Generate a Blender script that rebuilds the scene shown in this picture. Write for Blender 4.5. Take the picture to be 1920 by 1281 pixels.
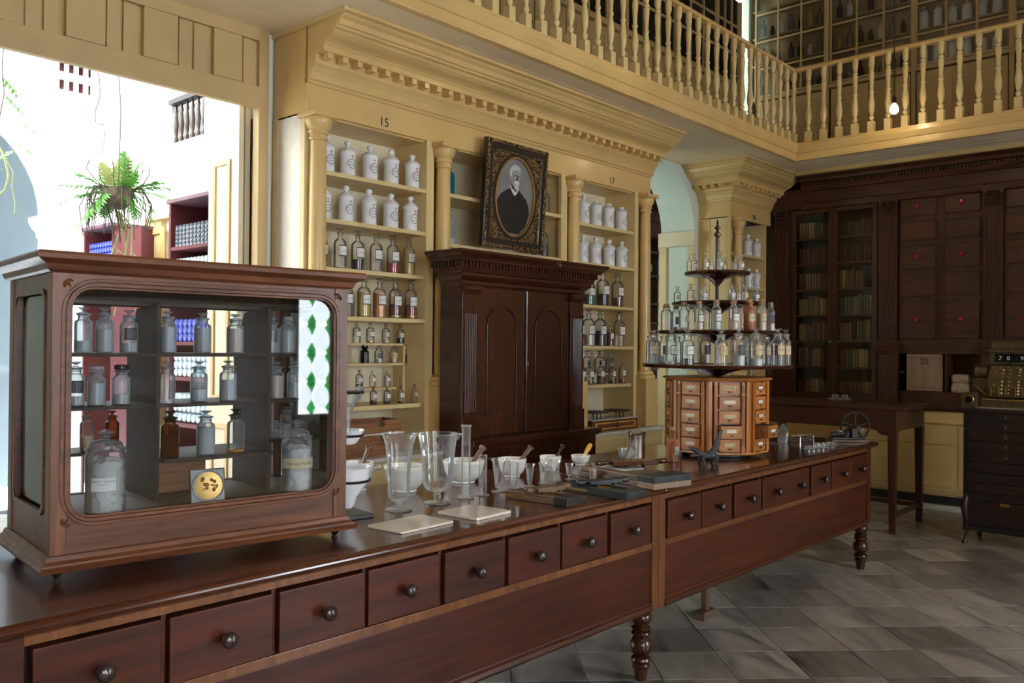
import bpy, math, random
from mathutils import Vector, Matrix
rnd = random.Random(7)
S = bpy.context.scene
for o in list(bpy.data.objects): bpy.data.objects.remove(o)
COL = S.collection
R = math.radians
# ---------------------------------------------------------------- camera
CH = 1.6; FPX = 1617.0
_yaw, _pit, _rol = R(48.0717), R(0.4203), R(0.5233)
_f = Vector((math.sin(_yaw)*math.cos(_pit), math.cos(_yaw)*math.cos(_pit), math.sin(_pit)))
_r0 = Vector((math.cos(_yaw), -math.sin(_yaw), 0)); _u0 = _r0.cross(_f)
_r = math.cos(_rol)*_r0 + math.sin(_rol)*_u0; _u = -math.sin(_rol)*_r0 + math.cos(_rol)*_u0
cam = bpy.data.cameras.new('camera'); co = bpy.data.objects.new('camera', cam); COL.objects.link(co)
cam.sensor_width = 36; cam.lens = 36*FPX/1920; cam.clip_start = .05; cam.clip_end = 100
m = Matrix((( _r.x, _u.x, -_f.x, 0), (_r.y, _u.y, -_f.y, 0), (_r.z, _u.z, -_f.z, CH), (0, 0, 0, 1)))
co.matrix_world = m; S.camera = co
# ---------------------------------------------------------------- world, lights, exposure
S.view_settings.view_transform = 'Standard'; S.view_settings.look = 'None'
S.view_settings.exposure = 0.58; S.view_settings.gamma = 1.0; S.view_settings.use_curve_mapping = False
W = bpy.data.worlds.new('sky'); S.world = W; W.use_nodes = True
bg = W.node_tree.nodes['Background']; bg.inputs[0].default_value = (.86, .94, 1, 1); bg.inputs[1].default_value = 9.0
def light(name, kind, loc, energy, color=(1, 1, 1), size=1, size_y=None, aim=None, radius=None, spread=None):
    l = bpy.data.lights.new(name, kind); l.energy = energy; l.color = color
    if kind == 'AREA':
        l.shape = 'RECTANGLE'; l.size = size; l.size_y = size_y or size
        if spread: l.spread = spread
    if kind in ('POINT', 'SPOT') and radius: l.shadow_soft_size = radius
    o = bpy.data.objects.new(name, l); COL.objects.link(o); o.location = loc
    if aim: o.rotation_euler = (Vector(aim)-Vector(loc)).to_track_quat('-Z', 'Y').to_euler()
    return o
sun = light('sun', 'SUN', (0, 8, 9), 7, (1, .96, .88)); sun.rotation_euler = (Vector((.45, .9, -1.25))).to_track_quat('-Z', 'Y').to_euler(); sun.data.angle = R(.6)
# daylight standing in the tall windows of the street wall behind the viewer
for wx, ww, e in ((-1.05, 1.3, 5), (.75, 1.3, 12), (5.25, 1.0, 52)):
    light('window_daylight', 'AREA', (wx, -3.05, 2.1), e, (.80, .89, 1), ww, 2.3, aim=(wx, 3, 2.0))
light('back_room_fill', 'AREA', (6.25, 6.3, 2.3), 26, (.86, 1, .92), 1.1, 1.8, aim=(8.6, 5.0, 2.3))  # added area light that keeps the arch jamb bright; no opening behind it
# bare bulbs hanging in the room; the last is added unseen for the soffit
BULB = [(8.2, 2.68, 3.84), (5.35, 2.75, 4.02), (2.6, .3, 2.95)]
for i, b in enumerate(BULB): light('bulb_light', 'POINT', (b[0], b[1], b[2]-.02), (34, 190, 75)[i], (1, .72, .42), radius=.03)
# ---------------------------------------------------------------- measuring helpers (world metres)
def ray(px, py): return _f + (px-960)/FPX*_r - (py-640.5)/FPX*_u
def hit(px, py, x=None, y=None, z=None):
    d = ray(px, py)
    t = x/d.x if x is not None else (y/d.y if y is not None else (z-CH)/d.z)
    return Vector((0, 0, CH)) + t*d
def zat(p, py):                      # height above the point p (x, y) seen at image row py
    lo, hi = -1., 8.
    for _ in range(40):
        mid = (lo+hi)/2; v = Vector((p[0], p[1], mid-CH))
        if 640.5-FPX*v.dot(_u)/v.dot(_f) < py: hi = mid
        else: lo = mid
    return lo
# ---------------------------------------------------------------- materials
MT = {}
def nt(name):
    m = bpy.data.materials.new(name); m.use_nodes = True; t = m.node_tree
    return m, t, t.nodes['Principled BSDF']
def N(t, kind, **kw):
    n = t.nodes.new('ShaderNode'+kind)
    for k, v in kw.items(): setattr(n, k, v)
    return n
def ramp(t, fac, stops):
    n = N(t, 'ValToRGB'); e = n.color_ramp.elements
    while len(e) < len(stops): e.new(.5)
    for i, (p, c) in enumerate(stops): e[i].position = p; e[i].color = (*c, 1)
    t.links.new(fac, n.inputs[0]); return n.outputs[0]
def plain(name, col, rough=.5, metal=0, spec=.5, coat=0, var=.0, scale=8, bump=0, emit=None, es=1):
    m, t, b = nt(name); b.inputs['Roughness'].default_value = rough; b.inputs['Metallic'].default_value = metal
    b.inputs['Specular IOR Level'].default_value = spec; b.inputs['Coat Weight'].default_value = coat; b.inputs['Coat Roughness'].default_value = .15
    b.inputs['Base Color'].default_value = (*col, 1)
    if var or bump:
        tc = N(t, 'TexCoord'); nz = N(t, 'TexNoise'); nz.inputs['Scale'].default_value = scale; nz.inputs['Detail'].default_value = 5
        t.links.new(tc.outputs['Object'], nz.inputs['Vector'])
        if var:
            c = ramp(t, nz.outputs[0], [(.3, tuple(x*(1-var) for x in col)), (.7, tuple(min(1, x*(1+var*.6)) for x in col))]); t.links.new(c, b.inputs['Base Color'])
        if bump:
            bp = N(t, 'Bump'); bp.inputs['Strength'].default_value = bump; bp.inputs['Distance'].default_value = .004
            t.links.new(nz.outputs[0], bp.inputs['Height']); t.links.new(bp.outputs[0], b.inputs['Normal'])
    if emit: b.inputs['Emission Color'].default_value = (*emit, 1); b.inputs['Emission Strength'].default_value = es
    MT[name] = m; return m
def wood(name, dark, light_, rough=.35, axis=0, scale=1., coat=.3, rnd_obj=0.25, bump=.15):
    m, t, b = nt(name); b.inputs['Roughness'].default_value = rough; b.inputs['Coat Weight'].default_value = coat; b.inputs['Coat Roughness'].default_value = .18
    tc = N(t, 'TexCoord'); oi = N(t, 'ObjectInfo'); mp = N(t, 'Mapping'); sc = [16*scale]*3; sc[axis] = 1.3*scale; mp.inputs['Scale'].default_value = sc
    ad = N(t, 'VectorMath', operation='ADD'); ml = N(t, 'VectorMath', operation='SCALE'); ml.inputs['Scale'].default_value = 37.
    cb = N(t, 'CombineXYZ'); [t.links.new(oi.outputs['Random'], cb.inputs[i]) for i in range(3)]
    t.links.new(cb.outputs[0], ml.inputs[0]); t.links.new(tc.outputs['Object'], mp.inputs[0]); t.links.new(mp.outputs[0], ad.inputs[0]); t.links.new(ml.outputs[0], ad.inputs[1])
    nz = N(t, 'TexNoise'); nz.inputs['Scale'].default_value = 1.6; nz.inputs['Detail'].default_value = 7; nz.inputs['Distortion'].default_value = .6; nz.inputs['Roughness'].default_value = .62
    t.links.new(ad.outputs[0], nz.inputs['Vector'])
    mid = tuple((a+c)/2 for a, c in zip(dark, light_))
    c = ramp(t, nz.outputs[0], [(.28, dark), (.5, mid), (.72, light_)])
    n2 = N(t, 'TexNoise'); n2.inputs['Scale'].default_value = 2.2; t.links.new(tc.outputs['Object'], n2.inputs['Vector'])
    h = N(t, 'HueSaturation'); mr = N(t, 'MapRange'); mr.inputs['To Min'].default_value = 1-rnd_obj; mr.inputs['To Max'].default_value = 1+rnd_obj
    sm = N(t, 'Math', operation='ADD'); t.links.new(oi.outputs['Random'], sm.inputs[0]); t.links.new(n2.outputs[0], sm.inputs[1])
    hf = N(t, 'Math', operation='MULTIPLY'); hf.inputs[1].default_value = .5; t.links.new(sm.outputs[0], hf.inputs[0])
    t.links.new(hf.outputs[0], mr.inputs['Value']); t.links.new(mr.outputs[0], h.inputs['Value']); t.links.new(c, h.inputs['Color']); t.links.new(h.outputs[0], b.inputs['Base Color'])
    bp = N(t, 'Bump'); bp.inputs['Strength'].default_value = bump; bp.inputs['Distance'].default_value = .003; t.links.new(nz.outputs[0], bp.inputs['Height']); t.links.new(bp.outputs[0], b.inputs['Normal'])
    MT[name] = m; return m
def glass(name, tint=(1, 1, 1), haze=.0, hazecol=(.8, .85, .88), ior=1.45, rough=.02, boost=1.):
    """thin-walled glass: sees through with a tint, mirrors by Fresnel, pale film for dust and put-in edge highlights"""
    m, t, b = nt(name); t.nodes.remove(b); out = t.nodes['Material Output']
    tr = N(t, 'BsdfTransparent'); tr.inputs[0].default_value = (*tint, 1); gl = N(t, 'BsdfGlossy'); gl.inputs['Roughness'].default_value = rough
    fr = N(t, 'Fresnel'); fr.inputs['IOR'].default_value = ior; mx = N(t, 'MixShader')
    f = fr.outputs[0]
    if boost != 1.:
        q = N(t, 'Math', operation='MULTIPLY', use_clamp=True); q.inputs[1].default_value = boost; t.links.new(f, q.inputs[0]); f = q.outputs[0]
    t.links.new(f, mx.inputs[0]); t.links.new(tr.outputs[0], mx.inputs[1]); t.links.new(gl.outputs[0], mx.inputs[2]); o = mx.outputs[0]
    if haze:
        df = N(t, 'BsdfDiffuse'); df.inputs[0].default_value = (*hazecol, 1); m2 = N(t, 'MixShader')
        lw = N(t, 'LayerWeight'); lw.inputs[0].default_value = .35; a = N(t, 'Math', operation='MULTIPLY_ADD', use_clamp=True); a.inputs[1].default_value = haze*1.5; a.inputs[2].default_value = haze*.6
        t.links.new(lw.outputs['Facing'], a.inputs[0]); t.links.new(a.outputs[0], m2.inputs[0]); t.links.new(o, m2.inputs[1]); t.links.new(df.outputs[0], m2.inputs[2]); o = m2.outputs[0]
    t.links.new(o, out.inputs[0]); MT[name] = m; return m
YEL = (.69, .46, .18)
plain('yellow_paint', YEL, .33, var=.10, scale=3, bump=.25, coat=.25)
plain('pale_yellow_paint', (.73, .545, .26), .42, var=.10, scale=4, bump=.2)
plain('cream_paint', (.76, .66, .46), .5, var=.06, scale=3, bump=.15)
plain('tan_paint', (.55, .385, .18), .5, var=.13, scale=2.2, bump=.2)
plain('worn_cream_paint', (.80, .73, .62), .5, var=.08, scale=14, bump=.3)
plain('soffit_paint', (.86, .69, .47), .5, var=.06, scale=2, bump=.15)
plain('gallery_paint', (.40, .28, .125), .5, var=.1, scale=3)
plain('mint_plaster', (.66, .74, .66), .7, var=.08, scale=2, bump=.3)
plain('white_plaster', (.86, .85, .84), .8, var=.04, scale=3, bump=.3)
plain('grey_blue_plaster', (.075, .095, .11), .8, var=.12, scale=2)  # darkened far below plaster: arcade shade put into the colour
plain('silver_bead', (.62, .56, .50), .45, var=.2, scale=30)
wood('mahogany', (.036, .0085, .0035), (.075, .018, .0065), .26, 2, coat=.5)
wood('mahogany_h', (.036, .0085, .0035), (.075, .018, .0065), .26, 0, coat=.5)
wood('counter_wood', (.030, .0048, .0018), (.11, .021, .0055), .36, 0, coat=.08, rnd_obj=.35)
wood('counter_stile', (.10, .032, .010), (.24, .085, .026), .32, 2)
wood('counter_top', (.040, .009, .0035), (.11, .029, .010), .17, 0, coat=.6, bump=.05)
wood('wall_wood', (.022, .006, .0022), (.095, .026, .008), .42, 2, coat=.08)
wood('wall_wood_h', (.022, .006, .0022), (.095, .026, .008), .42, 1, coat=.08)
wood('case_wood', (.050, .012, .004), (.22, .070, .022), .38, 0, rnd_obj=.12, coat=.15)
wood('case_wood_v', (.060, .016, .005), (.25, .082, .026), .38, 2, rnd_obj=.12, coat=.15)
wood('dark_cabinet', (.007, .003, .002), (.028, .010, .006), .4, 1, coat=.15)
wood('case_inside', (.018, .008, .006), (.045, .020, .014), .6, 0, coat=0)
wood('orange_wood', (.34, .10, .016), (.66, .25, .045), .33, 2, rnd_obj=.2)
wood('drum_drawer', (.26, .075, .016), (.58, .21, .045), .35, 0, rnd_obj=.55)
wood('box_wood', (.15, .05, .02), (.40, .17, .06), .45, 0, 1.8)
wood('old_wood', (.075, .035, .018), (.20, .11, .06), .55, 0)
wood('pestle_wood', (.10, .05, .03), (.22, .12, .07), .5, 2, 4)
wood('pale_box_wood', (.20, .12, .07), (.34, .21, .12), .6, 2)
plain('boxwood', (.75, .42, .07), .35, var=.1, scale=20)
plain('dark_metal', (.045, .040, .036), .42, .6, var=.3, scale=20)
plain('cutter_metal', (.05, .055, .055), .45, .5, var=.35, scale=14, bump=.2)
plain('brass', (.45, .27, .09), .35, .9, var=.2, scale=30)
plain('register_metal', (.13, .095, .045), .40, .75, var=.3, scale=25, bump=.3)
plain('tin', (.16, .12, .09), .33, .85, var=.35, scale=10)
plain('chrome', (.75, .78, .80), .2, 1)
plain('crocodile', (.060, .062, .065), .5, .2, var=.3, scale=40, bump=.8)
plain('porcelain', (.84, .84, .86), .12, coat=.6)
plain('mortar_white', (.86, .83, .76), .22, coat=.4, var=.03, scale=5)
plain('tile_cream', (.90, .76, .62), .10, coat=.7, var=.05, scale=8)
plain('tile_edge', (.35, .25, .18), .4)
plain('black_paint', (.012, .011, .011), .45)
plain('label_ink', (.02, .025, .04), .5)
plain('gilt', (.42, .20, .06), .4, .6)
plain('paper', (.80, .78, .74), .7, var=.06, scale=30)
plain('aged_paper', (.62, .52, .34), .7, var=.12, scale=20)
plain('dark_label', (.07, .075, .09), .5, var=.25, scale=30)
plain('cork', (.42, .24, .12), .8, var=.25, scale=60, bump=.4)
plain('red_cork', (.30, .09, .035), .6, var=.2, scale=30)
plain('red_knob', (.42, .012, .035), .15, coat=.8)
plain('green_glass', (.06, .35, .04), .1, coat=.8)
plain('dark_knob', (.045, .024, .022), .22, coat=.5)
plain('white_knob', (.80, .78, .72), .2, coat=.4)
plain('book_pages', (.45, .38, .26), .8)
plain('powder_white', (.78, .78, .76), .85, var=.10, scale=60, bump=1.)
plain('powder_grey', (.42, .43, .42), .9, var=.15, scale=30)
plain('powder_tan', (.66, .50, .38), .9, var=.15, scale=40)
plain('powder_brown', (.17, .07, .035), .9, var=.2, scale=40)
plain('powder_yellow', (.60, .36, .12), .9, var=.2, scale=40)
plain('liquid_black', (.008, .006, .008), .1, coat=.4)
plain('liquid_blue_black', (.006, .010, .016), .1, coat=.4)
plain('liquid_wine', (.13, .012, .012), .1, coat=.4)
plain('liquid_red', (.34, .025, .012), .1, coat=.4)
plain('liquid_orange', (.72, .27, .03), .1, coat=.4)
plain('liquid_yellow', (.66, .50, .13), .1, coat=.4)
plain('liquid_pale', (.62, .58, .48), .15, coat=.4)
plain('liquid_green', (.02, .16, .12), .1, coat=.4)
plain('leaf', (.11, .34, .04), .5, var=.5, scale=3)
plain('leaf_rust', (.30, .30, .07), .5, var=.4, scale=4)
plain('twig', (.09, .065, .05), .8)
plain('vine', (.35, .36, .16), .7)
plain('coir', (.17, .13, .09), .95, var=.5, scale=40, bump=1)
plain('oxblood', (.13, .022, .026), .5, var=.1, scale=5)
plain('purple_paint', (.17, .085, .11), .5, var=.1, scale=5)
plain('slate', (.022, .024, .026), .35)
plain('marble_slab', (.62, .58, .52), .3, var=.22, scale=9)
plain('paper_bag', (.42, .29, .19), .8, var=.2, scale=12, bump=1)
plain('frame_black', (.016, .013, .011), .32, coat=.5)
m_, t_, b_ = nt('frame_gold'); b_.inputs['Roughness'].default_value = .4; b_.inputs['Metallic'].default_value = .5
MT['frame_gold'] = m_; tc_ = N(t_, 'TexCoord'); nz_ = N(t_, 'TexNoise'); nz_.inputs['Scale'].default_value = 85; nz_.inputs['Detail'].default_value = 4; t_.links.new(tc_.outputs['Object'], nz_.inputs['Vector']); t_.links.new(ramp(t_, nz_.outputs[0], [(.44, (.016, .012, .010)), (.60, (.40, .24, .09))]), b_.inputs['Base Color'])
plain('hollow_shade', (.006, .005, .005), .9)  # near-black colour standing in for shade inside hollows
plain('photo_grey', (.22, .215, .21), .4, var=.12, scale=5)
plain('photo_skin', (.30, .29, .28), .4, var=.12, scale=18)
plain('photo_shadow', (.06, .058, .055), .4)
plain('photo_hair', (.55, .54, .52), .5, var=.25, scale=60)
plain('photo_coat', (.016, .015, .015), .45, var=.5, scale=12)
plain('photo_white', (.72, .71, .69), .4)
plain('flex', (.03, .022, .016), .6)
glass('clear_glass', (.97, .98, .98), .07)
glass('bottle_glass', (.96, .95, .91), .12, (.62, .57, .50))
glass('dusty_glass', (.84, .88, .90), .28, (.66, .70, .73))
glass('clean_glass', (.985, .995, .99), .10, (.97, .97, .95), boost=1.2)  # white film paints bright highlights onto the glass edges
glass('amber_glass', (.62, .27, .07), .12, (.25, .10, .03))
glass('smoke_glass', (.13, .15, .16), .12, (.08, .1, .1))
glass('teal_glass', (.02, .42, .45), .45, (.01, .30, .34))
glass('pink_glass', (.72, .36, .24), .5, (.55, .24, .13))
glass('pane_glass', (.95, .96, .96), .008, (.4, .4, .4))
glass('case_glass', (.97, .98, .99), .003, (.5, .55, .6), boost=1.5)
glass('green_pane', (.02, .55, .20), .1, (.0, .5, .15))
def marble():
    m, t, b = nt('floor_marble'); tc = N(t, 'TexCoord'); oi = N(t, 'ObjectInfo'); ml = N(t, 'VectorMath', operation='SCALE'); ml.inputs['Scale'].default_value = 50
    cb = N(t, 'CombineXYZ'); t.links.new(oi.outputs['Random'], cb.inputs[0]); t.links.new(oi.outputs['Random'], cb.inputs[2]); t.links.new(cb.outputs[0], ml.inputs[0])
    ad = N(t, 'VectorMath', operation='ADD'); mp = N(t, 'Mapping'); mp.inputs['Scale'].default_value = (.8, 2.6, 2); mp.inputs['Rotation'].default_value = (0, 0, .5)
    t.links.new(tc.outputs['Object'], mp.inputs[0]); t.links.new(mp.outputs[0], ad.inputs[0]); t.links.new(ml.outputs[0], ad.inputs[1])
    nz = N(t, 'TexNoise'); nz.inputs['Scale'].default_value = 1.6; nz.inputs['Detail'].default_value = 9; nz.inputs['Distortion'].default_value = 1.5; t.links.new(ad.outputs[0], nz.inputs['Vector'])
    c = ramp(t, nz.outputs[0], [(.28, (.13, .12, .115)), (.45, (.34, .30, .265)), (.62, (.46, .42, .375)), (.8, (.44, .33, .22))])
    h = N(t, 'HueSaturation'); mr = N(t, 'MapRange'); mr.inputs['To Min'].default_value = .45; mr.inputs['To Max'].default_value = 1.15; t.links.new(oi.outputs['Random'], mr.inputs['Value'])
    t.links.new(mr.outputs[0], h.inputs['Value']); t.links.new(c, h.inputs['Color']); t.links.new(h.outputs[0], b.inputs['Base Color']); b.inputs['Roughness'].default_value = .30
    MT['floor_marble'] = m
marble()
for i, c in enumerate([(.26, .12, .05), (.13, .055, .03), (.19, .17, .09), (.46, .30, .13), (.22, .04, .03), (.08, .09, .06), (.32, .25, .17)]):
    plain('book_%s' % 'tan brown olive buff red green grey'.split()[i], c, .5, var=.35, scale=25)
for nm_ in 'tan brown olive buff red green grey'.split():
    t_ = MT['book_'+nm_].node_tree; b_ = t_.nodes['Principled BSDF']; l_ = b_.inputs['Base Color'].links[0]; src = l_.from_socket
    h_ = N(t_, 'HueSaturation'); oi_ = N(t_, 'ObjectInfo'); mr_ = N(t_, 'MapRange'); mr_.inputs['To Min'].default_value = .55; mr_.inputs['To Max'].default_value = 1.5
    t_.links.new(oi_.outputs['Random'], mr_.inputs['Value']); t_.links.new(mr_.outputs[0], h_.inputs['Value']); t_.links.new(src, h_.inputs['Color']); t_.links.new(h_.outputs[0], b_.inputs['Base Color'])
# ---------------------------------------------------------------- mesh building
class MB:
    def __init__(s): s.v = []; s.f = []; s.sm = []
    def add(s, vs, fs, smooth=False):
        n = len(s.v); s.v += [tuple(v) for v in vs]; s.f += [tuple(i+n for i in f) for f in fs]; s.sm += [smooth]*len(fs); return s
    def box(s, x0, y0, z0, x1, y1, z1):
        vs = [(x0, y0, z0), (x1, y0, z0), (x1, y1, z0), (x0, y1, z0), (x0, y0, z1), (x1, y0, z1), (x1, y1, z1), (x0, y1, z1)]
        return s.add(vs, [(0, 3, 2, 1), (4, 5, 6, 7), (0, 1, 5, 4), (1, 2, 6, 5), (2, 3, 7, 6), (3, 0, 4, 7)])
    def lathe(s, prof, seg=20, c=(0, 0, 0), smooth=True, rot=0, sx=1, sy=1, cap=True):
        vs = []; n = len(prof)
        for r, z in prof:
            for k in range(seg):
                a = 2*math.pi*k/seg+rot; vs.append((c[0]+r*math.cos(a)*sx, c[1]+r*math.sin(a)*sy, c[2]+z))
        fs = [(i*seg+k, i*seg+(k+1) % seg, (i+1)*seg+(k+1) % seg, (i+1)*seg+k) for i in range(n-1) for k in range(seg)]
        s.add(vs, fs, smooth)
        b = len(s.v)-len(vs)
        if cap and prof[0][0] > 1e-4: s.f.append(tuple(b+k for k in range(seg))[::-1]); s.sm.append(False)
        if cap and prof[-1][0] > 1e-4: s.f.append(tuple(b+(n-1)*seg+k for k in range(seg))); s.sm.append(False)
        return s
    def tube(s, pts, r, seg=8, cap=True):
        pts = [Vector(p) for p in pts]; rs = r if isinstance(r, (list, tuple)) else [r]*len(pts); vs = []; ref = None
        for i, p in enumerate(pts):
            d = (pts[min(i+1, len(pts)-1)]-pts[max(i-1, 0)]).normalized()
            if ref is None: ref = Vector((0, 0, 1)) if abs(d.z) < .9 else Vector((1, 0, 0))
            a = d.cross(ref).normalized(); b = a.cross(d).normalized(); ref = b
            for k in range(seg):
                t = 2*math.pi*k/seg; vs.append(p+(a*math.cos(t)+b*math.sin(t))*rs[i])
        n = len(pts); fs = [(i*seg+k, i*seg+(k+1) % seg, (i+1)*seg+(k+1) % seg, (i+1)*seg+k) for i in range(n-1) for k in range(seg)]
        if cap: fs += [tuple(range(seg))[::-1], tuple(range((n-1)*seg, n*seg))]
        return s.add(vs, fs, True)
    def prism(s, poly, fn):             # poly 2-D outline, fn(u, v, side) -> 3-D
        n = len(poly); vs = [fn(u, v, 0) for u, v in poly]+[fn(u, v, 1) for u, v in poly]
        return s.add(vs, [tuple(range(n))[::-1], tuple(range(n, 2*n))]+[(i, (i+1) % n, n+(i+1) % n, n+i) for i in range(n)])
    def ring(s, outer, inner, fn):      # plate between two outlines with equal counts
        n = len(outer); vs = [fn(u, v, 0) for u, v in outer]+[fn(u, v, 1) for u, v in outer]+[fn(u, v, 0) for u, v in inner]+[fn(u, v, 1) for u, v in inner]
        fs = []
        for i in range(n):
            j = (i+1) % n; fs += [(i, j, n+j, n+i), (2*n+j, 2*n+i, 3*n+i, 3*n+j), (i, 2*n+i, 2*n+j, j), (n+i, n+j, 3*n+j, 3*n+i)]
        return s.add(vs, fs)
    def mould(s, prof, a, b, out):      # profile (outwards, z) swept from a to b
        a = Vector(a); b = Vector(b); o = Vector(out); n = len(prof)
        vs = [a+o*p+Vector((0, 0, z)) for p, z in prof]+[b+o*p+Vector((0, 0, z)) for p, z in prof]
        return s.add(vs, [(i, (i+1) % n, n+(i+1) % n, n+i) for i in range(n)]+[tuple(range(n))[::-1], tuple(range(n, 2*n))])
    def path(s, prof, pts, outs, closed=False):   # profile swept round corners; pts with mitre vectors
        n = len(prof); vs = []
        for p, o in zip(pts, outs):
            for q, z in prof: vs.append(Vector(p)+Vector(o)*q+Vector((0, 0, z)))
        fs = [(k*n+i, k*n+(i+1) % n, (k+1)*n+(i+1) % n, (k+1)*n+i) for k in range(len(pts)-1) for i in range(n)]
        fs += [tuple(range(n))[::-1], tuple(range((len(pts)-1)*n, len(pts)*n))]
        return s.add(vs, fs)
    def xf(s, M):
        s.v = [tuple(M @ Vector(v)) for v in s.v]; return s
    def mesh(s, name, mat, off=None):
        me = bpy.data.meshes.new(name); vs = s.v if off is None else [(v[0]-off[0], v[1]-off[1], v[2]-off[2]) for v in s.v]
        me.from_pydata(vs, [], s.f); me.materials.append(MT[mat]); me.polygons.foreach_set('use_smooth', s.sm); me.update()
        import bmesh
        bm = bmesh.new(); bm.from_mesh(me); bmesh.ops.recalc_face_normals(bm, faces=bm.faces); bm.to_mesh(me); bm.free()
        if any(s.sm): me.set_sharp_from_angle(angle=R(42))
        return me
B = lambda *a: MB().box(*a)
L = lambda prof, seg=20, c=(0, 0, 0), **k: MB().lathe(prof, seg, c, **k)
def link(o): COL.objects.link(o); return o
def tag(o, label=None, cat=None, group=None, kind=None):
    if label: o['label'] = label
    if cat: o['category'] = cat
    if group: o['group'] = group
    if kind: o['kind'] = kind
    return o
def thing(name, loc, label, cat, rz=0, group=None):
    o = link(bpy.data.objects.new(name, None)); o.location = loc; o.rotation_euler = (0, 0, rz); o.empty_display_size = .05
    return tag(o, label, cat, group)
def wloc(p):
    v = Vector((0, 0, 0))
    while p: v = v+p.location; p = p.parent
    return v
def part(parent, name, mb, mat, w=False, bevel=0, label=None, loc=None, kind=None):
    me = mb if isinstance(mb, bpy.types.Mesh) else mb.mesh(name, mat, wloc(parent) if (w and parent) else None)
    o = link(bpy.data.objects.new(name, me)); o.parent = parent
    if loc is not None: o.location = loc
    if bevel:
        b = o.modifiers.new('bevel', 'BEVEL'); b.width = bevel; b.segments = 2; b.limit_method = 'ANGLE'; b.angle_limit = R(40)
    return tag(o, label, kind=kind)
def single(name, mb, mat, label, cat, base=None, group=None, bevel=0, loc=None):
    o = part(None, name, mb.mesh(name, mat, base), None, bevel=bevel) if not isinstance(mb, bpy.types.Mesh) else part(None, name, mb, None)
    if base is not None: o.location = base
    if loc is not None: o.location = loc
    return tag(o, label, cat, group)
def struct(name, mb, mat, parent=None, bevel=0):
    o = part(parent, name, mb, mat, bevel=bevel)
    if not parent: o['kind'] = 'structure'
    return o
def dup(root, loc, rz=None, label=None, group=None):
    def cp(o, par):
        c = o.copy(); link(c); c.parent = par
        for ch in kids.get(o, ()): cp(ch, c)
        return c
    kids = {root: list(root.children)}
    for k in root.children: kids[k] = list(k.children)
    r = cp(root, None); r.location = loc
    if rz is not None: r.rotation_euler = (0, 0, rz)
    if label: r['label'] = label
    if group: r['group'] = group
    return r
_tx = {}
def text_mb(s, size, depth=.0):
    """lettering as flat or slightly raised mesh, centred, in the x-z plane facing -y"""
    k = (s, round(size, 4), depth)
    if k not in _tx:
        cu = bpy.data.curves.new('lettering', 'FONT'); cu.body = s; cu.size = size; cu.align_x = 'CENTER'; cu.align_y = 'CENTER'; cu.extrude = depth; cu.resolution_u = 2
        o = bpy.data.objects.new('lettering', cu); COL.objects.link(o); dg = bpy.context.evaluated_depsgraph_get(); dg.update()
        me = o.evaluated_get(dg).to_mesh(); _tx[k] = ([tuple(v.co) for v in me.vertices], [tuple(p.vertices) for p in me.polygons])
        o.evaluated_get(dg).to_mesh_clear(); bpy.data.objects.remove(o); bpy.data.curves.remove(cu)
    vs, fs = _tx[k]; mb = MB(); mb.add([(x, -z, y) for x, y, z in vs], fs); return mb
def wrap(mb, r, ang):                # bend an x-z drawing round a vertical cylinder; ang = direction faced
    mb.v = [((r-y)*math.cos(ang+x/r), (r-y)*math.sin(ang+x/r), z) for x, y, z in mb.v]; return mb
def patch(w, h, r, ang, z, n=6, off=0.): # curved label patch on a cylinder
    vs = []
    for i in range(n+1):
        a = ang+(-w/2+w*i/n)/r
        for zz in (z-h/2, z+h/2): vs.append(((r+off)*math.cos(a), (r+off)*math.sin(a), zz))
    return MB().add(vs, [(2*i, 2*i+2, 2*i+3, 2*i+1) for i in range(n)])
def arc(cx, cz, r, a0, a1, n): return [(cx+r*math.cos(R(a0+(a1-a0)*i/n)), cz+r*math.sin(R(a0+(a1-a0)*i/n))) for i in range(n+1)]
def rrect(x0, z0, x1, z1, r, n=5):
    return arc(x0+r, z0+r, r, 180, 270, n)+arc(x1-r, z0+r, r, 270, 360, n)+arc(x1-r, z1-r, r, 0, 90, n)+arc(x0+r, z1-r, r, 90, 180, n)
ORD = ['first', 'second', 'third', 'fourth', 'fifth', 'sixth', 'seventh', 'eighth', 'ninth', 'tenth', 'eleventh', 'twelfth', 'thirteenth', 'fourteenth', 'fifteenth', 'sixteenth', 'seventeenth', 'eighteenth']
# ================================================================= SETTING
PY = 4.46          # front plane of the yellow shelving
SOF = 3.58         # underside of the gallery
WY0, WY1 = 4.84, 5.26
XB = 9.45          # front plane of the dark wall joinery
floor = struct('floor', B(-2.2, -3, -.06, 10, 9.2, -.012), 'slate')
def tile_mesh(name='marble_tile'):
    a, b, g = .190, .183, .0018
    p = [(-a+g, -b+g), (a-g, -b+g), (a-g, b-g), (-a+g, b-g)]
    q = [(x*.985, y*.985) for x, y in p]
    m = MB(); m.add([(x, y, -.012) for x, y in p]+[(x, y, -.0012) for x, y in p]+[(x, y, 0) for x, y in q], [(i, (i+1) % 4, 4+(i+1) % 4, 4+i) for i in range(4)]+[(4+i, 4+(i+1) % 4, 8+(i+1) % 4, 8+i) for i in range(4)]+[(8, 9, 10, 11)])
    return m
tm = tile_mesh().mesh('marble_tile', 'floor_marble'); near = []; rest = MB(); s2 = .5**.5
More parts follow.
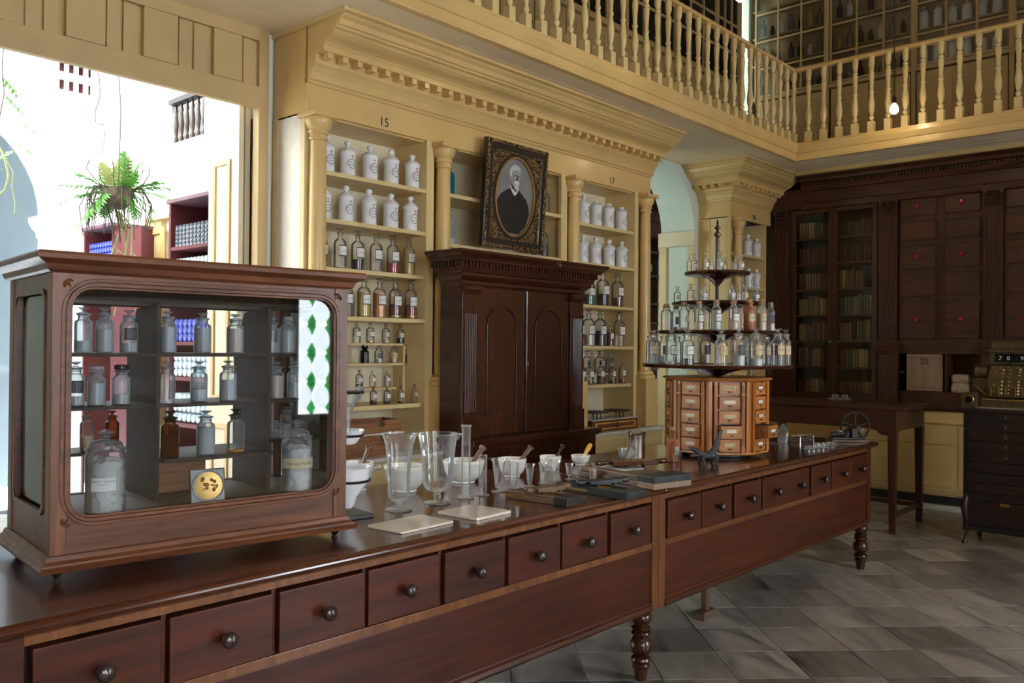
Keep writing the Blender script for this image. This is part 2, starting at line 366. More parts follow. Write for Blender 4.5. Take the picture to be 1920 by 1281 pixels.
for i in range(-16, 22):
    for j in range(-24, 24):
        u = 4.14+.38*(i+.5); v = 1.70+.366*(j+.5); x, y = (u+v)*s2, (u-v)*s2
        if not (-2 < x < 9.9 and -2.8 < y < 9): continue
        w = Vector((x, y, -CH)); d = w.dot(_f)
        vis = d > .5 and -60 < 960+FPX*w.dot(_r)/d < 1990 and 640-FPX*w.dot(_u)/d < 1400 and y < 4.4
        if vis and x > 1.2 and (y < 3.6): near.append((d, x, y))
        else: rest.add([((px_-0)*s2*1+py_*s2+x, px_*s2-py_*s2+y, pz) for px_, py_, pz in [(-.188, -.181, 0), (.188, -.181, 0), (.188, .181, 0), (-.188, .181, 0)]], [(0, 1, 2, 3)])
near.sort()
for d, x, y in near[:300]:
    o = part(floor, 'tile', tm, None, loc=(x, y, 0)); o.rotation_euler.z = R(45); o.scale = (1, -1, 1)
for d, x, y in near[300:]:
    rest.add([(px_*s2+py_*s2+x, px_*s2-py_*s2+y, pz) for px_, py_, pz in [(-.188, -.181, 0), (.188, -.181, 0), (.188, .181, 0), (-.188, .181, 0)]], [(0, 1, 2, 3)])
part(floor, 'tile_field', rest, 'floor_marble', kind='stuff')
# ---- wall with the courtyard opening and the arch
ax, ar, az = 7.67, .70, 2.87
mb = B(-2.2, WY0, 0, 1.1, WY1, 6.6); mb.box(1.1, WY0, 3.76, 3.0, WY1, 6.6); mb.box(3.0, WY0, 0, ax-ar, WY1, 3.76); mb.box(5.9, WY0+.02, 3.7, 10.0, WY1, 4.3) if False else None
mb.box(3.0, WY0, 3.76, 9.10, WY1, 6.6); mb.box(9.62, WY0, 3.76, 9.95, WY1, 6.6); mb.box(9.10, WY0, 5.9, 9.62, WY1, 6.6)
mb.box(ax+ar, WY0, 0, 10.0, WY1, 3.76); mb.box(10.0, WY0+.1, 0, 10.6, WY1, 4.3)
n = 16; up = arc(ax, az, ar, 180, 0, n)
for i in range(n):
    (x0, z0), (x1, z1) = up[i], up[i+1]
    mb.add([(x0, WY0, z0), (x1, WY0, z1), (x1, WY0, 3.76), (x0, WY0, 3.76), (x0, WY1, z0), (x1, WY1, z1), (x1, WY1, 3.76), (x0, WY1, 3.76)], [(0, 1, 2, 3), (4, 7, 6, 5), (0, 4, 5, 1)])
wall_c = struct('wall_courtyard', mb, 'mint_plaster')
for sgn, xx in ((1, ax+ar), (-1, ax-ar)):
    x0, x1 = (xx-.035, xx+.0) if sgn > 0 else (xx, xx+.035)
    t = struct('trim_%d' % (1 if sgn > 0 else 2), B(x0-(.02 if sgn > 0 else 0), WY0-.03, az-.13, x1+(.02 if sgn < 0 else 0), WY1+.01, az+.03), 'cream_paint', bevel=.004)
    struct('trim_%d' % (3 if sgn > 0 else 4), MB().box(x0, WY1-.08, 0, x1, WY1+.008, az-.13).box(x0+.015, WY0-.012, 0, x1, WY0+.06, az-.13), 'pale_yellow_paint', bevel=.003)
# room beyond the arch
struct('wall_back_room', MB().box(6.2, 7.6, 0, 10.6, 7.7, 4.2).box(5.9, WY1, 0, 6.2, 7.7, 4.2).box(10.5, WY1, 0, 10.6, 7.6, 4.2), 'mint_plaster')
struct('ceiling_back_room', B(5.9, WY1, 4.2, 10.6, 7.7, 4.3), 'soffit_paint')
# upstairs light well door
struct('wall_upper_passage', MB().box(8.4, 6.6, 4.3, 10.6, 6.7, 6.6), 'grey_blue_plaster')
# ---- other walls
wr = struct('wall_right', B(9.95, -3, 0, 10.05, 5.3, 6.6), 'tan_paint')
struct('wall_left', B(-2.3, -3.1, 0, -2.2, 5.26, 6.6), 'tan_paint')
mb = MB().box(-2.2, -3.2, 0, 10.05, -3.1, .9).box(-2.2, -3.2, 3.3, 10.05, -3.1, 6.6)
for a, b in ((-2.2, -1.7), (-.4, .1), (1.4, 3.87), (4.25, 4.75), (5.75, 10.05)): mb.box(a, -3.2, .9, b, -3.1, 3.3)
mb.box(3.87, -3.2, 2.45, 4.25, -3.1, 3.3)
struct('wall_street', mb, 'tan_paint')
struct('ceiling', B(-2.3, -3.2, 6.6, 10.6, 6.7, 6.7), 'soffit_paint')
# ---- courtyard
CX = 3.55
mb = MB(); yb = 8.85
lat = [(113+(176-113)*k/3, r) for r in (0, 1) for k in range(4)]
gx = [hit(p, 128, y=yb).x for p in (118, 136, 154, 172)]; gz = [4.30, 4.125]
pax, par, paz = 2.15, 1.02, 2.82        # courtyard arch
xs_ = sorted([g-.032 for g in gx]+[g+.032 for g in gx])
def wall_piece(x0, z0, x1, z1): mb.box(x0, yb, z0, x1, yb+(.25 if z0 < 4.04 else .06), z1)
wall_piece(pax+par, 0, 3.55, 4.05); wall_piece(-3, 4.05, xs_[0], 5.0); wall_piece(xs_[-1], 4.05, 6, 5.0)
wall_piece(xs_[0], 4.05, xs_[-1], gz[1]-.055); wall_piece(xs_[0], gz[1]+.055, xs_[-1], gz[0]-.055); wall_piece(xs_[0], gz[0]+.055, xs_[-1], 5.0)
for k in range(3):
    for z in gz: wall_piece(xs_[2*k+1], z-.055, xs_[2*k+2], z+.055)
wall_piece(-3, 0, pax-par, 4.05)
up = arc(pax, paz, par, 180, 0, 20)
for i in range(20):
    (x0, z0), (x1, z1) = up[i], up[i+1]
    mb.add([(x0, yb, z0), (x1, yb, z1), (x1, yb, 4.05), (x0, yb, 4.05), (x0, yb+.25, z0), (x1, yb+.25, z1), (x1, yb+.25, 4.05), (x0, yb+.25, 4.05)], [(0, 1, 2, 3), (4, 7, 6, 5), (0, 4, 5, 1)])
wc = struct('wall_patio_arcade', mb, 'white_plaster')
part(wc, 'capital', MB().path([(0, 2.62), (.02, 2.64), (.02, 2.68), (.06, 2.72), (.09, 2.78), (.09, 2.82), (0, 2.82)], [(3.5, yb, 0), (pax+par, yb, 0), (pax+par, yb+.25, 0)], [(0, -1, 0), (-1, -1, 0), (-1, 0, 0)]), 'white_plaster')
struct('ceiling_arcade', B(-3, yb+.25, 4.02, 4, 10.7, 4.05), 'white_plaster')
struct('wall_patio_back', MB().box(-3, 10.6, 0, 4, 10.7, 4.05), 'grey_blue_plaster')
struct('wall_lattice_back', MB().box(-3, yb+.16, 4.05, 6, yb+.2, 5.0), 'oxblood')
by0, by1, bz0 = 6.60, 7.16, 3.33
mb = MB().box(CX, WY1, 0, CX+.3, yb, bz0).box(CX, WY1, bz0, CX+.3, by0, 5.0).box(CX, by1, bz0, CX+.3, yb, 5.0).box(CX, by0, 4.4, CX+.3, by1, 5.0)
struct('lattice_shade_lid', B(-3, yb+.06, 4.9, 6, yb+.2, 5.0), 'white_plaster')  # added unseen lid, keeps sky light off the panel behind the holes
struct('wall_patio_side', mb, 'white_plaster')
struct('wall_patio_left', MB().box(-3.1, WY1, 0, -3, 10.7, 5.0), 'white_plaster')
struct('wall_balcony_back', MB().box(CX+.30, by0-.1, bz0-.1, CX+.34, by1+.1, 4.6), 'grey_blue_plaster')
t = thing('balcony_railing', (CX+.04, (by0+by1)/2, bz0), 'dark turned balcony railing in the white courtyard wall opening', 'railing')
part(t, 'handrail', B(CX-.03, by0, 3.66, CX+.05, by1, 3.70), 'black_paint', w=True)
bal = [(.012, 0), (.022, .03), (.012, .06), (.018, .10), (.022, .16), (.012, .25), (.018, .28), (.012, .30), (.012, .33)]
bmh = L(bal, 8).mesh('baluster', 'mahogany')
for k in range(6): part(t, 'baluster', bmh, None, loc=(-.02, -.24+.095*k, 0))
# ---- transom over the opening, door leaves and post
mb = MB().box(.2, 4.80, 3.09, 2.93, 4.84, 3.58); tr = struct('trim_5', mb, 'tan_paint')
part(tr, 'bottom_rail', B(.2, 4.765, 3.08, 2.93, 4.80, 3.215), 'tan_paint', bevel=.003)
part(tr, 'top_rail', B(.2, 4.765, 3.50, 2.93, 4.80, 3.58), 'tan_paint', bevel=.003)
for pa, pb in ((-60, 8), (47, 80), (82, 112), (122, 198), (201, 230), (232, 258), (268, 334), (337, 363), (365, 392), (400, 455), (458, 476)):
    xa, xb = hit(pa, 60, y=4.77).x, hit(pb, 60, y=4.77).x; wide = pb-pa > 40
    part(tr, 'panel', B(xa+.004, 4.766 if wide else 4.783, 3.217, xb-.002, 4.80, 3.498), 'tan_paint', bevel=.002)
struct('door_1', MB().box(2.93, 4.77, 0, 3.0, 4.84, 3.58), 'tan_paint', bevel=.003)
struct('trim_6', MB().box(3.0, 4.822, 0, 3.055, 4.84, 3.58), 'white_plaster')
def leaf(x, y0, y1, n):
    d = struct('door_%d' % n, MB().box(x, y0, .03, x+.035, y1, 3.3), 'cream_paint', bevel=.003)
    for za, zb in ((.2, 1.1), (1.25, 2.78)):
        a, b = y0+.09, y1-.07
        part(d, 'panel_moulding', MB().ring([(a, za), (b, za), (b, zb), (a, zb)], [(a+.03, za+.03), (b-.03, za+.03), (b-.03, zb-.03), (a+.03, zb-.03)], lambda u, v, s: (x-.012*s, u, v)), 'yellow_paint')
    return d
leaf(2.86, 4.88, 5.25, 2); leaf(2.905, 4.88, 5.25, 3)
d4 = struct('door_4', MB().box(2.955, 4.845, .03, 2.985, 5.2, 3.04), 'old_wood')
part(d4, 'hinge', MB().box(2.93, 4.835, 2.62, 2.955, 4.85, 2.74), 'tin')
part(d4, 'hinge', MB().box(2.985, 4.815, 2.38, 3.02, 4.822, 2.43), 'tin')
# ================================================================= GALLERY
GY, GX = 3.82, 8.67
g = thing('gallery', (GX, GY, SOF), 'yellow painted upper gallery running round the room', 'gallery')
part(g, 'floor_slab', MB().box(-2.2, GY+.05, SOF+.025, 9.95, WY0, 3.75).box(GX+.05, -3, SOF+.025, 9.95, GY+.05, 3.75), 'tan_paint', w=True)
k = 0
for i in range(6):
    y0 = GY+.05+i*.162; part(g, 'soffit_plank', B(-2.2, y0, SOF, GX+.05, min(y0+.159, WY0), SOF+.023), 'soffit_paint', w=True, bevel=.003)
for i in range(5):
    x0 = GX+.05+i*.15; part(g, 'soffit_plank', B(x0, -3, SOF, x0+.147, WY0, SOF+.023), 'soffit_paint', w=True, bevel=.003)
FP = [(-.05, 0), (0, 0), (.004, .012), (.0, .02), (.0, .072), (.012, .078), (.018, .092), (.030, .118), (.034, .130), (.034, .155), (.026, .162), (.026, .178), (-.05, .178)]
part(g, 'fascia', MB().path([(a, b+SOF) for a, b in FP], [(-2.2, GY, 0), (GX, GY, 0), (GX, -3, 0)], [(0, -1, 0), (-1, -1, 0), (-1, 0, 0)]), 'yellow_paint', w=True)
HR = [(-.032, 4.525), (.032, 4.525), (.036, 4.54), (.030, 4.556), (.012, 4.568), (-.012, 4.568), (-.030, 4.556), (-.036, 4.54)]
part(g, 'handrail', MB().path(HR, [(-2.2, GY+.05, 0), (GX+.05, GY+.05, 0), (GX+.05, -3, 0)], [(0, -1, 0), (-1, -1, 0), (-1, 0, 0)]), 'yellow_paint', w=True)
h = 4.525-3.758
bp = [(.012, .13), (.026, .15), (.024, .165), (.014, .18), (.020, .20), (.030, .25), (.031, .29), (.022, .36), (.017, .40), (.024, .41), (.024, .42), (.017, .43), (.020, .50), (.024, .55), (.026, .60), (.018, .615), (.026, .63), (.016, .645), (.022, .67), (.028, .69), (.028, h)]
bm_ = MB().box(-.03, -.03, 0, .03, .03, .12); bm_.lathe([(.030, .12)]+bp, 10)
bme = bm_.mesh('baluster', 'pale_yellow_paint')
x = GX+.05
while x > 1.0: part(g, 'baluster', bme, None, loc=(x-GX, .05, .178)); x -= .1655
y = GY+.05-.16
while y > .9: part(g, 'baluster', bme, None, loc=(.05, y-GY, .178)); y -= .1605
# upper glazed cabinets (B side faces -x, A side faces -y)
rnd.seed(11)
def upper_cab(ori, spans, front, end0, end1, lab):
    c = thing('glazed_gallery_cabinet', (front, (end0+end1)/2, 3.76) if ori == 'B' else ((end0+end1)/2, front, 3.76), lab, 'cabinet')
    def P(a, d, z): return (front+d, a, z) if ori == 'B' else (a, front+d, z)
    def bx(a0, d0, z0, a1, d1, z1):
        p, q = P(a0, d0, z0), P(a1, d1, z1); return MB().box(min(p[0], q[0]), min(p[1], q[1]), z0, max(p[0], q[0]), max(p[1], q[1]), z1)
    part(c, 'back_panel', bx(end0, .22, 3.76, end1, .235, 6.2), 'tan_paint', w=True)
    part(c, 'cornice', bx(end0, -.05, 6.1, end1, .3, 6.35), 'gallery_paint', w=True, bevel=.01)
    part(c, 'waist_rail', bx(end0, -.02, 4.57, end1, .3, 4.61), 'gallery_paint', w=True, bevel=.004)
    part(c, 'plinth', bx(end0, 0, 3.76, end1, .3, 3.86), 'gallery_paint', w=True)
    for z in (4.62, 5.0, 5.33, 5.66): part(c, 'shelf', bx(end0, .03, z, end1, .21, z+.018), 'gallery_paint', w=True)
    for a0, a1 in spans:
        part(c, 'stile', bx(a1, -.012, 3.86, a1+.045*(1 if a1 > a0 else -1), .03, 6.1), 'gallery_paint', w=True, bevel=.003)
        nd = 3; wd = (a1-a0)/nd
        fr = MB()
        for k in range(nd+1): fr.add(bx(a0+wd*k-.011, 0, 4.62, a0+wd*k+.011, .02, 6.1).v, B(0, 0, 0, 1, 1, 1).f)
        for z in (4.62, 4.945, 5.27, 5.60, 5.92): fr.add(bx(a0, .002, z, a1, .018, z+.022).v, B(0, 0, 0, 1, 1, 1).f)
        d = part(c, 'glazed_door', fr, 'gallery_paint', w=True)
        for k in range(nd):
            for z in (4.642, 4.967, 5.292, 5.622): part(d, 'pane', bx(a0+wd*k, .009, z, a0+wd*(k+1), .012, z+.31), 'pane_glass', w=True)
        for k in range(2):
            w2 = (a1-a0)/2; q0, q1 = a0+w2*k+.01*(1 if w2 > 0 else -1), a0+w2*(k+1)-.01*(1 if w2 > 0 else -1)
            e = part(c, 'door', bx(q0, -.008, 3.88, q1, .01, 4.55), 'gallery_paint', w=True, bevel=.003)
            s = 1 if q1 > q0 else -1
            part(e, 'door_panel', bx(q0+s*.07, -.016, 3.95, q1-s*.07, -.008, 4.48), 'gallery_paint', w=True, bevel=.006)
        part(c, 'knob', L([(.0, 0), (.012, .004), (.014, .012), (.0, .02)], 8).xf(Matrix.Translation(P(a0+(a1-a0)*.47, -.012, 4.3)) @ (Matrix.Rotation(R(-90), 4, 'Y') if ori == 'B' else Matrix.Rotation(R(90), 4, 'X'))), 'gallery_paint', w=True)
    return c
upper_cab('B', [(4.75, 3.906), (3.84, 2.971), (2.925, 2.05), (2.0, 1.1), (1.05, .1)], 9.62, 4.80, .05, 'tall cream glazed cabinet full of old bottles on the upper gallery at right')
upper_cab('A', [(4.1, 4.95), (5.0, 5.85), (5.9, 6.75), (6.8, 7.65), (7.7, 8.5), (8.55, 9.02)], 4.66, 4.05, 9.06, 'dark glazed cabinet behind the long left balustrade of the gallery')
gj = {}
def gal_vessel(kind, mat):
    k = (kind, mat)
    if k not in gj:
        if kind == 'jar': p = [(.045, 0), (.05, .01), (.05, .13), (.042, .145), (.044, .15), (.05, .155), (.03, .18), (.008, .19), (.014, .205), (0, .215)]
        elif kind == 'bottle': p = [(.034, 0), (.036, .01), (.036, .12), (.02, .15), (.012, .16), (.012, .19), (.018, .195), (0, .2)]
        else: p = [(.026, 0), (.03, .01), (.03, .08), (.016, .10), (.02, .11), (.012, .125), (0, .13)]
        gj[k] = L(p, 10).mesh('gallery_bottle', mat)
    return gj[k]
mats = ['smoke_glass', 'clear_glass', 'amber_glass', 'porcelain', 'book_green', 'liquid_yellow', 'dusty_glass']
for zi, z in enumerate((4.639, 5.019, 5.349)):
    for i in range(22):
        y = 4.70-i*.115; kind = 'jar' if y < 2.95 else ('bottle' if (i+zi) % 3 else 'small'); mt = 'porcelain' if kind == 'jar' else mats[(i*3+zi*2) % 7]
        if y < 2.95: y = 2.88-(i-16)*.14
        o = single('drug_jar' if kind == 'jar' else 'gallery_bottle', gal_vessel(kind, mt), None,
                   '%s %s, %s shelf of the upper gallery cabinet, %s from left' % ({'smoke_glass': 'black glass', 'clear_glass': 'clear glass', 'amber_glass': 'brown glass', 'porcelain': 'white', 'book_green': 'dull green', 'liquid_yellow': 'ochre', 'dusty_glass': 'dusty glass'}[mt], 'lidded jar' if kind == 'jar' else 'bottle', ('bottom', 'middle', 'top')[zi], (ORD+['nineteenth', 'twentieth', 'twenty-first', 'twenty-second'])[i]),
                   'jar' if kind == 'jar' else 'bottle', group='old vessels in the upper gallery cabinet')
        o.location = (9.73, y, z); o.scale = (1, 1, 1.0+.25*rnd.random())
# ================================================================= BULBS
for i, b in enumerate(BULB[:2] if False else BULB):
    t = thing('hanging_bulb', (b[0], b[1], b[2]), ['bare lit bulb hanging on a flex in front of the right balustrade', 'bare lit bulb hanging over the middle of the room', 'unseen bare lit bulb added low to light the gallery underside'][i], 'lamp')
    part(t, 'flex', MB().tube([(0, 0, .1), (0, .004, 1), (0, 0, 6.6-b[2])], .006, 6), 'flex')
    part(t, 'lamp_holder', L([(.014, .03), (.019, .035), (.019, .085), (.010, .10), (0, .105)], 12), 'dark_metal')
    bulbm = plain('lit_bulb', (1, .9, .7), .3, emit=(1, .80, .50), es=60) if 'lit_bulb' not in MT else None
    o = part(t, 'bulb', L([(0, -.066), (.020, -.060), (.034, -.044), (.038, -.020), (.030, .006), (.018, .024), (.014, .032)], 16), 'lit_bulb')
    o.visible_shadow = True
# ================================================================= YELLOW SHELVING, BAYS 15-17 AND 18
CORN = [(0, 3.21), (.012, 3.215), (.016, 3.228), (.030, 3.236), (.034, 3.25), (.042, 3.275), (.060, 3.305), (.078, 3.325), (.082, 3.335), (.082, 3.375), (.165, 3.377), (.165, 3.41), (.172, 3.418), (.178, 3.428), (.200, 3.440), (.235, 3.452), (.258, 3.468), (.268, 3.482), (.290, 3.488), (.294, 3.50), (.310, 3.502), (.325, 3.530), (.345, 3.545), (.355, 3.558), (.385, 3.563), (.385, 3.58), (0, 3.58)]
SHAFT = [(.062, 1.405), (.058, 1.44), (.057, 1.8), (.054, 2.5), (.050, 2.86)]
CAPP = [(.050, 2.86), (.058, 2.865), (.060, 2.875), (.054, 2.885), (.054, 2.90), (.062, 2.905), (.064, 2.915), (.058, 2.925), (.066, 2.935), (.078, 2.955), (.084, 2.975), (.086, 2.99), (.080, 3.0), (0, 3.0)]
BASEP = [(.100, 1.325), (.104, 1.335), (.106, 1.35), (.098, 1.362), (.086, 1.366), (.090, 1.376), (.086, 1.39), (.072, 1.396), (.062, 1.405)]
def column(parent, x, w=True, ped=True):
    y = PY-.02
    c = part(parent, 'column', L([(r, z-1.325) for r, z in SHAFT], 24), 'yellow_paint', loc=(x-wloc(parent).x, y-wloc(parent).y, 1.325))
    part(c, 'capital', L([(r, z-1.325) for r, z in CAPP], 24), 'yellow_paint', loc=(0, 0, 0))
    part(c, 'abacus', MB().box(-.092, -.092, 1.675, .092, .092, 1.705), 'yellow_paint', bevel=.004)
    part(c, 'base', L([(r, z-1.325) for r, z in BASEP], 24), 'yellow_paint')
    part(c, 'pedestal', MB().box(-.10, -.09, -.432, .10, .06, 0), 'yellow_paint', bevel=.002)
u = thing('column_shelving', (3.07, PY, 0), 'built-in yellow shelving with columns and deep cornice, numbered 15 to 17', 'shelves')
X0, X1, DB = 3.07, 6.90, 4.80
part(u, 'back_panel', B(X0+.02, DB, .89, X1-.02, DB+.018, 3.05), 'cream_paint', w=True)
part(u, 'side_panel', MB().box(X0, PY+.03, .89, X0+.03, WY0-.01, 3.04), 'worn_cream_paint', w=True)
part(u, 'side_post', MB().box(X0-.006, PY+.015, .89, X0+.05, PY+.06, 3.04).box(X0-.006, WY0-.07, .89, X0+.02, WY0-.01, 3.04), 'pale_yellow_paint', w=True)
part(u, 'side_panel', MB().box(X1-.03, PY, .89, X1, WY0-.01, 3.04), 'pale_yellow_paint', w=True)
part(u, 'frieze', MB().box(X0, PY, 3.04, X1, PY+.03, 3.215), 'yellow_paint', w=True, bevel=.002)
part(u, 'frieze_block', MB().box(X0, PY+.03, 3.03, X0+.03, WY0-.01, SOF).box(X1-.03, PY+.03, 3.03, X1, WY0-.01, SOF).box(X0+.03, PY+.031, 3.03, X1-.03, DB, 3.05), 'yellow_paint', w=True)
part(u, 'cornice', MB().mould(CORN, (X0, PY, 0), (X1, PY, 0), (0, -1, 0)), 'yellow_paint', w=True)
part(u, 'crown_fillet', MB().box(X0-.025, PY-.40, 3.555, X0, WY0-.01, 3.58), 'pale_yellow_paint', w=True, bevel=.004)
dm = MB().box(-.020, -.036, 0, .020, .036, .034).mesh('dentil', 'yellow_paint')
nd = 34
for i in range(nd):
    part(u, 'dentil', dm, None, loc=(.06+(X1-X0-.12)*i/(nd-1), -.118, 3.343))
bd = MB()
for i in range(150):
    x = X0+.014+(X1-X0-.028)*i/149; bd.lathe([(0, -.010), (.008, -.006), (.0105, 0), (.008, .006), (0, .010)], 5, (x, PY-.305, 3.512))
part(u, 'bead_moulding', bd, 'silver_bead', w=True, kind='stuff')
COLX = [3.14, 4.20, 5.70, 6.78]
for cx in COLX: column(u, cx)
jm = MB()
part(u, 'jamb', MB().box(4.06, PY, .89, 4.13, PY+.03, 3.04).box(4.06, PY+.03, .89, 4.075, DB, 3.04), 'pale_yellow_paint', w=True)
part(u, 'jamb', MB().box(5.56, PY, .89, 5.64, PY+.03, 3.04).box(5.62, PY+.03, .89, 5.64, DB, 3.04), 'pale_yellow_paint', w=True)
part(u, 'jamb', MB().box(4.27, PY, .89, 4.29, DB, 3.04), 'pale_yellow_paint', w=True)
part(u, 'jamb', MB().box(5.76, PY, .89, 5.78, DB, 3.04), 'pale_yellow_paint', w=True)
part(u, 'jamb', MB().box(6.64, PY, .89, 6.70, PY+.03, 3.04).box(6.64, PY+.03, .89, 6.655, DB, 3.04), 'pale_yellow_paint', w=True)
S15 = [2.70, 2.402, 2.097, 1.793]; S17 = [2.676, 2.341, 1.979, 1.622]
def shelf(par, xa, xb, z, y0=PY+.005, y1=DB, th=.028): return part(par, 'shelf', MB().box(xa, y0, z-th, xb, y1, z), 'pale_yellow_paint', w=True, bevel=.002)
for z in S15: shelf(u, X0+.03, 4.06, z)
shelf(u, X0+.03, 4.03, 1.211)
for z in S17: shelf(u, 5.78, 6.64, z)
shelf(u, 5.78, 6.61, 1.285)
for z in (2.705, 2.345): shelf(u, 4.29, 5.62, z)
# inner rack in bay 15 and stepped ledge in bay 17
rk = part(u, 'inner_rack', MB().box(3.12, 4.60, 1.608, 4.00, 4.72, 1.622).box(3.12, 4.60, 1.472, 4.00, 4.72, 1.486).box(3.985, 4.60, 1.2, 4.00, 4.62, 1.62).box(3.12, 4.60, 1.2, 3.135, 4.62, 1.62), 'pale_yellow_paint', w=True)
part(rk, 'ledge', MB().box(3.12, 4.64, 1.303, 3.96, 4.76, 1.317), 'pale_yellow_paint', w=True)
part(u, 'inner_ledge', MB().box(5.80, 4.66, 1.36, 6.60, 4.76, 1.375), 'pale_yellow_paint', w=True)
# lower cupboards under a marble slab
part(u, 'marble_top', MB().box(3.0, PY-.18, .862, 6.98, 4.80, .889), 'marble_slab', w=True, bevel=.004)
part(u, 'lower_carcass', MB().box(3.04, PY-.13, .08, 6.94, 4.80, .861), 'pale_yellow_paint', w=True, bevel=.003)
part(u, 'toe_board', MB().box(3.08, PY-.10, 0, 6.9, 4.8, .08), 'slate', w=True)
for xa, xb in ((3.14, 3.6), (3.64, 4.02), (5.75, 6.28), (6.32, 6.86)):
    d = part(u, 'cupboard_door', MB().box(xa, PY-.145, .12, xb, PY-.13, .81), 'pale_yellow_paint', w=True, bevel=.003)
    part(d, 'door_panel', MB().box(xa+.07, PY-.15, .20, xb-.07, PY-.146, .72), 'yellow_paint', w=True, bevel=.002)
    part(d, 'knob', L([(.006, 0), (.006, .012), (.016, .018), (.016, .028), (0, .032)], 12).xf(Matrix.Translation((xb-.035, PY-.145, .62)) @ Matrix.Rotation(R(90), 4, 'X')), 'white_knob', w=True)
def sign(par, s, size, loc, mat='label_ink', rz=0, depth=.001):
    return part(par, 'numeral' if s.isdigit() else 'lettering', text_mb(s, size, depth), mat, loc=Vector(loc)-wloc(par))
sign(u, '15', .085, (3.675, PY-.002, 3.088)); sign(u, '17', .085, (6.272, PY-.002, 3.088))
# bay 18
v = thing('corner_shelving', (8.46, PY, 0), 'narrow yellow corner shelving numbered 18 with one column beside the arch', 'shelves')
a, b = 8.46, 9.44
part(v, 'back_panel', B(a+.02, DB, .89, b, DB+.018, 3.05), 'cream_paint', w=True)
part(v, 'side_panel', B(a, PY, .89, a+.03, WY0-.005, 3.04), 'pale_yellow_paint', w=True)
part(v, 'side_panel', B(9.30, PY, .89, 9.33, DB, 3.04), 'pale_yellow_paint', w=True)
part(v, 'side_batten', MB().box(a-.008, 4.70, .89, a, WY0-.005, 3.03).box(a-.008, PY, .89, a, 4.50, 3.03), 'yellow_paint', w=True)
part(v, 'frieze', MB().box(a, PY, 3.04, b, PY+.03, 3.215).box(a, PY+.03, 3.03, a+.03, WY0-.005, SOF), 'yellow_paint', w=True)
part(v, 'cornice', MB().path(CORN, [(a, WY0-.005, 0), (a, PY, 0), (b, PY, 0)], [(-1, 0, 0), (-1, -1, 0), (0, -1, 0)]), 'yellow_paint', w=True)
dm2 = MB().box(-.036, -.02, 0, .036, .02, .034).mesh('dentil', 'yellow_paint')
for i in range(4): part(v, 'dentil', dm2, None, loc=(-.118, .04+.095*i, 3.343))
for i in range(10): part(v, 'dentil', dm, None, loc=(-.09+.11*i, -.118, 3.343))
bd = MB()
for i in range(26): bd.lathe([(0, -.010), (.008, -.006), (.0105, 0), (.008, .006), (0, .010)], 5, (a-.305, WY0-.02-.026*i, 3.512))
for i in range(48): bd.lathe([(0, -.010), (.008, -.006), (.0105, 0), (.008, .006), (0, .010)], 5, (a-.28+.026*i, PY-.305, 3.512))
part(v, 'bead_moulding', bd, 'silver_bead', w=True, kind='stuff')
column(v, 8.60)
for z in (2.66, 2.30, 1.95, 1.62, 1.28): shelf(v, 8.49, 9.30, z)
part(v, 'marble_top', MB().box(8.40, PY-.18, .862, 9.42, 4.80, .889), 'marble_slab', w=True)
part(v, 'lower_carcass', MB().box(8.46, PY-.13, .0, 9.40, 4.80, .861), 'pale_yellow_paint', w=True)
sign(v, '18', .085, (9.02, PY-.002, 3.088))
# ================================================================= WARDROBE 16
WF = 4.12
w_ = thing('mahogany_cupboard', (4.74, WF, 0), 'dark mahogany two-door cupboard numbered 16 with arched panels, between the yellow columns', 'cupboard')
x0, x1 = 4.075, 5.41; wb = 4.325
part(w_, 'carcass', MB().box(x0, WF+.02, .98, x1, wb, 2.06), 'mahogany', w=True, bevel=.003)
part(w_, 'base_cabinet', MB().box(x0-.0, WF-.12, 0, x1+.03, wb, .935), 'mahogany', w=True, bevel=.003)
part(w_, 'base_top', MB().box(x0-.03, WF-.16, .945, x1+.06, wb, .985).box(x0-.015, WF-.14, .932, x1+.045, wb, .946), 'mahogany_h', w=True, bevel=.005)
WC = [(0, 2.02), (.010, 2.03), (.012, 2.05), (.020, 2.055), (.045, 2.075), (.050, 2.085), (.050, 2.10), (.062, 2.11), (.070, 2.135), (.072, 2.175), (.105, 2.178), (.108, 2.19), (.120, 2.205), (.145, 2.222), (.150, 2.232), (.150, 2.245), (0, 2.245)]
part(w_, 'cornice', MB().path(WC, [(x0, wb, 0), (x0, WF, 0), (x1, WF, 0), (x1, wb, 0)], [(-1, 0, 0), (-1, -1, 0), (1, -1, 0), (1, 0, 0)]).box(x0, WF, 2.02, x1, wb, 2.244), 'mahogany_h', w=True)
dmw = MB().box(-.0085, -.010, 0, .0085, .010, .038).mesh('dentil', 'mahogany')
for i in range(46): part(w_, 'dentil', dmw, None, loc=(x0-.07+(x1-x0+.14)*i/45-4.74, -.080, 2.138))
dms = MB().box(-.010, -.0085, 0, .010, .0085, .038).mesh('dentil', 'mahogany')
for i in range(8): part(w_, 'dentil', dms, None, loc=(x0-.080-4.74, -.03+.033*i, 2.138))
sign(w_, '16', .055, (4.93, WF-.151, 2.213), 'gilt')
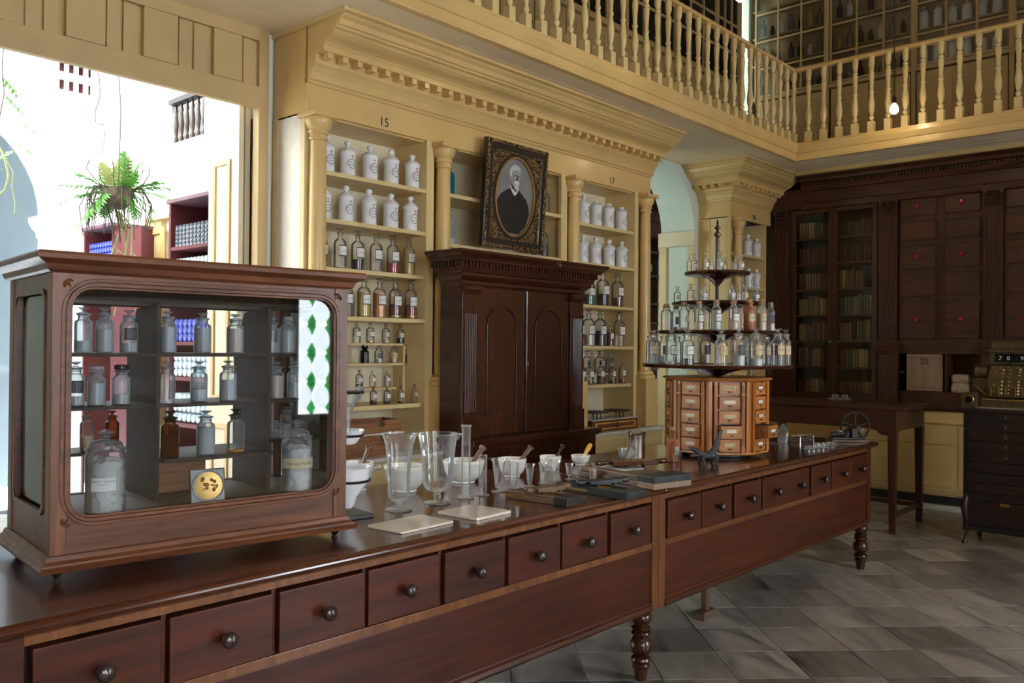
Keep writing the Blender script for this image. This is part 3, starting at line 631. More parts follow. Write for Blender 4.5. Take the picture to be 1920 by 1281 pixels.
for px0, px1 in ((x0, x0+.16), (x1-.16, x1)):
    p = part(w_, 'pilaster', MB().box(px0, WF-.012, .985, px1, WF+.02, 2.02), 'mahogany', w=True, bevel=.002)
    for i in range(7):
        fx = px0+.030+.0165*i; part(p, 'reed', MB().tube([(fx, WF-.012, 1.16), (fx, WF-.012, 1.83)], .0065, 6), 'mahogany', w=True)
    part(p, 'pilaster_capital', MB().mould([(0, 1.96), (.010, 1.965), (.014, 1.98), (.024, 1.99), (.024, 2.018), (0, 2.018)], (px0-.008, WF-.012, 0), (px1+.008, WF-.012, 0), (0, -1, 0)).box(px0-.004, WF-.020, 1.84, px1+.004, WF-.010, 1.855), 'mahogany', w=True)
    part(p, 'pilaster_base', MB().box(px0-.006, WF-.026, .985, px1+.006, WF-.012, 1.13), 'mahogany', w=True, bevel=.003)
mid = (x0+x1)/2
for k, (da, db) in enumerate(((x0+.165, mid-.012), (mid+.012, x1-.165))):
    d = part(w_, 'door', MB().box(da, WF+.004, .99, db, WF+.022, 2.015), 'mahogany', w=True, bevel=.003)
    ca, cb = da+.085, db-.085; cm = (ca+cb)/2; r = (cb-ca)/2; zs = 1.74; zb_ = 1.125
    def outl(o): return [(ca+o, zb_+o), (cb-o, zb_+o)]+[(cm+(r-o)*math.cos(R(t)), zs+(r-o)*math.sin(R(t))) for t in range(0, 181, 12)]
    part(d, 'panel_moulding', MB().ring(outl(0), outl(.016), lambda u_, v_, s: (u_, WF+.004-.010*s, v_)), 'mahogany', w=True, bevel=.002)
    part(d, 'arched_panel', MB().prism(outl(.022), lambda u_, v_, s: (u_, WF+.004-.004*s, v_)), 'mahogany', w=True)
part(w_, 'meeting_stile', MB().tube([(mid, WF, 1.0), (mid, WF, 2.01)], .010, 8), 'mahogany', w=True)
part(w_, 'keyhole', MB().box(mid+.02, WF-.001, 1.47, mid+.028, WF+.004, 1.50), 'brass', w=True)
for i in range(6):
    xa = x0+.03+.222*i; d = part(w_, 'drawer', MB().box(xa, WF-.13, .80, xa+.205, WF-.12, .915), 'mahogany_h', w=True, bevel=.002)
    part(d, 'knob', L([(.005, 0), (.005, .008), (.012, .014), (.010, .022), (0, .026)], 10).xf(Matrix.Translation((xa+.10, WF-.13, .857)) @ Matrix.Rotation(R(90), 4, 'X')), 'dark_knob', w=True)
# ================================================================= PORTRAIT
pc = thing('framed_portrait', (4.89, 4.405, 2.347), 'framed oval grey photograph of a bearded man, leaning above the dark cupboard', 'picture')
pc.rotation_euler = (R(3.5), 0, 0)
fw, fh, th = .69, .80, .045
def fr_(o, z=0): return [(-fw/2+o, o), (fw/2-o, o), (fw/2-o, fh-o), (-fw/2+o, fh-o)]
part(pc, 'frame', MB().ring(fr_(0), fr_(.07), lambda u_, v_, s: (u_, th/2-th*s, v_)), 'frame_black', bevel=.006)
def rail(o0, o1, d0, d1, name, mat): part(pc, name, MB().ring(fr_(o0), fr_(o1), lambda u_, v_, s: (u_, d0-(d0-d1)*s, v_)), mat, bevel=.002)
rail(.004, .030, -th/2, -th/2-.007, 'gilt_border', 'frame_gold'); rail(.068, .080, .0, -th/2+.004, 'inner_border', 'frame_gold')
ell = lambda a, b, n=40, cz=fh/2: [(a*math.cos(2*math.pi*i/n), cz+b*math.sin(2*math.pi*i/n)) for i in range(n)]
sq = []
for i in range(40):
    a = 2*math.pi*i/40; c, s = math.cos(a), math.sin(a); k = min((fw/2-.078)/max(abs(c), 1e-6), (fh/2-.078)/max(abs(s), 1e-6)); sq.append((c*k, fh/2+s*k))
part(pc, 'spandrel', MB().ring(sq, ell(.225, .302), lambda u_, v_, s: (u_, .006-.014*s, v_)), 'frame_gold')
part(pc, 'oval_rim_shadow', MB().ring(ell(.250, .330), ell(.222, .300), lambda u_, v_, s: (u_, .004-.014*s, v_)), 'frame_black')
part(pc, 'oval_rim', MB().ring(ell(.226, .304), ell(.212, .290), lambda u_, v_, s: (u_, .0-.016*s, v_)), 'gilt', bevel=.002)
ph = part(pc, 'photograph', MB().prism(ell(.216, .294), lambda u_, v_, s: (u_, .010-.004*s, v_)), 'photo_grey')
def flat(pts, lay, mat, nm): part(ph, nm, MB().prism([(x*.001, fh/2+z*.001) for x, z in pts], lambda u_, v_, s: (u_, .0058-lay*.0006-.0005*s, v_)), mat)
sm = lambda c, a, b, n=18, t0=0, t1=360: [(c[0]+a*math.cos(R(t0+(t1-t0)*i/n)), c[1]+b*math.sin(R(t0+(t1-t0)*i/n))) for i in range(n+(0 if t1-t0 == 360 else 1))]
flat([(-196, -110), (-188, -40), (-150, 10), (-95, 45), (-45, 66), (10, 40), (45, 66), (95, 30), (140, 0), (170, -50), (185, -110), (150, -205), (75, -272), (-75, -272), (-150, -205)], 1, 'photo_coat', 'coat')
flat([(-45, 66), (-50, 82), (-30, 100), (40, 96), (48, 66), (30, 30), (5, 12), (-20, 34)], 2, 'photo_white', 'collar')
flat([(-38, 100), (-38, 70), (20, 40), (34, 62), (34, 110)], 3, 'photo_shadow', 'neck')
flat(sm((8, 152), 56, 76), 4, 'photo_skin', 'face')
flat([(-62, 150), (-66, 195), (-48, 226), (-15, 245), (25, 243), (55, 228), (62, 200), (50, 196), (30, 208), (-10, 204), (-34, 196), (-42, 150), (-52, 120)], 5, 'photo_hair', 'hair')
flat(sm((-49, 142), 9, 17), 6, 'photo_skin', 'ear')
flat([(-14, 112), (4, 118), (20, 122), (38, 116), (50, 104), (42, 84), (28, 62), (12, 56), (0, 66), (-6, 92)], 6, 'photo_hair', 'beard')
flat(sm((2, 168), 13, 4), 7, 'photo_shadow', 'eye'); flat(sm((39, 166), 10, 4), 7, 'photo_shadow', 'eye')
flat(sm((0, 180), 15, 3), 7, 'photo_hair', 'eyebrow'); flat(sm((40, 177), 12, 3), 7, 'photo_hair', 'eyebrow')
flat([(18, 166), (26, 166), (32, 136), (24, 129), (12, 134)], 7, 'photo_shadow', 'nose')
flat([(-6, 120), (20, 130), (46, 118), (52, 106), (34, 112), (20, 116), (4, 110), (-12, 106)], 8, 'photo_white', 'moustache')
flat(sm((20, 20), 4, 4, 10), 3, 'photo_grey', 'button')
# ================================================================= DARK WALL JOINERY (bookcase, drawers)
zB = lambda px, py, x=XB: hit(px, py, x=x).z
j = thing('dark_wall_bookcase', (XB, 2.0, 1.0), 'dark wooden wall fitting with fluted pilasters, glazed bookcase doors and rows of drawers', 'bookcase')
YE = 4.44; YR = .9
BX = lambda y0, z0, y1, z1, x0=0, x1=.02: MB().box(XB+x0, min(y0, y1), z0, XB+x1, max(y0, y1), z1)
part(j, 'back_panel', BX(YE, 1.05, YR, 3.58, .30, .32), 'wall_wood', w=True)
part(j, 'frieze', BX(YE, 3.20, YR, 3.42, -.02, .30), 'wall_wood_h', w=True)
WBC = [(.02, 3.18), (.04, 3.19), (.045, 3.21), (.05, 3.25), (.03, 3.26), (.03, 3.38), (.05, 3.39), (.06, 3.41), (.075, 3.43), (.075, 3.475), (.12, 3.48), (.13, 3.51), (.17, 3.54), (.18, 3.58), (0, 3.58), (0, 3.18)]
part(j, 'cornice', MB().mould(WBC, (XB, PY-.385, 0), (XB, YR, 0), (-1, 0, 0)), 'wall_wood_h', w=True)
struct('trim_7', MB().mould([(.17, 3.545), (.20, 3.55), (.235, 3.58), (.17, 3.58)], (XB, PY-.385, 0), (XB, YR, 0), (-1, 0, 0)), 'yellow_paint')
dmb = MB().box(-.012, -.0085, 0, .012, .0085, .03).mesh('dentil', 'wall_wood')
for i in range(86): part(j, 'dentil', dmb, None, loc=(-.087, 4.05-2.0-.034*i, 2.437))
# pilasters
def pil(ya, yb_, to_base=True):
    p = part(j, 'pilaster', BX(ya, 1.70, yb_, 3.02, -.035, .02), 'wall_wood', w=True)
    n = 7; wdt = (ya-yb_)
    for i in range(n):
        yy = ya-wdt*(i+.5)/n; part(p, 'reed', MB().tube([(XB-.035, yy, 1.72), (XB-.035, yy, 3.01)], .0085, 6), 'wall_wood', w=True)
    c = part(j, 'carved_capital', BX(ya+.012, 3.18, yb_-.012, 3.205, -.06, .02).box(XB-.03, yb_, 3.02, XB+.02, ya, 3.18), 'wall_wood', w=True)
    for r_i, (zz, q) in enumerate(((3.03, .012), (3.075, .02), (3.12, .03))):
        for i in range(4):
            yy = ya-wdt*(i+.5)/4
            part(c, 'acanthus_leaf', MB().add([(XB-.035, yy-.018, zz), (XB-.035, yy+.018, zz), (XB-.045-q*.5, yy+.014, zz+.03), (XB-.050-q, yy+.007, zz+.045), (XB-.058-q, yy, zz+.038), (XB-.050-q, yy-.007, zz+.045), (XB-.045-q*.5, yy-.014, zz+.03), (XB-.05, yy, zz+.02)], [(0, 1, 7), (1, 2, 7), (2, 3, 4, 7), (4, 5, 6, 7), (6, 0, 7)]), 'wall_wood', w=True)
    for s in (ya-.01, yb_+.01): part(c, 'volute', L([(.004, 0), (.018, .002), (.018, .02), (.004, .024)], 10).xf(Matrix.Translation((XB-.045, s, 3.165)) @ Matrix.Rotation(R(-90), 4, 'Y')), 'wall_wood', w=True)
    part(j, 'pilaster_base', MB().mould([(.0, 1.58), (.075, 1.58), (.08, 1.60), (.06, 1.615), (.065, 1.64), (.045, 1.65), (.05, 1.68), (.035, 1.70), (0, 1.70)], (XB, ya+.03, 0), (XB, yb_-.03, 0), (-1, 0, 0)), 'wall_wood_h', w=True)
    part(j, 'pilaster_pedestal', BX(ya+.015, 1.06, yb_-.015, 1.58, -.04, .02), 'wall_wood', w=True)
PIL = [(4.40, 4.24), (3.214, 3.040), (2.221, 2.053), (1.26, 1.09)]
for a_, b_ in PIL: pil(a_, b_)
# glazed doors
rows = [1.129+(3.137-1.129)*k/7 for k in range(8)]
part(j, 'case_side', MB().box(XB, 4.20, 1.06, XB+.30, 4.235, 3.2).box(XB, 3.22, 1.06, XB+.30, 3.25, 3.2), 'wall_wood', w=True)
panes = [(4.151, 3.783), (3.682, 3.303)]
for k, (ya, yb_) in enumerate(panes):
    fr = BX(ya+.05, 1.07, ya, 3.19, -.012, .014); fr.box(XB-.012, yb_-(.05), 1.07, XB+.014, yb_, 3.19)
    fr.box(XB-.012, yb_, 3.137, XB+.014, ya, 3.19); fr.box(XB-.012, yb_, 1.07, XB+.014, ya, 1.129)
    d = part(j, 'glazed_door', fr, 'wall_wood', w=True, bevel=.002)
    for i in range(7):
        if i: part(d, 'glazing_bar', BX(ya, rows[i]-.009, yb_, rows[i]+.009, -.008, .010), 'wall_wood_h', w=True)
        part(d, 'pane', BX(ya, rows[i]+.005, yb_, rows[i+1]-.005, .002, .004), 'pane_glass', w=True)
part(j, 'centre_stile', BX(3.733, 1.07, 3.728, 3.19, -.016, .0), 'wall_wood', w=True)
part(j, 'knob', L([(.006, 0), (.006, .012), (.017, .018), (.017, .028), (0, .036)], 12).xf(Matrix.Translation((XB-.012, 3.745, 1.70)) @ Matrix.Rotation(R(-90), 4, 'Y')), 'green_glass', w=True, label='green glass knob')
for z in rows[:-1]: part(j, 'shelf', BX(4.20, z-.01, 3.25, z+.008, .03, .29), 'wall_wood_h', w=True)
# drawers: z levels taken down the left drawer column
dz = [(2.885, 3.055), (2.655, 2.83), (2.365, 2.60), (2.085, 2.315), (1.725, 2.03)]
dz = []
for ya_, yb2 in ((372, 406.5), (418, 452), (462, 504), (513.5, 556), (567, 634)): dz.append((zB(1690, yb2), zB(1690, ya_)))
part(j, 'drawer_framing', BX(3.03, 1.64, YR, 3.19, .012, .29), 'wall_wood', w=True)
cols = [(3.018, 2.669), (2.593, 2.259), (2.035, 1.70), (1.63, 1.28)]
for ci, (ya, yb_) in enumerate(cols):
    for ri, (za, zb_) in enumerate(dz):
        d = part(j, 'drawer', BX(ya-.006, za+.004, yb_+.006, zb_-.004, -.012, .012), 'wall_wood_h', w=True, bevel=.003)
        part(j, 'drawer_bead', MB().ring([(ya, za-.004), (yb_, za-.004), (yb_, zb_+.004), (ya, zb_+.004)], [(ya-.008, za+.004), (yb_+.008, za+.004), (yb_+.008, zb_-.004), (ya-.008, zb_-.004)], lambda u_, v_, s: (XB+.012-.032*s, u_, v_)), 'wall_wood', w=True)
        if ri in (0, 2, 4) or ci == 3:
            part(d, 'knob', L([(.007, 0), (.007, .010), (.019, .015), (.021, .026), (.014, .036), (0, .039)], 12).xf(Matrix.Translation((XB-.012, (ya+yb_)/2, (za+zb_)/2)) @ Matrix.Rotation(R(-90), 4, 'Y')), 'red_knob', w=True, label='red glass knob')
# pigeonhole row with door 20 and the dark opening
zt, zb0 = zB(1700, 663), zB(1700, 733)
part(j, 'pigeonhole_rail', MB().box(XB-.01, YR, zt, XB+.29, 3.03, dz[4][0]-.01).box(XB-.01, YR, 1.06, XB+.29, 3.03, zb0), 'wall_wood_h', w=True)
part(j, 'pigeonhole_divider', MB().box(XB, 2.56, zb0, XB+.28, 2.58, zt), 'wall_wood', w=True)
d = part(j, 'hatch_door', MB().box(XB-.014, 2.60, zb0+.005, XB+.008, 2.945, zt-.005), 'pale_box_wood', w=True, bevel=.003, label='pale worn hatch door stencilled 20')
for zz in (zb0+.035, zt-.045): part(d, 'batten', MB().box(XB-.019, 2.605, zz, XB-.0142, 2.94, zz+.006), 'old_wood', w=True)
tx = text_mb('20', .085, .001).xf(Matrix.Translation((XB-.015, 2.775, zt-.085)) @ Matrix.Rotation(R(-90), 4, 'Z')); part(d, 'numeral', tx, 'label_ink', w=True)
part(j, 'latch_ring', L([(.004, 0), (.02, .002), (.02, .012), (.004, .016)], 12).xf(Matrix.Translation((XB-.01, 2.985, (zb0+zt)/2)) @ Matrix.Rotation(R(-90), 4, 'Y')), 'dark_metal', w=True)
# ledge and yellow cupboards below
part(j, 'ledge', MB().box(XB-.09, YR, 1.02, XB+.30, YE, 1.06).box(XB-.06, YR, .995, XB+.30, YE, 1.022), 'wall_wood_h', w=True, bevel=.005)
lc = thing('yellow_base_cupboards', (XB, 2.3, .0), 'yellow painted base cupboards with panelled drawer and door below the dark fitting', 'cupboard')
part(lc, 'carcass', MB().box(XB-.03, YR, .14, XB+.30, YE-.18, .994), 'yellow_paint', w=True)
part(lc, 'moulding', MB().mould([(.03, .86), (.045, .862), (.06, .875), (.06, .885), (.045, .895), (.045, .905), (.03, .91)], (XB, YE-.18, 0), (XB, YR, 0), (-1, 0, 0)), 'yellow_paint', w=True)
part(lc, 'skirting', MB().mould([(0, 0), (.0, .14), (.05, .16), (.05, .20), (.035, .215), (0, .215)], (XB, YE-.18, 0), (XB, YR, 0), (-1, 0, 0)), 'tan_paint', w=True)
part(lc, 'toe_kick', MB().box(XB-.01, YR, 0, XB+.3, YE-.18, .145), 'slate', w=True)
part(lc, 'toe_sill', MB().box(XB-.08, YR, 0, XB, YE-.18, .05), 'marble_slab', w=True)
for ya, yb_ in ((3.62, 3.12), (3.02, 2.50), (2.44, 1.95), (1.9, 1.4)):
    dd = part(lc, 'drawer', MB().box(XB-.042, yb_, .66, XB-.03, ya, .835), 'yellow_paint', w=True, bevel=.003)
    part(dd, 'knob', L([(.007, 0), (.007, .012), (.022, .018), (.024, .03), (0, .044)], 14).xf(Matrix.Translation((XB-.042, (ya+yb_)/2, .745)) @ Matrix.Rotation(R(-90), 4, 'Y')), 'white_knob', w=True, label='white porcelain knob')
    part(lc, 'door', MB().box(XB-.040, yb_, .23, XB-.03, ya, .64), 'yellow_paint', w=True, bevel=.003)
# books
rnd.seed(5)
bnames = ['tan', 'brown', 'olive', 'buff', 'red', 'green', 'grey']; bmesh_ = {}
def book_mesh(c):
    if c not in bmesh_:
        m_ = MB(); pr_ = [(0, -.5), (.8, -.38), (1.1, 0), (.8, .38), (0, .5)]   # rounded spine towards -x
        n_ = len(pr_); vs = [(-p*.06, q, z) for z in (0, 1) for p, q in pr_]+[(.75, q, z) for z in (0, 1) for q in (-.5, .5)]
        m_.add(vs, [(i, i+1, n_+i+1, n_+i) for i in range(n_-1)]+[(0, 1, 2, 3, 4, 11, 10)[:5]+(2*n_+1, 2*n_), tuple(range(n_, 2*n_))+(2*n_+3, 2*n_+2), (0, n_, 2*n_+2, 2*n_), (4, 2*n_+1, 2*n_+3, n_+4), (2*n_, 2*n_+2, 2*n_+3, 2*n_+1)])
        for z in (.14, .30, .62, .80): m_.add([(-.026-p*.06, q*1.0, z+dz_) for dz_ in (0, .022) for p, q in pr_], [(i, i+1, n_+i+1, n_+i) for i in range(n_-1)])
        me = m_.mesh('book', 'book_'+c); bmesh_[c] = me
    return bmesh_[c]
for ci, (ya, yb_) in enumerate(panes):
    for ri in range(7):
        z0 = rows[ri]+.009; lo, hi = yb_+.004, ya-.004; y = hi; run = 0; k = 0; pal = rnd.choice([['tan', 'brown', 'buff'], ['olive', 'green', 'grey'], ['red', 'brown'], ['buff', 'tan'], ['olive', 'buff', 'red'], ['brown', 'green']])
        hh = rnd.uniform(.17, .21) if ri not in (0,) else .13; c = rnd.choice(pal)
        stop = lo+(.10 if (ci == 1 and ri in (4,)) else 0)
        while y-.022 > stop and k < 15:
            if run <= 0: run = rnd.randint(2, 5); c = rnd.choice(pal); wd = rnd.uniform(.023, .036); hb = hh*rnd.uniform(.92, 1.12)
            wd2 = min(wd*rnd.uniform(.94, 1.05), y-stop)
            o = single('book', book_mesh(c), None, '%s leather book, %s from left, %s shelf of the %s glazed bookcase door' % (c, ORD[k], ['bottom', 'second lowest', 'third lowest', 'middle', 'third highest', 'second highest', 'top'][ri], ('left', 'right')[ci]), 'book', group='old books in the glazed bookcase')
            o.location = (XB+.070+rnd.uniform(0, .012), y-wd2/2, z0); o.scale = (.20, wd2*.95, min(hb*rnd.uniform(.97, 1.03), .245)); y -= wd2+.0008; run -= 1; k += 1
# paper parcels
def parcel(z, lab, sx, sz):
    m_ = MB(); n_ = 12; rows_ = [(0, .93), (.25, 1.03), (.6, 1.0), (.9, .93), (1, .8)]
    for zi, (t_, q) in enumerate(rows_):
        for i in range(n_):
            a_ = 2*math.pi*i/n_; sxx = abs(math.cos(a_))**.45*math.copysign(1, math.cos(a_)); syy = abs(math.sin(a_))**.45*math.copysign(1, math.sin(a_))
            m_.v.append((.11*sxx*q+rnd.uniform(-.006, .006), sx*syy*q+rnd.uniform(-.006, .006), t_*sz+rnd.uniform(0, .006)*(zi > 0)))
    m_.f = [(i*n_+k_, i*n_+(k_+1) % n_, (i+1)*n_+(k_+1) % n_, (i+1)*n_+k_) for i in range(4) for k_ in range(n_)]+[tuple(range(n_))[::-1], tuple(range(4*n_, 5*n_))]; m_.sm = [False]*len(m_.f)
    o = single('paper_parcel', m_, 'paper_bag', lab, 'parcel', group='parcels in the dark pigeonhole'); o.location = (XB+.13, 2.455, z)
parcel(zb0+.001, 'brown paper parcel in the dark pigeonhole, lower of the two', .088, .098); parcel(zb0+.103, 'brown paper parcel in the dark pigeonhole, upper of the two', .082, .075)
# ================================================================= THE LONG COUNTER
TOPZ = .93
c = thing('shop_counter', (3.62, 2.28, 0), 'long reddish brown wooden shop counter with sixteen small drawers and turned legs', 'counter')
F0, BK = 2.28, 3.22
def nose(y0, s): return [(y0, TOPZ-.042), (y0-.012*s, TOPZ-.040), (y0-.030*s, TOPZ-.030), (y0-.038*s, TOPZ-.018), (y0-.032*s, TOPZ-.006), (y0-.020*s, TOPZ)]
for a, b in ((.58, 3.618), (3.622, 6.56)):
    pf = nose(2.275, 1)+nose(BK+.02, -1)[::-1]
    e = .03 if b > 5 else 0
    part(c, 'counter_top', MB().prism(pf, lambda u_, v_, s: (a if s == 0 else b, u_, v_)), 'counter_top', w=True, bevel=.006)
def yb(x0, x1, z0, z1, mat, name, y=F0, th=.03, bev=.002, **k): return part(c, name, MB().box(x0, y, z0, x1, y+th, z1), mat, w=True, bevel=bev, **k)
yb(.67, 3.562, .862, .888, 'counter_stile', 'top_rail'); yb(3.677, 6.44, .862, .888, 'counter_stile', 'top_rail')
yb(.67, 3.562, .632, .662, 'counter_stile', 'middle_rail'); yb(3.677, 6.44, .632, .662, 'counter_stile', 'middle_rail')
yb(3.562, 3.618, .335, .888, 'counter_stile', 'stile', F0-.004); yb(3.622, 3.677, .335, .888, 'counter_stile', 'stile', F0-.004)
yb(.67, .775, .335, .888, 'counter_wood', 'stile', F0-.004); yb(6.44, 6.50, .335, .888, 'counter_wood', 'stile', F0-.004)
for a, b in ((.775, 3.562), (3.677, 6.44)):
    yb(a, b, .375, .630, 'counter_wood', 'apron_board', F0+.006)
    p = part(c, 'bottom_bead', MB().mould([(-.02, .335), (.012, .335), (.016, .345), (.010, .360), (.002, .368), (.0, .376), (-.02, .376)], (a, F0+.004, 0), (b, F0+.004, 0), (0, -1, 0)), 'counter_wood', w=True)
part(c, 'drawer_shade_block', MB().box(.70, F0+.03, .64, 3.60, BK-.04, .885).box(3.64, F0+.03, .64, 6.47, BK-.04, .885), 'hollow_shade', w=True)  # solid black block, shade of the drawer space put into its colour
for (a, b) in ((.67, 3.60), (3.64, 6.50)):
    part(c, 'end_panel', MB().box(a, F0+.03, .34, a+.03, BK-.02, .888).box(b-.03, F0+.03, .34, b, BK-.02, .888), 'counter_wood', w=True)
    part(c, 'back_rail', MB().box(a+.03, BK-.05, .34, b-.03, BK-.02, .888), 'counter_wood', w=True)
dmsh = {}
n_ = 0
for s0, xs0 in ((.793, 0), (3.690, 1)):
    for i in range(8):
        x0_ = s0+.3447*i; x1_ = x0_+.3235
        yb(x0_-.0215+.003, x0_-.004, .664, .862, 'counter_wood', 'divider', F0+.004, .02, .001) if i else None
        if 'd' not in dmsh:
            m_ = MB().box(0, 0, 0, .3235, .28, .186); dmsh['d'] = m_.mesh('drawer', 'counter_wood')
            dmsh['k'] = L([(.010, -.002), (.009, .012), (.012, .016), (.021, .022), (.024, .032), (.023, .040), (.017, .046), (0, .049)], 20).xf(Matrix.Rotation(R(90), 4, 'X')).mesh('knob', 'dark_knob')
        d = part(c, 'drawer', dmsh['d'], None, loc=(x0_-3.62, -.014 if (n_ % 3) else -.008, .667), bevel=.004)
        part(d, 'knob', dmsh['k'], None, loc=(.162, 0, .093)); n_ += 1
LEG = [(.028, 0), (.034, .05), (.040, .055), (.044, .070), (.038, .080), (.046, .088), (.050, .098), (.046, .108), (.030, .114), (.040, .125), (.052, .145), (.056, .165), (.052, .185), (.040, .205), (.030, .212), (.044, .218), (.048, .226), (.044, .234), (.032, .238), (.044, .243), (.047, .250), (.042, .256), (.030, .262), (.040, .272), (.050, .290), (.053, .303), (.048, .318), (.036, .330), (.030, .334)]
lm = L([(r, z) for r, z in LEG], 24).mesh('leg', 'mahogany')
for x, y in ((3.545, 2.325), (6.44, 2.325), (.74, 2.325), (.74, 3.08), (3.62, 3.08), (6.44, 3.08)): part(c, 'leg', lm, None, loc=(x-3.62, y-2.28, 0), bevel=0)
part(c, 'caster_block', MB().box(-.07, -.035, 0, .07, .035, .05).box(-.02, -.02, .05, .02, .02, .335), 'old_wood', bevel=.006, loc=(4.62-3.62, .30, 0))
# ================================================================= DISPLAY CASE
CA = Vector((.902, 2.53, 0)); CT = R(-6.37); cex = Vector((math.cos(CT), math.sin(CT), 0)); cey = Vector((-math.sin(CT), math.cos(CT), 0))
def cl(px, py, d):                    # pixel -> case-local (x, d, z)
    r_ = ray(px, py); t_ = (CA.dot(cey)+d)/r_.dot(cey); p_ = Vector((0, 0, CH))+t_*r_
    return ((p_-CA).dot(cex), d, p_.z)
k_ = thing('display_case', (CA.x, CA.y, TOPZ), 'brown wooden glass-fronted display case full of apothecary bottles at the left end of the counter', 'display case', rz=CT)
CW, CD, Z = .985, .55, TOPZ
def cb(name, x0, y0, z0, x1, y1, z1, mat='case_wood', bev=.002, par=None): return part(par or k_, name, MB().box(x0, y0, z0-Z, x1, y1, z1-Z), mat, bevel=bev)
BM = [(.02, .0), (.045, .0), (.048, .010), (.040, .016), (.038, .022), (.028, .030), (.024, .042), (.020, .045)]
def rect_path(o=0): return [(0+.02, .02, 0), (CW-.02, .02, 0), (CW-.02, CD-.02, 0), (.02, CD-.02, 0), (.02, .02, 0)], [(-1, -1, 0), (1, -1, 0), (1, 1, 0), (-1, 1, 0), (-1, -1, 0)]
pts, outs = rect_path()
part(k_, 'base_moulding', MB().path([(p-.02, z+.035) for p, z in BM]+[(-.01, .08), (-.01, .035)], pts, outs).box(.02, .02, .035, CW-.02, CD-.02, .05), 'case_wood', bevel=0)
TMo = [(-.01, .868), (.004, .870), (.012, .876), (.018, .892), (.034, .900), (.044, .906), (.046, .918), (.040, .926), (-.01, .926)]
part(k_, 'top_moulding', MB().path(TMo, pts, outs), 'case_wood')
part(k_, 'top_board', MB().box(-.018, -.018, .912, CW+.018, CD+.018, .924).box(.03, .03, .862, CW-.03, CD-.03, .90), 'case_wood', bevel=.003)
for x_, y_ in ((.022, .022), (CW-.072, .022), (.022, CD-.072), (CW-.072, CD-.072)): part(k_, 'corner_post', MB().box(x_, y_, .045, x_+.044 if x_ < .5 else x_+.05, y_+.05, .87), 'case_wood_v', bevel=.002)
# front frame: solid plate with round-cornered opening, bead round the glass, carved corners
gx0, gx1, gz0, gz1 = .068, .918, 1.103-Z, 1.765-Z
OP = rrect(gx0, gz0, gx1, gz1, .065); nO = len(OP)
def outer_match(x0, z0, x1, z1):
    cx_, cz_ = (gx0+gx1)/2, (gz0+gz1)/2; o = []
    for i, (u_, v_) in enumerate(OP):
        q = i//6
        o.append(((x0, x1, x1, x0)[q] if i % 6 in (0, 1, 2, 3, 4, 5) and False else None, None))
    out = []
    cor = [(x0, z0), (x1, z0), (x1, z1), (x0, z1)]
    for i, (u_, v_) in enumerate(OP):
        q = i//6; k2 = i % 6
        if q == 0: p_ = (x0, v_) if k2 == 0 else ((u_, z0) if k2 == 5 else cor[0])
        elif q == 1: p_ = (u_, z0) if k2 == 0 else ((x1, v_) if k2 == 5 else cor[1])
        elif q == 2: p_ = (x1, v_) if k2 == 0 else ((u_, z1) if k2 == 5 else cor[2])
        else: p_ = (u_, z1) if k2 == 0 else ((x0, v_) if k2 == 5 else cor[3])
        if k2 in (1, 4): p_ = (p_[0], p_[1])
        out.append(p_)
    return out
ff = part(k_, 'front_frame', MB().ring(outer_match(.064, .045, CW-.070, .870), OP, lambda u_, v_, s: (u_, .026+.022*s, v_)), 'case_wood')
def off(o, r=.065): return rrect(gx0+o, gz0+o, gx1-o, gz1-o, r-o)
part(ff, 'glass_bead', MB().ring(off(-.022, .075), off(-.012, .07), lambda u_, v_, s: (u_, .026-.007*s, v_)).ring(off(-.010, .07), off(.001), lambda u_, v_, s: (u_, .026-.010*s, v_)).ring(off(.001), off(.008), lambda u_, v_, s: (u_, .030-.006*s, v_)), 'case_wood', bevel=.0015, kind='stuff')
for (x_, z_, sx, sz) in ((gx0-.02, gz0-.02, 1, 1), (gx1+.02, gz0-.02, -1, 1), (gx0-.02, gz1+.02, 1, -1), (gx1+.02, gz1+.02, -1, -1)):
    m_ = MB()
    for a_ in (15, 45, 75):
        l_ = .034 if a_ == 45 else .030
        m_.tube([(x_+sx*.004, .026, z_+sz*.004), (x_+sx*.022*math.cos(R(a_)), .021, z_+sz*.022*math.sin(R(a_))), (x_+sx*l_*math.cos(R(a_)), .025, z_+sz*l_*math.sin(R(a_)))], [.002, .005, .001], 6)
    part(ff, 'carved_corner', m_, 'case_wood')
part(k_, 'front_pane', MB().prism(off(-.004), lambda u_, v_, s: (u_, .036+.003*s, v_)), 'case_glass')
for sx_ in (0, 1):
    X = .026 if sx_ == 0 else CW-.048
    sd = part(k_, 'side_frame', MB().ring([(.07, .045), (CD-.07, .045), (CD-.07, .87), (.07, .87)], [(.10, .185), (CD-.10, .185), (CD-.10, .82), (.10, .82)], lambda u_, v_, s: (X+.022*s, u_, v_)), 'case_wood')
    o_ = X-.006 if sx_ == 0 else X+.022
    part(sd, 'glass_bead', MB().ring(rrect(.092, .177, CD-.092, .828, .04), rrect(.106, .191, CD-.106, .814, .03), lambda u_, v_, s: (o_+.006*s, u_, v_)), 'case_wood')
    part(k_, 'side_pane', MB().box(X+.010, .098, .18, X+.013, CD-.098, .825), 'case_glass')
bf = part(k_, 'back_frame', MB().ring([(.07, .045), (CW-.07, .045), (CW-.07, .87), (.07, .87)], [(.075, .17), (CW-.075, .17), (CW-.075, .80), (.075, .80)], lambda u_, v_, s: (u_, CD-.045+.02*s, v_)), 'case_inside')
part(k_, 'back_pane', MB().box(.07, CD-.036, .165, CW-.07, CD-.033, .805), 'case_glass')
FLZ = 1.097
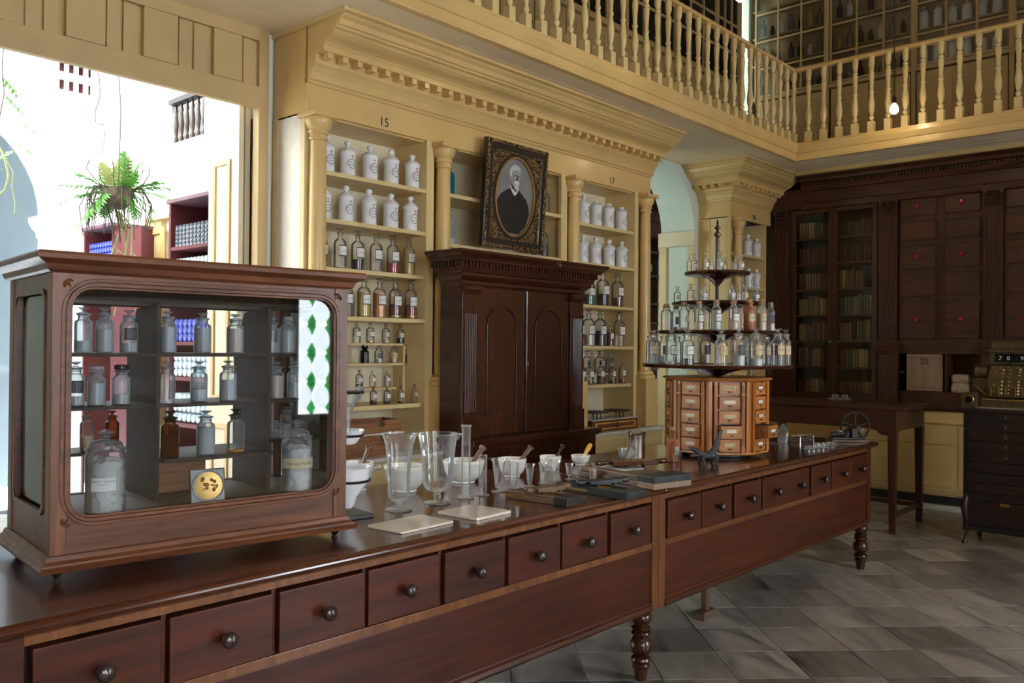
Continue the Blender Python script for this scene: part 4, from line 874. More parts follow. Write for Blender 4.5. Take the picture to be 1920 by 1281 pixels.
cb('case_floor', .05, .05, FLZ-.02, CW-.05, CD-.05, FLZ, 'case_inside')
shd = .215
PX = [.382, .765]
for px_ in PX:
    pr_ = [(shd, FLZ), (CD-.05, FLZ), (CD-.05, 1.395), (CD-.09, 1.41), (CD-.06, 1.42), (CD-.05, 1.56), (CD-.07, 1.60), (CD-.14, 1.72), (shd+.005, 1.735), (shd, 1.73)]
    part(k_, 'partition', MB().prism([(a_, z_-Z) for a_, z_ in pr_], lambda u_, v_, s: (px_-.006+.012*s, u_, v_)), 'case_inside')
part(k_, 'upper_board', MB().box(.05, shd-.01, 1.735-Z, CW-.05, CD-.05, 1.747-Z), 'case_inside')
for z_, segs in ((1.572, ((.05, .376, .30), (.388, .759, .33), (.771, .93, .33))), (1.407, ((.05, .376, .30), (.388, .759, .30), (.771, .93, .30))), (1.255, ((.05, .19, .40), (.771, .93, .40)))):
    for a_, b_, d_ in segs: cb('shelf', a_, shd+.004 if z_ > 1.3 else .33, z_-.011, b_, CD-.06, z_, 'case_inside', .001)
cb('shelf', .388, .17, 1.222, .759, CD-.06, 1.234, 'case_inside', .001)
cb('back_board', .388, .36, FLZ, .60, .372, 1.22, 'box_wood', .001); cb('back_batten', .388, .352, 1.13, .60, .36, 1.165, 'box_wood', .002)
for x_, y_ in ((.05, .05), (CW-.05, .05), (.05, CD-.05), (CW-.05, CD-.05)): part(k_, 'foot', L([(.012, 0), (.010, .004), (.006, .010), (.012, .018), (.018, .024), (.024, .028), (.024, .035)], 14, (x_, y_, 0)), 'dark_metal')
# ================================================================= VESSELS
PRO = {
 'tincture': ([(.9, 0), (1, .015), (1, .60), (.97, .645), (.85, .69), (.60, .73), (.40, .755), (.34, .78), (.34, .865), (.54, .875), (.54, .89), (.36, .895)], [(.26, .80), (.30, .90), (.16, .915), (.16, .93), (.40, .955), (.58, .972), (.52, .985), (0, .99)]),
 'salt_mouth': ([(.92, 0), (1, .015), (1, .61), (.95, .66), (.78, .69), (.64, .70), (.62, .73), (.63, .79), (.84, .82), (.84, .835), (.66, .84)], [(.50, .74), (.58, .85), (.22, .865), (.18, .90), (.40, .925), (.62, .945), (.60, .96), (.3, .97), (0, .975)]),
 'cork_mouth': ([(.92, 0), (1, .015), (1, .66), (.92, .72), (.72, .77), (.58, .79), (.56, .86), (.72, .88), (.72, .905), (.58, .91)], [(.48, .84), (.54, .93), (.56, 1.0), (0, 1.0)]),
 'flat_stopper': ([(.92, 0), (1, .015), (1, .62), (.92, .68), (.66, .72), (.60, .76), (.62, .80), (.86, .84), (.88, .86), (.66, .865)], [(.55, .74), (.64, .87), (.80, .90), (.80, .98), (.6, 1.0), (0, 1.0)]),
 'dropper': ([(.92, 0), (1, .015), (1, .56), (.9, .61), (.55, .64), (.42, .67), (.42, .74), (.62, .76), (.62, .775), (.44, .78)], [(.34, .70), (.36, .79), (.20, .81), (.20, .84), (.55, .89), (.62, .94), (.50, .985), (0, 1.0)]),
 'albarello': ([(.88, 0), (.97, .012), (.98, .03), (.93, .05), (.92, .60), (.98, .625), (1.0, .65), (.98, .668), (.9, .67)], [(1.02, .672), (1.04, .685), (1.0, .70), (.92, .725), (.74, .765), (.50, .805), (.28, .83), (.24, .87), (.36, .885), (.42, .92), (.38, .965), (.22, .992), (0, 1.0)]),
 'low_lid': ([(.88, 0), (.97, .012), (.98, .03), (.93, .05), (.92, .72), (.98, .75), (1.0, .775), (.98, .79), (.9, .795)], [(1.02, .797), (1.04, .815), (.95, .84), (.70, .89), (.52, .91), (.48, .93), (.50, .965), (.44, .99), (0, 1.0)]),
 'show_jar': ([(.92, 0), (1, .015), (1, .69), (.93, .72), (.93, .735), (1.0, .745), (1.04, .755), (1.0, .768)], [(.86, .77), (.84, .81), (.74, .845), (.40, .868), (.16, .878), (.16, .89), (.34, .905), (.18, .92), (.22, .93), (.42, .95), (.40, .965), (.16, .985), (0, 1.0)]),
 'phial': ([(.92, 0), (1, .02), (1, .62), (.85, .70), (.45, .74), (.45, .90), (.60, .93), (.60, 1.0), (.45, 1.0)], None)}
vc = {}
def vmesh(kind, wh, mat):
    k = (kind, wh, mat)
    if k not in vc: vc[k] = L(PRO[kind][wh], 20 if kind == 'show_jar' else 16).mesh(('body', 'stopper')[wh], mat)
    return vc[k]
def cmesh(mat, lv0, lv, lump=False):
    k = ('c', mat, round(lv0, 2), round(lv, 2), lump)
    if k not in vc:
        m_ = L([(.86, lv0), (.93, lv0+.01), (.93, lv-.005), (.88, lv), (0, lv+.005)], 14)
        if lump:
            m_ = MB(); rr = random.Random(3); n2 = 14
            for i in range(n2+1):
                for k2 in range(24):
                    a_ = 2*math.pi*k2/24; q_ = .90+rr.uniform(-.10, .05) if i < n2 else .45+rr.uniform(-.1, .1); m_.v.append((q_*math.cos(a_), q_*math.sin(a_), lv0+(lv-lv0)*i/n2+rr.uniform(-.02, .02)*(0 < i)))
            m_.f = [(i*24+k2, i*24+(k2+1) % 24, (i+1)*24+(k2+1) % 24, (i+1)*24+k2) for i in range(n2) for k2 in range(24)]+[tuple(range(n2*24, n2*24+24))]; m_.sm = [False]*len(m_.f)
        vc[k] = m_.mesh('contents', mat)
    return vc[k]
def lab_mesh(style, text, r, h, kind):
    k = ('l', style, text, kind, round(h/r, 1))
    if k in vc: return vc[k]
    asp = r/h; z0 = {'tincture': .44, 'salt_mouth': .42, 'cork_mouth': .42, 'flat_stopper': .40, 'dropper': .32, 'albarello': .34, 'low_lid': .38, 'show_jar': .40, 'phial': .3}[kind]; A = R(-90); res = []
    def fit(mb, r_, sx=1): mb.v = [(x*sx, y, z) for x, y, z in mb.v]; return wrap(mb, r_, A)
    def txt(t, size, dz=0, tilt=0, r_=1.012, mat='label_ink', mx=1.15):
        mb = text_mb(t or '.', size); wd = max(x for x, y, z in mb.v)-min(x for x, y, z in mb.v); s_ = min(1, mx/wd)
        mb.v = [(x*s_, y, (z+x*tilt)*s_*1.0) for x, y, z in mb.v]; mb.v = [(x, y, z*asp+z0+dz) for x, y, z in mb.v]
        return wrap(mb, r_, A)
    if style in ('bw', 'tan', 'dark', 'small'):
        w_l = 1.6; h_l = {'small': .26, 'bw': .27, 'tan': .27, 'dark': .27}[style]
        res.append(('label', patch(w_l, h_l, 1.0, A, z0, 6, .006), 'label_ink' if style != 'tan' else 'gilt'))
        res.append(('label_face', patch(w_l-.16, h_l-.05, 1.0, A, z0, 6, .010), {'bw': 'paper', 'tan': 'aged_paper', 'dark': 'dark_label', 'small': 'paper'}[style]))
        if style != 'dark' and text: res.append(('lettering', txt(text, .44 if style != 'small' else .30, 0, .18 if style == 'bw' else 0), 'label_ink'))
    elif style == 'oval':
        e1 = [(.60*math.cos(2*math.pi*i/20), .135*math.sin(2*math.pi*i/20)) for i in range(20)]; e2 = [(x*.90, z*.88) for x, z in e1]
        m_ = MB(); m_.v = [(x, 0, z+z0) for x, z in e1+e2]; m_.f = [(i, (i+1) % 20, 20+(i+1) % 20, 20+i) for i in range(20)]; m_.sm = [False]*20
        res.append(('oval_border', wrap(m_, .945 if kind == 'albarello' else .94, A), 'label_ink'))
        a_, b_ = (text.split('|')+[''])[:2]
        res.append(('lettering', txt(a_, .30, .035, 0, .945, mx=.92), 'label_ink')); res.append(('lettering', txt(b_, .30, -.04, 0, .945, mx=.92), 'label_ink'))
        m_ = MB(); q_ = [(-.16, .235), (.16, .235), (.08, .20), (.03, .18), (.03, .155), (.10, .145), (-.10, .145), (-.03, .155), (-.03, .18), (-.08, .20)]
        m_.v = [(x, 0, z+z0) for x, z in q_]; m_.f = [tuple(range(10))]; m_.sm = [False]; res.append(('emblem', wrap(m_, .945, A), 'gilt'))
        m_ = MB()
        for dx_, dz__ in ((-.75, 0), (-.78, .06), (-.70, -.07), (-.82, -.02), (-.68, .10), (-.66, -.13), (-.2, -.16), (.05, -.18), (.25, -.16)): m_.add([(dx_-.035, 0, z0+dz__-.008), (dx_+.035, 0, z0+dz__-.012), (dx_+.02, 0, z0+dz__+.014)], [(0, 1, 2)])
        res.append(('sprig', wrap(m_, .945, A), 'gilt'))
    elif style == 'round':
        m_ = MB(); n2 = 18; m_.v = [(.5*math.cos(2*math.pi*i/n2), 0, .13*math.sin(2*math.pi*i/n2)+z0) for i in range(n2)]; m_.f = [tuple(range(n2))]; m_.sm = [False]; res.append(('label', wrap(m_, 1.01, A), 'aged_paper'))
    vc[k] = [(n, m_.mesh(n, mt), None) for n, m_, mt in res]
    return vc[k]
ANG = {}
def vessel(name, kind, pos, r, h, label, cat='bottle', glass_='bottle_glass', fill=None, lv=.3, style=None, text='', group=None, stop=None, turn=0, lump=False, fill2=None, lv2=0):
    t_ = thing(name, pos, label, cat, rz=turn, group=group); t_.scale = (r, r, h)
    part(t_, 'body', vmesh(kind, 0, glass_), None)
    if PRO[kind][1] and stop != 'none': part(t_, 'lid' if kind in ('albarello', 'low_lid', 'show_jar') else 'stopper', vmesh(kind, 1, stop or glass_), None)
    if fill: part(t_, 'contents', cmesh(fill, .02, lv, lump), None)
    if fill2: part(t_, 'sediment', cmesh(fill2, lv, lv2), None)
    if style:
        for n, me, _ in lab_mesh(style, text, r, h, kind): part(t_, n, me, None)
    return t_
def depth(p): return (Vector(p)-Vector((0, 0, CH))).dot(_f)
def shelf_row(y, z, items, lab, group, kind='tincture', **kw):
    """items: (px centre, px width, top row py, dict)"""
    for i, (px, wpx, ty, o_) in enumerate(items):
        X = (CH and hit(px, ty, y=y).x); p_ = Vector((X, y, z)); r_ = wpx/2/FPX*depth(p_); h_ = zat((X, y), ty)-z
        a_ = dict(kw); a_.update(o_); lb = a_.pop('lab', None)
        vessel(a_.pop('name', 'drug_bottle'), a_.pop('kind', kind), p_, r_, h_, lb or lab % ORD[i], group=group, **a_)
JT = ['BALSAMO|BLANCO', 'EXTRACTO|GOMA', 'JABON|MEDICINAL', 'CIGARS|PECTOR', 'UNGUENTO|DE ALTEA', 'BALSAMO|DE GENOV', 'MAGIS. DE|SUCCINO', 'MANZANILLA|ROMANA', 'UNG.|POPULEON', 'BERMELLON|DE CHINA', 'MANTECA|DE CACAO', 'POLVO|JUANES', 'SULFATO|DE HIERRO', 'CREMOR|DE TARTARO', 'JABON|DE ACEITE', 'UNG.|DE PEZ', 'CERATO|DE SATURN', 'EMPLASTO|DE RANAS', 'POMADA|DE ROSAS', 'GOMA|ARABIGA', 'SEBO', 'CERA|BLANCA', 'LANOLINA', 'VASELINA']
jar = lambda px, w, ty, i, kind='albarello': (px, w*1.07, ty, dict(kind=kind, text=JT[i], style='oval', glass_='porcelain', name='porcelain_jar', cat='jar'))
yj = 4.545
shelf_row(yj, 2.701, [jar(613, 29, 255, 0), jar(652, 29, 264.5, 1), jar(694, 29, 273, 2), jar(734, 29, 281.5, 3), jar(773, 28, 290, 4)], 'white porcelain lidded jar, %s from the left on the top shelf of bay 15', 'porcelain jars, bay 15 top shelf')
shelf_row(yj, 2.403, [jar(607, 29, 343, 5), jar(649, 29, 348.5, 6), jar(692, 29, 355, 7), jar(733, 29, 363, 8), jar(769.5, 28, 368.5, 9)], 'white porcelain lidded jar, %s from the left on the second shelf of bay 15', 'porcelain jars, bay 15 second shelf')
W = dict
AC = ['AC.NITRIC', 'AC.ACETIC', 'AC.CLORH', 'AC.FENICO', 'AC.LACTIC', 'AC.CROMIC', 'AC.BENZOI', 'AC.BORICO', 'AC.SULFUR', 'AC.TANICO']
tb = lambda px, w, ty, t, **k: (px, w, ty, {'text': t, 'style': 'bw', 'stop': 'clear_glass', **k})
CLR = lambda c_, i, s: 'bottle %s, %s from the left, %s of bay 15' % (c_, ORD[i], s)
s3 = 'third shelf'
shelf_row(4.54, 2.098, [
 tb(602, 25, 426, AC[0], fill='liquid_orange', lv=.15, lab=CLR('with a little orange liquid', 0, s3)), tb(638, 24.5, 428, AC[1], fill='liquid_pale', lv=.05, lab=CLR('almost empty', 1, s3)),
 tb(671, 25, 433, AC[2], fill='liquid_blue_black', lv=.27, lab=CLR('with black liquid', 2, s3)), tb(705.5, 24.5, 438, AC[3], fill='liquid_pale', lv=.04, lab=CLR('empty', 3, s3)),
 tb(737, 24, 441, AC[4], fill='liquid_red', lv=.26, lab=CLR('with red brown liquid', 4, s3)), tb(767, 23.5, 444, AC[5], fill='liquid_yellow', lv=.60, lab=CLR('with pale yellow liquid', 5, s3))], '%s', 'labelled bottles, bay 15 third shelf')
s4 = 'fourth shelf'
shelf_row(4.54, 1.794, [
 tb(650, 25, 518, AC[8], lab=CLR('half hidden by the display case', 0, s4)), tb(682.5, 26, 519, AC[6], fill='liquid_yellow', lv=.62, lab=CLR('full of yellow liquid', 1, s4)), tb(712, 25, 521, AC[7], fill='liquid_orange', lv=.62, lab=CLR('full of amber liquid', 2, s4)),
 tb(741.5, 24, 523, AC[8], fill='liquid_yellow', lv=.08, fill2='liquid_wine', lv2=.36, lab=CLR('with dark red over yellow liquid', 3, s4)), tb(770.5, 24, 525, AC[9], fill='liquid_orange', lv=.10, fill2='liquid_red', lv2=.36, lab=CLR('with bright red over yellow liquid', 4, s4))], '%s', 'labelled bottles, bay 15 fourth shelf')
yk = 4.66
shelf_row(yk, 1.623, [tb(669, 15, 604, 'ALOES'), tb(694.5, 15.5, 604.5, 'ANIS', fill='liquid_yellow', lv=.14), tb(723.5, 15, 606.5, 'ARNICA', fill='powder_tan', lv=.2, stop='cork'), tb(751, 15, 609, 'BELLAD', fill='liquid_black', lv=.30, stop='red_cork')], 'small bottle, %s from the left on the inner rack top in bay 15', 'small bottles on the inner rack, top')
shelf_row(yk, 1.487, [tb(684, 16, 647, '', kind='flat_stopper', glass_='smoke_glass') , tb(710, 16, 647, 'CALCIO', kind='salt_mouth', fill='powder_white', lv=.2), tb(738, 16, 648, 'CANELA', kind='salt_mouth', fill='powder_tan', lv=.25, glass_='bottle_glass'), tb(764, 16, 649, 'QUINA', kind='salt_mouth', fill='powder_brown', lv=.5)][:0]+[
 (684, 16, 647.5, dict(kind='flat_stopper', glass_='smoke_glass', style='dark', lab='small black glass bottle on the second level of the inner rack in bay 15')), (710, 16, 647, dict(kind='salt_mouth', fill='powder_white', lv=.22, style='dark', lab='small wide bottle with white powder on the inner rack in bay 15')),
 (738, 16, 648, dict(kind='salt_mouth', fill='powder_tan', lv=.30, style='tan', text='CANELA', lab='small wide bottle with pinkish powder on the inner rack in bay 15')), (764, 16, 649, dict(kind='salt_mouth', fill='powder_brown', lv=.48, style='round', lab='small wide bottle with brown powder on the inner rack in bay 15'))], '%s', 'wide bottles on the inner rack')
shelf_row(4.70, 1.318, [tb(673.5, 13.5, 693, 'TINTURA', stop='red_cork', fill='liquid_black', lv=.20), tb(698.5, 11.5, 694, 'TINTURA'), tb(726, 12, 694, 'TINTURA'), tb(755, 12, 694, 'TINTURA')], 'small narrow bottle, %s from the left on the inner ledge of bay 15', 'small bottles on the inner ledge, bay 15')
shelf_row(4.55, 1.212, [tb(700, 13, 723.5, 'JARABE', stop='red_cork', fill='liquid_black', lv=.1, fill2='powder_brown', lv2=.22), tb(726, 13, 724, 'JARABE', stop='cork', fill='liquid_black', lv=.16), tb(751.5, 12.5, 722, 'JARABE', stop='red_cork', fill='liquid_black', lv=.08), tb(777.5, 13, 720, 'JARABE', fill='liquid_yellow', lv=.05)], 'small bottle, %s from left, front of the lowest shelf of bay 15', 'small bottles on the lowest shelf, bay 15')
# bay 17
shelf_row(4.56, 2.677, [jar(1094.5, 23, 365, 10), jar(1118, 23, 377, 11, 'low_lid'), jar(1141, 22, 382, 12, 'low_lid'), jar(1165, 22, 388.5, 13, 'low_lid')], 'white porcelain jar, %s from the left on the top shelf of bay 17', 'porcelain jars, bay 17 top shelf')
shelf_row(4.56, 2.342, [jar(1093, 22.5, 440.5, 14), jar(1117, 22.5, 445, 15), jar(1142, 22.5, 449.5, 16), jar(1165.5, 22, 452.5, 17)], 'white porcelain jar, %s from the left on the second shelf of bay 17', 'porcelain jars, bay 17 second shelf')
s3 = lambda c_, n: '%s, on the %s shelf of bay 17' % (c_, n)
shelf_row(4.55, 1.980, [tb(1104.5, 24, 516, 'EXT.FLUID', fill='liquid_green', lv=.36, lab=s3('bottle with dark green liquid beside the cupboard', 'third')), tb(1130.5, 24, 507, 'EXT.MALT', fill='liquid_blue_black', lv=.34, lab=s3('bottle with black liquid in the middle', 'third')), tb(1158, 23, 511, 'EXT.RUIB', fill='liquid_wine', lv=.27, lab=s3('bottle with dark wine red liquid at right', 'third'))], '%s', 'labelled bottles, bay 17 third shelf')
shelf_row(4.55, 1.623, [tb(1085, 22, 580, 'EXT.', fill='liquid_orange', lv=.2, lab=s3('bottle half hidden by the dark cupboard', 'fourth')), tb(1104, 24.5, 580, 'EXT.COLA', fill='liquid_pale', lv=.3, lab=s3('nearly clear bottle at left', 'fourth')), tb(1125.5, 23.5, 581.5, 'EXT.NUEZ', fill='liquid_black', lv=.42, glass_='bottle_glass', lab=s3('bottle with brown black liquid', 'fourth')), tb(1144, 14, 606, 'EXT.', fill='liquid_wine', lv=.62, lab=s3('small bottle full of dark red liquid', 'fourth')), tb(1161, 22.5, 584, 'EXT.POLIG', lab=s3('empty clear bottle at right', 'fourth'))], '%s', 'labelled bottles, bay 17 fourth shelf')
shelf_row(4.70, 1.376, [tb(1101, 17, 658, 'TINT'), tb(1124.5, 19, 658, 'TINT', stop='cork'), tb(1143, 17, 661, 'TINT')], 'bottle in the back row, lowest shelf of bay 17, %s from left', 'back row bottles, bay 17 lowest shelf')
shelf_row(4.54, 1.286, [tb(1091, 16, 676, 'JARABE', lab='bottle at the left end of the lowest shelf of bay 17'), tb(1105.5, 16, 677, 'JARABE', fill='liquid_black', lv=.15, stop='smoke_glass', lab='second bottle in the front row, lowest shelf of bay 17'), tb(1126.5, 15, 677, 'JARABE', fill='powder_brown', lv=.35, stop='smoke_glass', lab='brown bottle in the front row, lowest shelf of bay 17'), tb(1148, 15, 678, 'JARABE', fill='liquid_black', lv=.12, lab='fourth bottle in the front row, lowest shelf of bay 17'), tb(1167, 13.5, 675, 'JARABE', fill='liquid_red', lv=.20, lab='bottle with red liquid at right, lowest shelf of bay 17')], '%s', 'front row bottles, bay 17 lowest shelf')
# bay 18
shelf_row(4.56, 2.661, [jar(1383, 18, 437, 18), jar(1402, 18, 440, 19), jar(1419, 16, 448, 20)], 'white jar, %s from the left on the top shelf of bay 18', 'jars, bay 18 top shelf')
shelf_row(4.56, 2.301, [jar(1386, 18, 500, 21), jar(1404, 18, 503, 22), jar(1419, 15, 505, 23)], 'white jar, %s from the left on the second shelf of bay 18', 'jars, bay 18 second shelf')
shelf_row(4.58, 1.281, [(1386, 9, 683, dict(style='small', text='SAL')), (1396, 9, 683, dict(style='small', text='SAL')), (1408, 9, 684, dict(style='small', text='SAL')), (1420, 9, 685, dict(style='small', text='SAL'))], 'small clear bottle, %s from the left on the low shelf of bay 18', 'small bottles, bay 18 low shelf', kind='salt_mouth')
shelf_row(4.58, 1.621, [(1388, 12, 625, dict(style='dark')), (1402, 12, 625, dict(style='dark')), (1416, 12, 626, dict(style='dark'))], 'clear bottle, %s from the left on the fourth shelf of bay 18', 'bottles, bay 18 fourth shelf', kind='salt_mouth')
# bay 16
shelf_row(4.60, 2.706, [(841, 24, 305, dict(kind='tincture', glass_='teal_glass', name='soda_siphon_bottle', lab='turquoise lettered glass bottle beside the column, left of the portrait'))], '%s', 'bottles of bay 16')
shelf_row(4.60, 2.346, [(843, 24, 386, dict(kind='tincture', glass_='dusty_glass', fill='powder_white', lv=.18, lab='grey lettered glass bottle beside the column, lower left of the portrait')), (1006, 22, 418, dict(glass_='bottle_glass', fill='liquid_black', lv=.42, lab='bottle with black liquid partly behind the portrait')), (1019, 20, 420, dict(glass_='bottle_glass', fill='liquid_blue_black', lv=.42, lab='bottle with black liquid just right of the portrait'))], '%s', 'bottles of bay 16')
shelf_row(4.60, 2.706, [(1021, 22, 345, dict(glass_='bottle_glass', lab='empty clear bottle right of the portrait, upper shelf'))], '%s', 'bottles of bay 16')
for px_, z_, ls in ((841, 2.90, ('ERICK', 'MAGNET', 'SYPH')), (843, 2.52, ('GLUC', 'BENZON', 'CITR'))):
    o_ = [q for q in S.objects if q.get('label', '').startswith('turquoise' if z_ > 2.6 else 'grey lettered')][0]
    for i_, t_ in enumerate(ls):
        m_ = text_mb(t_, .42); hh_ = o_.scale.z; m_.v = [(x, y, z*o_.scale.x/hh_+.50-.10*i_) for x, y, z in m_.v]; part(o_, 'lettering', wrap(m_, 1.01, R(-90)), 'label_ink')
# bottles in the case
def cv(px, by, ty, wpx, d, kind, lab, zb=None, **kw):
    x_, _, z_ = cl(px, by, d); z_ = zb if zb is not None else z_; P = CA+cex*x_+cey*d; P.z = z_+.0008
    h_ = zat((P.x, P.y), ty)-P.z; r_ = wpx/2/FPX*depth(P)
    return vessel(kw.pop('name', 'apothecary_bottle'), kind, P, r_, h_, lab+', inside the display case', turn=CT, **kw)
dg = dict(glass_='dusty_glass', group='bottles in the display case')
for i, (px, kw) in enumerate([(156, dict(fill='powder_grey', lv=.25)), (196, dict(fill='powder_white', lv=.5)), (241, dict(fill='powder_white', lv=.22, style='dark'))]): cv(px, 664, (573, 574, 579)[i], 32, .28, 'salt_mouth', 'glass bottle, %s on the top left shelf' % ORD[i], zb=1.572, **kw, **dg)
for i, (px, kw) in enumerate([(141, dict(fill='powder_grey', lv=.2, style='dark')), (180.5, dict(fill='powder_white', lv=.56, kk='flat_stopper')), (226.5, dict(fill='powder_white', lv=.25, kk='flat_stopper', stop='smoke_glass'))]): cv(px, 762, (675, 686, 684)[i], 32, .28, kw.pop('kk', 'salt_mouth'), 'glass bottle, %s on the middle left shelf' % ORD[i], zb=1.407, **kw, **dg)
for i, (px, kw) in enumerate([(163, dict(glass_='bottle_glass', fill='powder_tan', lv=.32)), (209.5, dict(glass_='amber_glass', fill='powder_brown', lv=.3))]): q_ = dict(dg); q_.update(kw); cv(px, 832, 768, 25, .42, 'salt_mouth', ('pale brown', 'dark brown')[i]+' bottle behind the big left jar', zb=1.256 if i == 0 else 1.256, **q_)
cb('shelf', .19, .37, 1.244, .30, CD-.06, 1.255, 'case_inside', .001)
for i, (px, kw) in enumerate([(314, dict(fill='powder_white', lv=.60)), (379.5, dict(fill='powder_grey', lv=.60)), (440.5, dict(fill='powder_tan', lv=.60))]): cv(px, 664, (581, 584, 587)[i], 31, .28, 'salt_mouth', 'full glass bottle, %s on the top middle shelf' % ORD[i], zb=1.572, **kw, **dg)
for i, (px, kw) in enumerate([(312, dict(glass_='clean_glass')), (372.5, dict(fill='powder_grey', lv=.3)), (427, dict(fill='powder_white', lv=.5))]): q_ = dict(dg); q_.update(kw); cv(px, 757, (675, 675, 674)[i], 31, .28, 'salt_mouth', ('clear empty', 'grey', 'pale blue grey')[i]+' bottle on the middle shelf', zb=1.407, **q_)
for i, (px, kw) in enumerate([(318, dict(glass_='amber_glass', fill='powder_brown', lv=.45, stop='smoke_glass')), (385.5, dict(fill='powder_white', lv=.60)), (442, dict(glass_='clear_glass', fill='liquid_orange', lv=.07, stop='smoke_glass'))]): q_ = dict(dg); q_.update(kw); cv(px, 851, (768, 767, 764)[i], 33, .205, 'salt_mouth', ('amber', 'white powder', 'clear orange-bottomed')[i]+' bottle on the lowest middle shelf', zb=1.235, **q_)
for i, (px, kw) in enumerate([(509, dict(fill='powder_white', lv=.3)), (539.5, dict(fill='powder_grey', lv=.6, kk='cork_mouth', stop='powder_grey'))]): cv(px, 664, 594, 30, .30, kw.pop('kk', 'salt_mouth'), 'glass bottle, %s on the top right shelf' % ORD[i], zb=1.572, **kw, **dg)
for i, (px, kw) in enumerate([(518, dict(fill='powder_tan', lv=.60)), (552, dict(fill='powder_grey', lv=.4))]): cv(px, 748, (676, 676)[i], 28, .30, 'salt_mouth', 'glass bottle, %s on the middle right shelf' % ORD[i], zb=1.407, **kw, **dg)
for i, (px, kw) in enumerate([(517, dict(fill='powder_white', lv=.4)), (536, dict(fill='powder_grey', lv=.4))]): cv(px, 845, (788, 760)[i], 22, (.37, .43)[i], 'salt_mouth', ('short', 'tall')[i]+' bottle behind the big right jar', zb=1.256, **kw, **dg)
jl = cv(197, 952, 804, 71, .12, 'show_jar', 'large lidded glass jar of white crystals at left', zb=FLZ, glass_='clean_glass', fill='powder_white', lv=.66, lump=True, name='specimen_jar', cat='jar')
jr = cv(556, 912, 786, 57, .12, 'show_jar', 'large lidded jar of white lumps with a handwritten band at right', zb=FLZ, glass_='clean_glass', fill='powder_white', lv=.64, lump=True, name='specimen_jar', cat='jar')
def jtext(o_, t_, size, z, ang, mat='label_ink', r_=1.03):
    m_ = text_mb(t_, size); m_.v = [(x, y, zz*o_.scale.x/o_.scale.z+z) for x, y, zz in m_.v]; part(o_, 'lettering', wrap(m_, r_, ang), mat)
aj = R(-112)
part(jl, 'label', patch(1.25, .16, 1.0, aj, .36, 8, .015), 'paper'); jtext(jl, 'BORATO DE SOSA', .15, .395, aj); jtext(jl, 'Q. Botanicas y', .11, .36, aj); jtext(jl, '- - - - - - -', .12, .325, aj)
part(jr, 'label_band', patch(2.7, .14, 1.0, aj, .40, 12, .015), 'aged_paper'); jtext(jr, 'Clorato Potasa', .30, .40, R(-108))
# medal in a black square frame
x_, _, z_ = cl(391, 934, .075); P = CA+cex*x_+cey*.075
md = thing('framed_medal', (P.x, P.y, FLZ+.001), 'small gilt round medal in a black square frame inside the display case', 'medal', rz=CT); md.rotation_euler = (R(-10), 0, CT+R(-8))
s_ = .054
part(md, 'frame', MB().box(-s_/1, 0, 0, s_, .014, 2*s_), 'frame_black', bevel=.002)
part(md, 'mat_board', MB().box(-s_+.004, -.001, .004, s_-.004, 0, 2*s_-.004), 'powder_grey')
part(md, 'medal', L([(.046, 0), (.048, .002), (.046, .005), (.041, .004), (0, .004)], 32).xf(Matrix.Translation((0, -.001, s_)) @ Matrix.Rotation(R(90), 4, 'X')), 'brass')
part(md, 'medal_rim', MB().ring(ell(.050, .050, 32, s_), ell(.044, .044, 32, s_), lambda u_, v_, s: (u_, -.001-.006*s, v_)), 'frame_black')
m_ = MB(); rr = random.Random(2)
for i in range(16): a_ = rr.uniform(0, 6.28); q_ = rr.uniform(.0, .028); m_.lathe([(rr.uniform(.003, .007), 0), (.003, .004), (0, .005)], 7, (q_*math.cos(a_), q_*math.sin(a_), .004))
part(md, 'relief', m_.xf(Matrix.Translation((0, -.001, s_)) @ Matrix.Rotation(R(90), 4, 'X')), 'gilt', kind='stuff')
# ================================================================= REVOLVING DRAWER STAND
DC = Vector((5.03, 2.74, TOPZ)); t = thing('revolving_drawer_stand', DC, 'revolving octagonal wooden stand of small labelled drawers carrying four round trays of bottles', 'stand')
Ra = .305; Rc = Ra/math.cos(R(22.5)); a0 = 223.6
octa = lambda r, z0, z1, c=(0, 0, 0): MB().lathe([(r, z0), (r, z1)], 8, c, smooth=False, rot=R(a0+22.5))
part(t, 'turntable', L([(.20, 0), (.22, .004), (.22, .020), (.19, .026)], 32), 'black_paint')
part(t, 'body', octa(Rc-.045, .030, .478), 'orange_wood')
part(t, 'bottom_board', octa(Rc-.004, .026, .040), 'orange_wood', bevel=.003)
part(t, 'top_board', MB().lathe([(Rc-.02, .476), (Rc+.012, .480), (Rc+.020, .488), (Rc+.012, .496), (Rc-.02, .500)], 8, smooth=False, rot=R(a0+22.5)), 'orange_wood')
def fm(i): return Matrix.Rotation(R(a0+45*i-270), 4, 'Z')      # face frame: x along face, -y outwards
hw = Ra*math.tan(R(22.5)); pitch = (.476-.042)/5; dww = .128
pm = MB().box(-.010, -Ra-.004, .078, .010, -Ra+.012, .470)
for dx_ in (-.006, 0, .006): pm.tube([(dx_, -Ra-.005, .085), (dx_, -Ra-.005, .455)], .0028, 5)
dx_m = MB().box(-dww/2, -Ra-.004, .004, dww/2, -Ra+.11, pitch-.008).mesh('drawer', 'drum_drawer')
plate = MB().ring([(-.036, .034), (.036, .034), (.036, .060), (-.036, .060)], [(-.030, .038), (.030, .038), (.030, .056), (-.030, .056)], lambda u_, v_, s: (u_, -Ra-.0045-.002*s, v_))
plate.add([(-.046, -Ra-.006, .047), (-.036, -Ra-.006, .040), (-.036, -Ra-.006, .054)], [(0, 1, 2)]).add([(.046, -Ra-.006, .047), (.036, -Ra-.006, .054), (.036, -Ra-.006, .040)], [(0, 1, 2)])
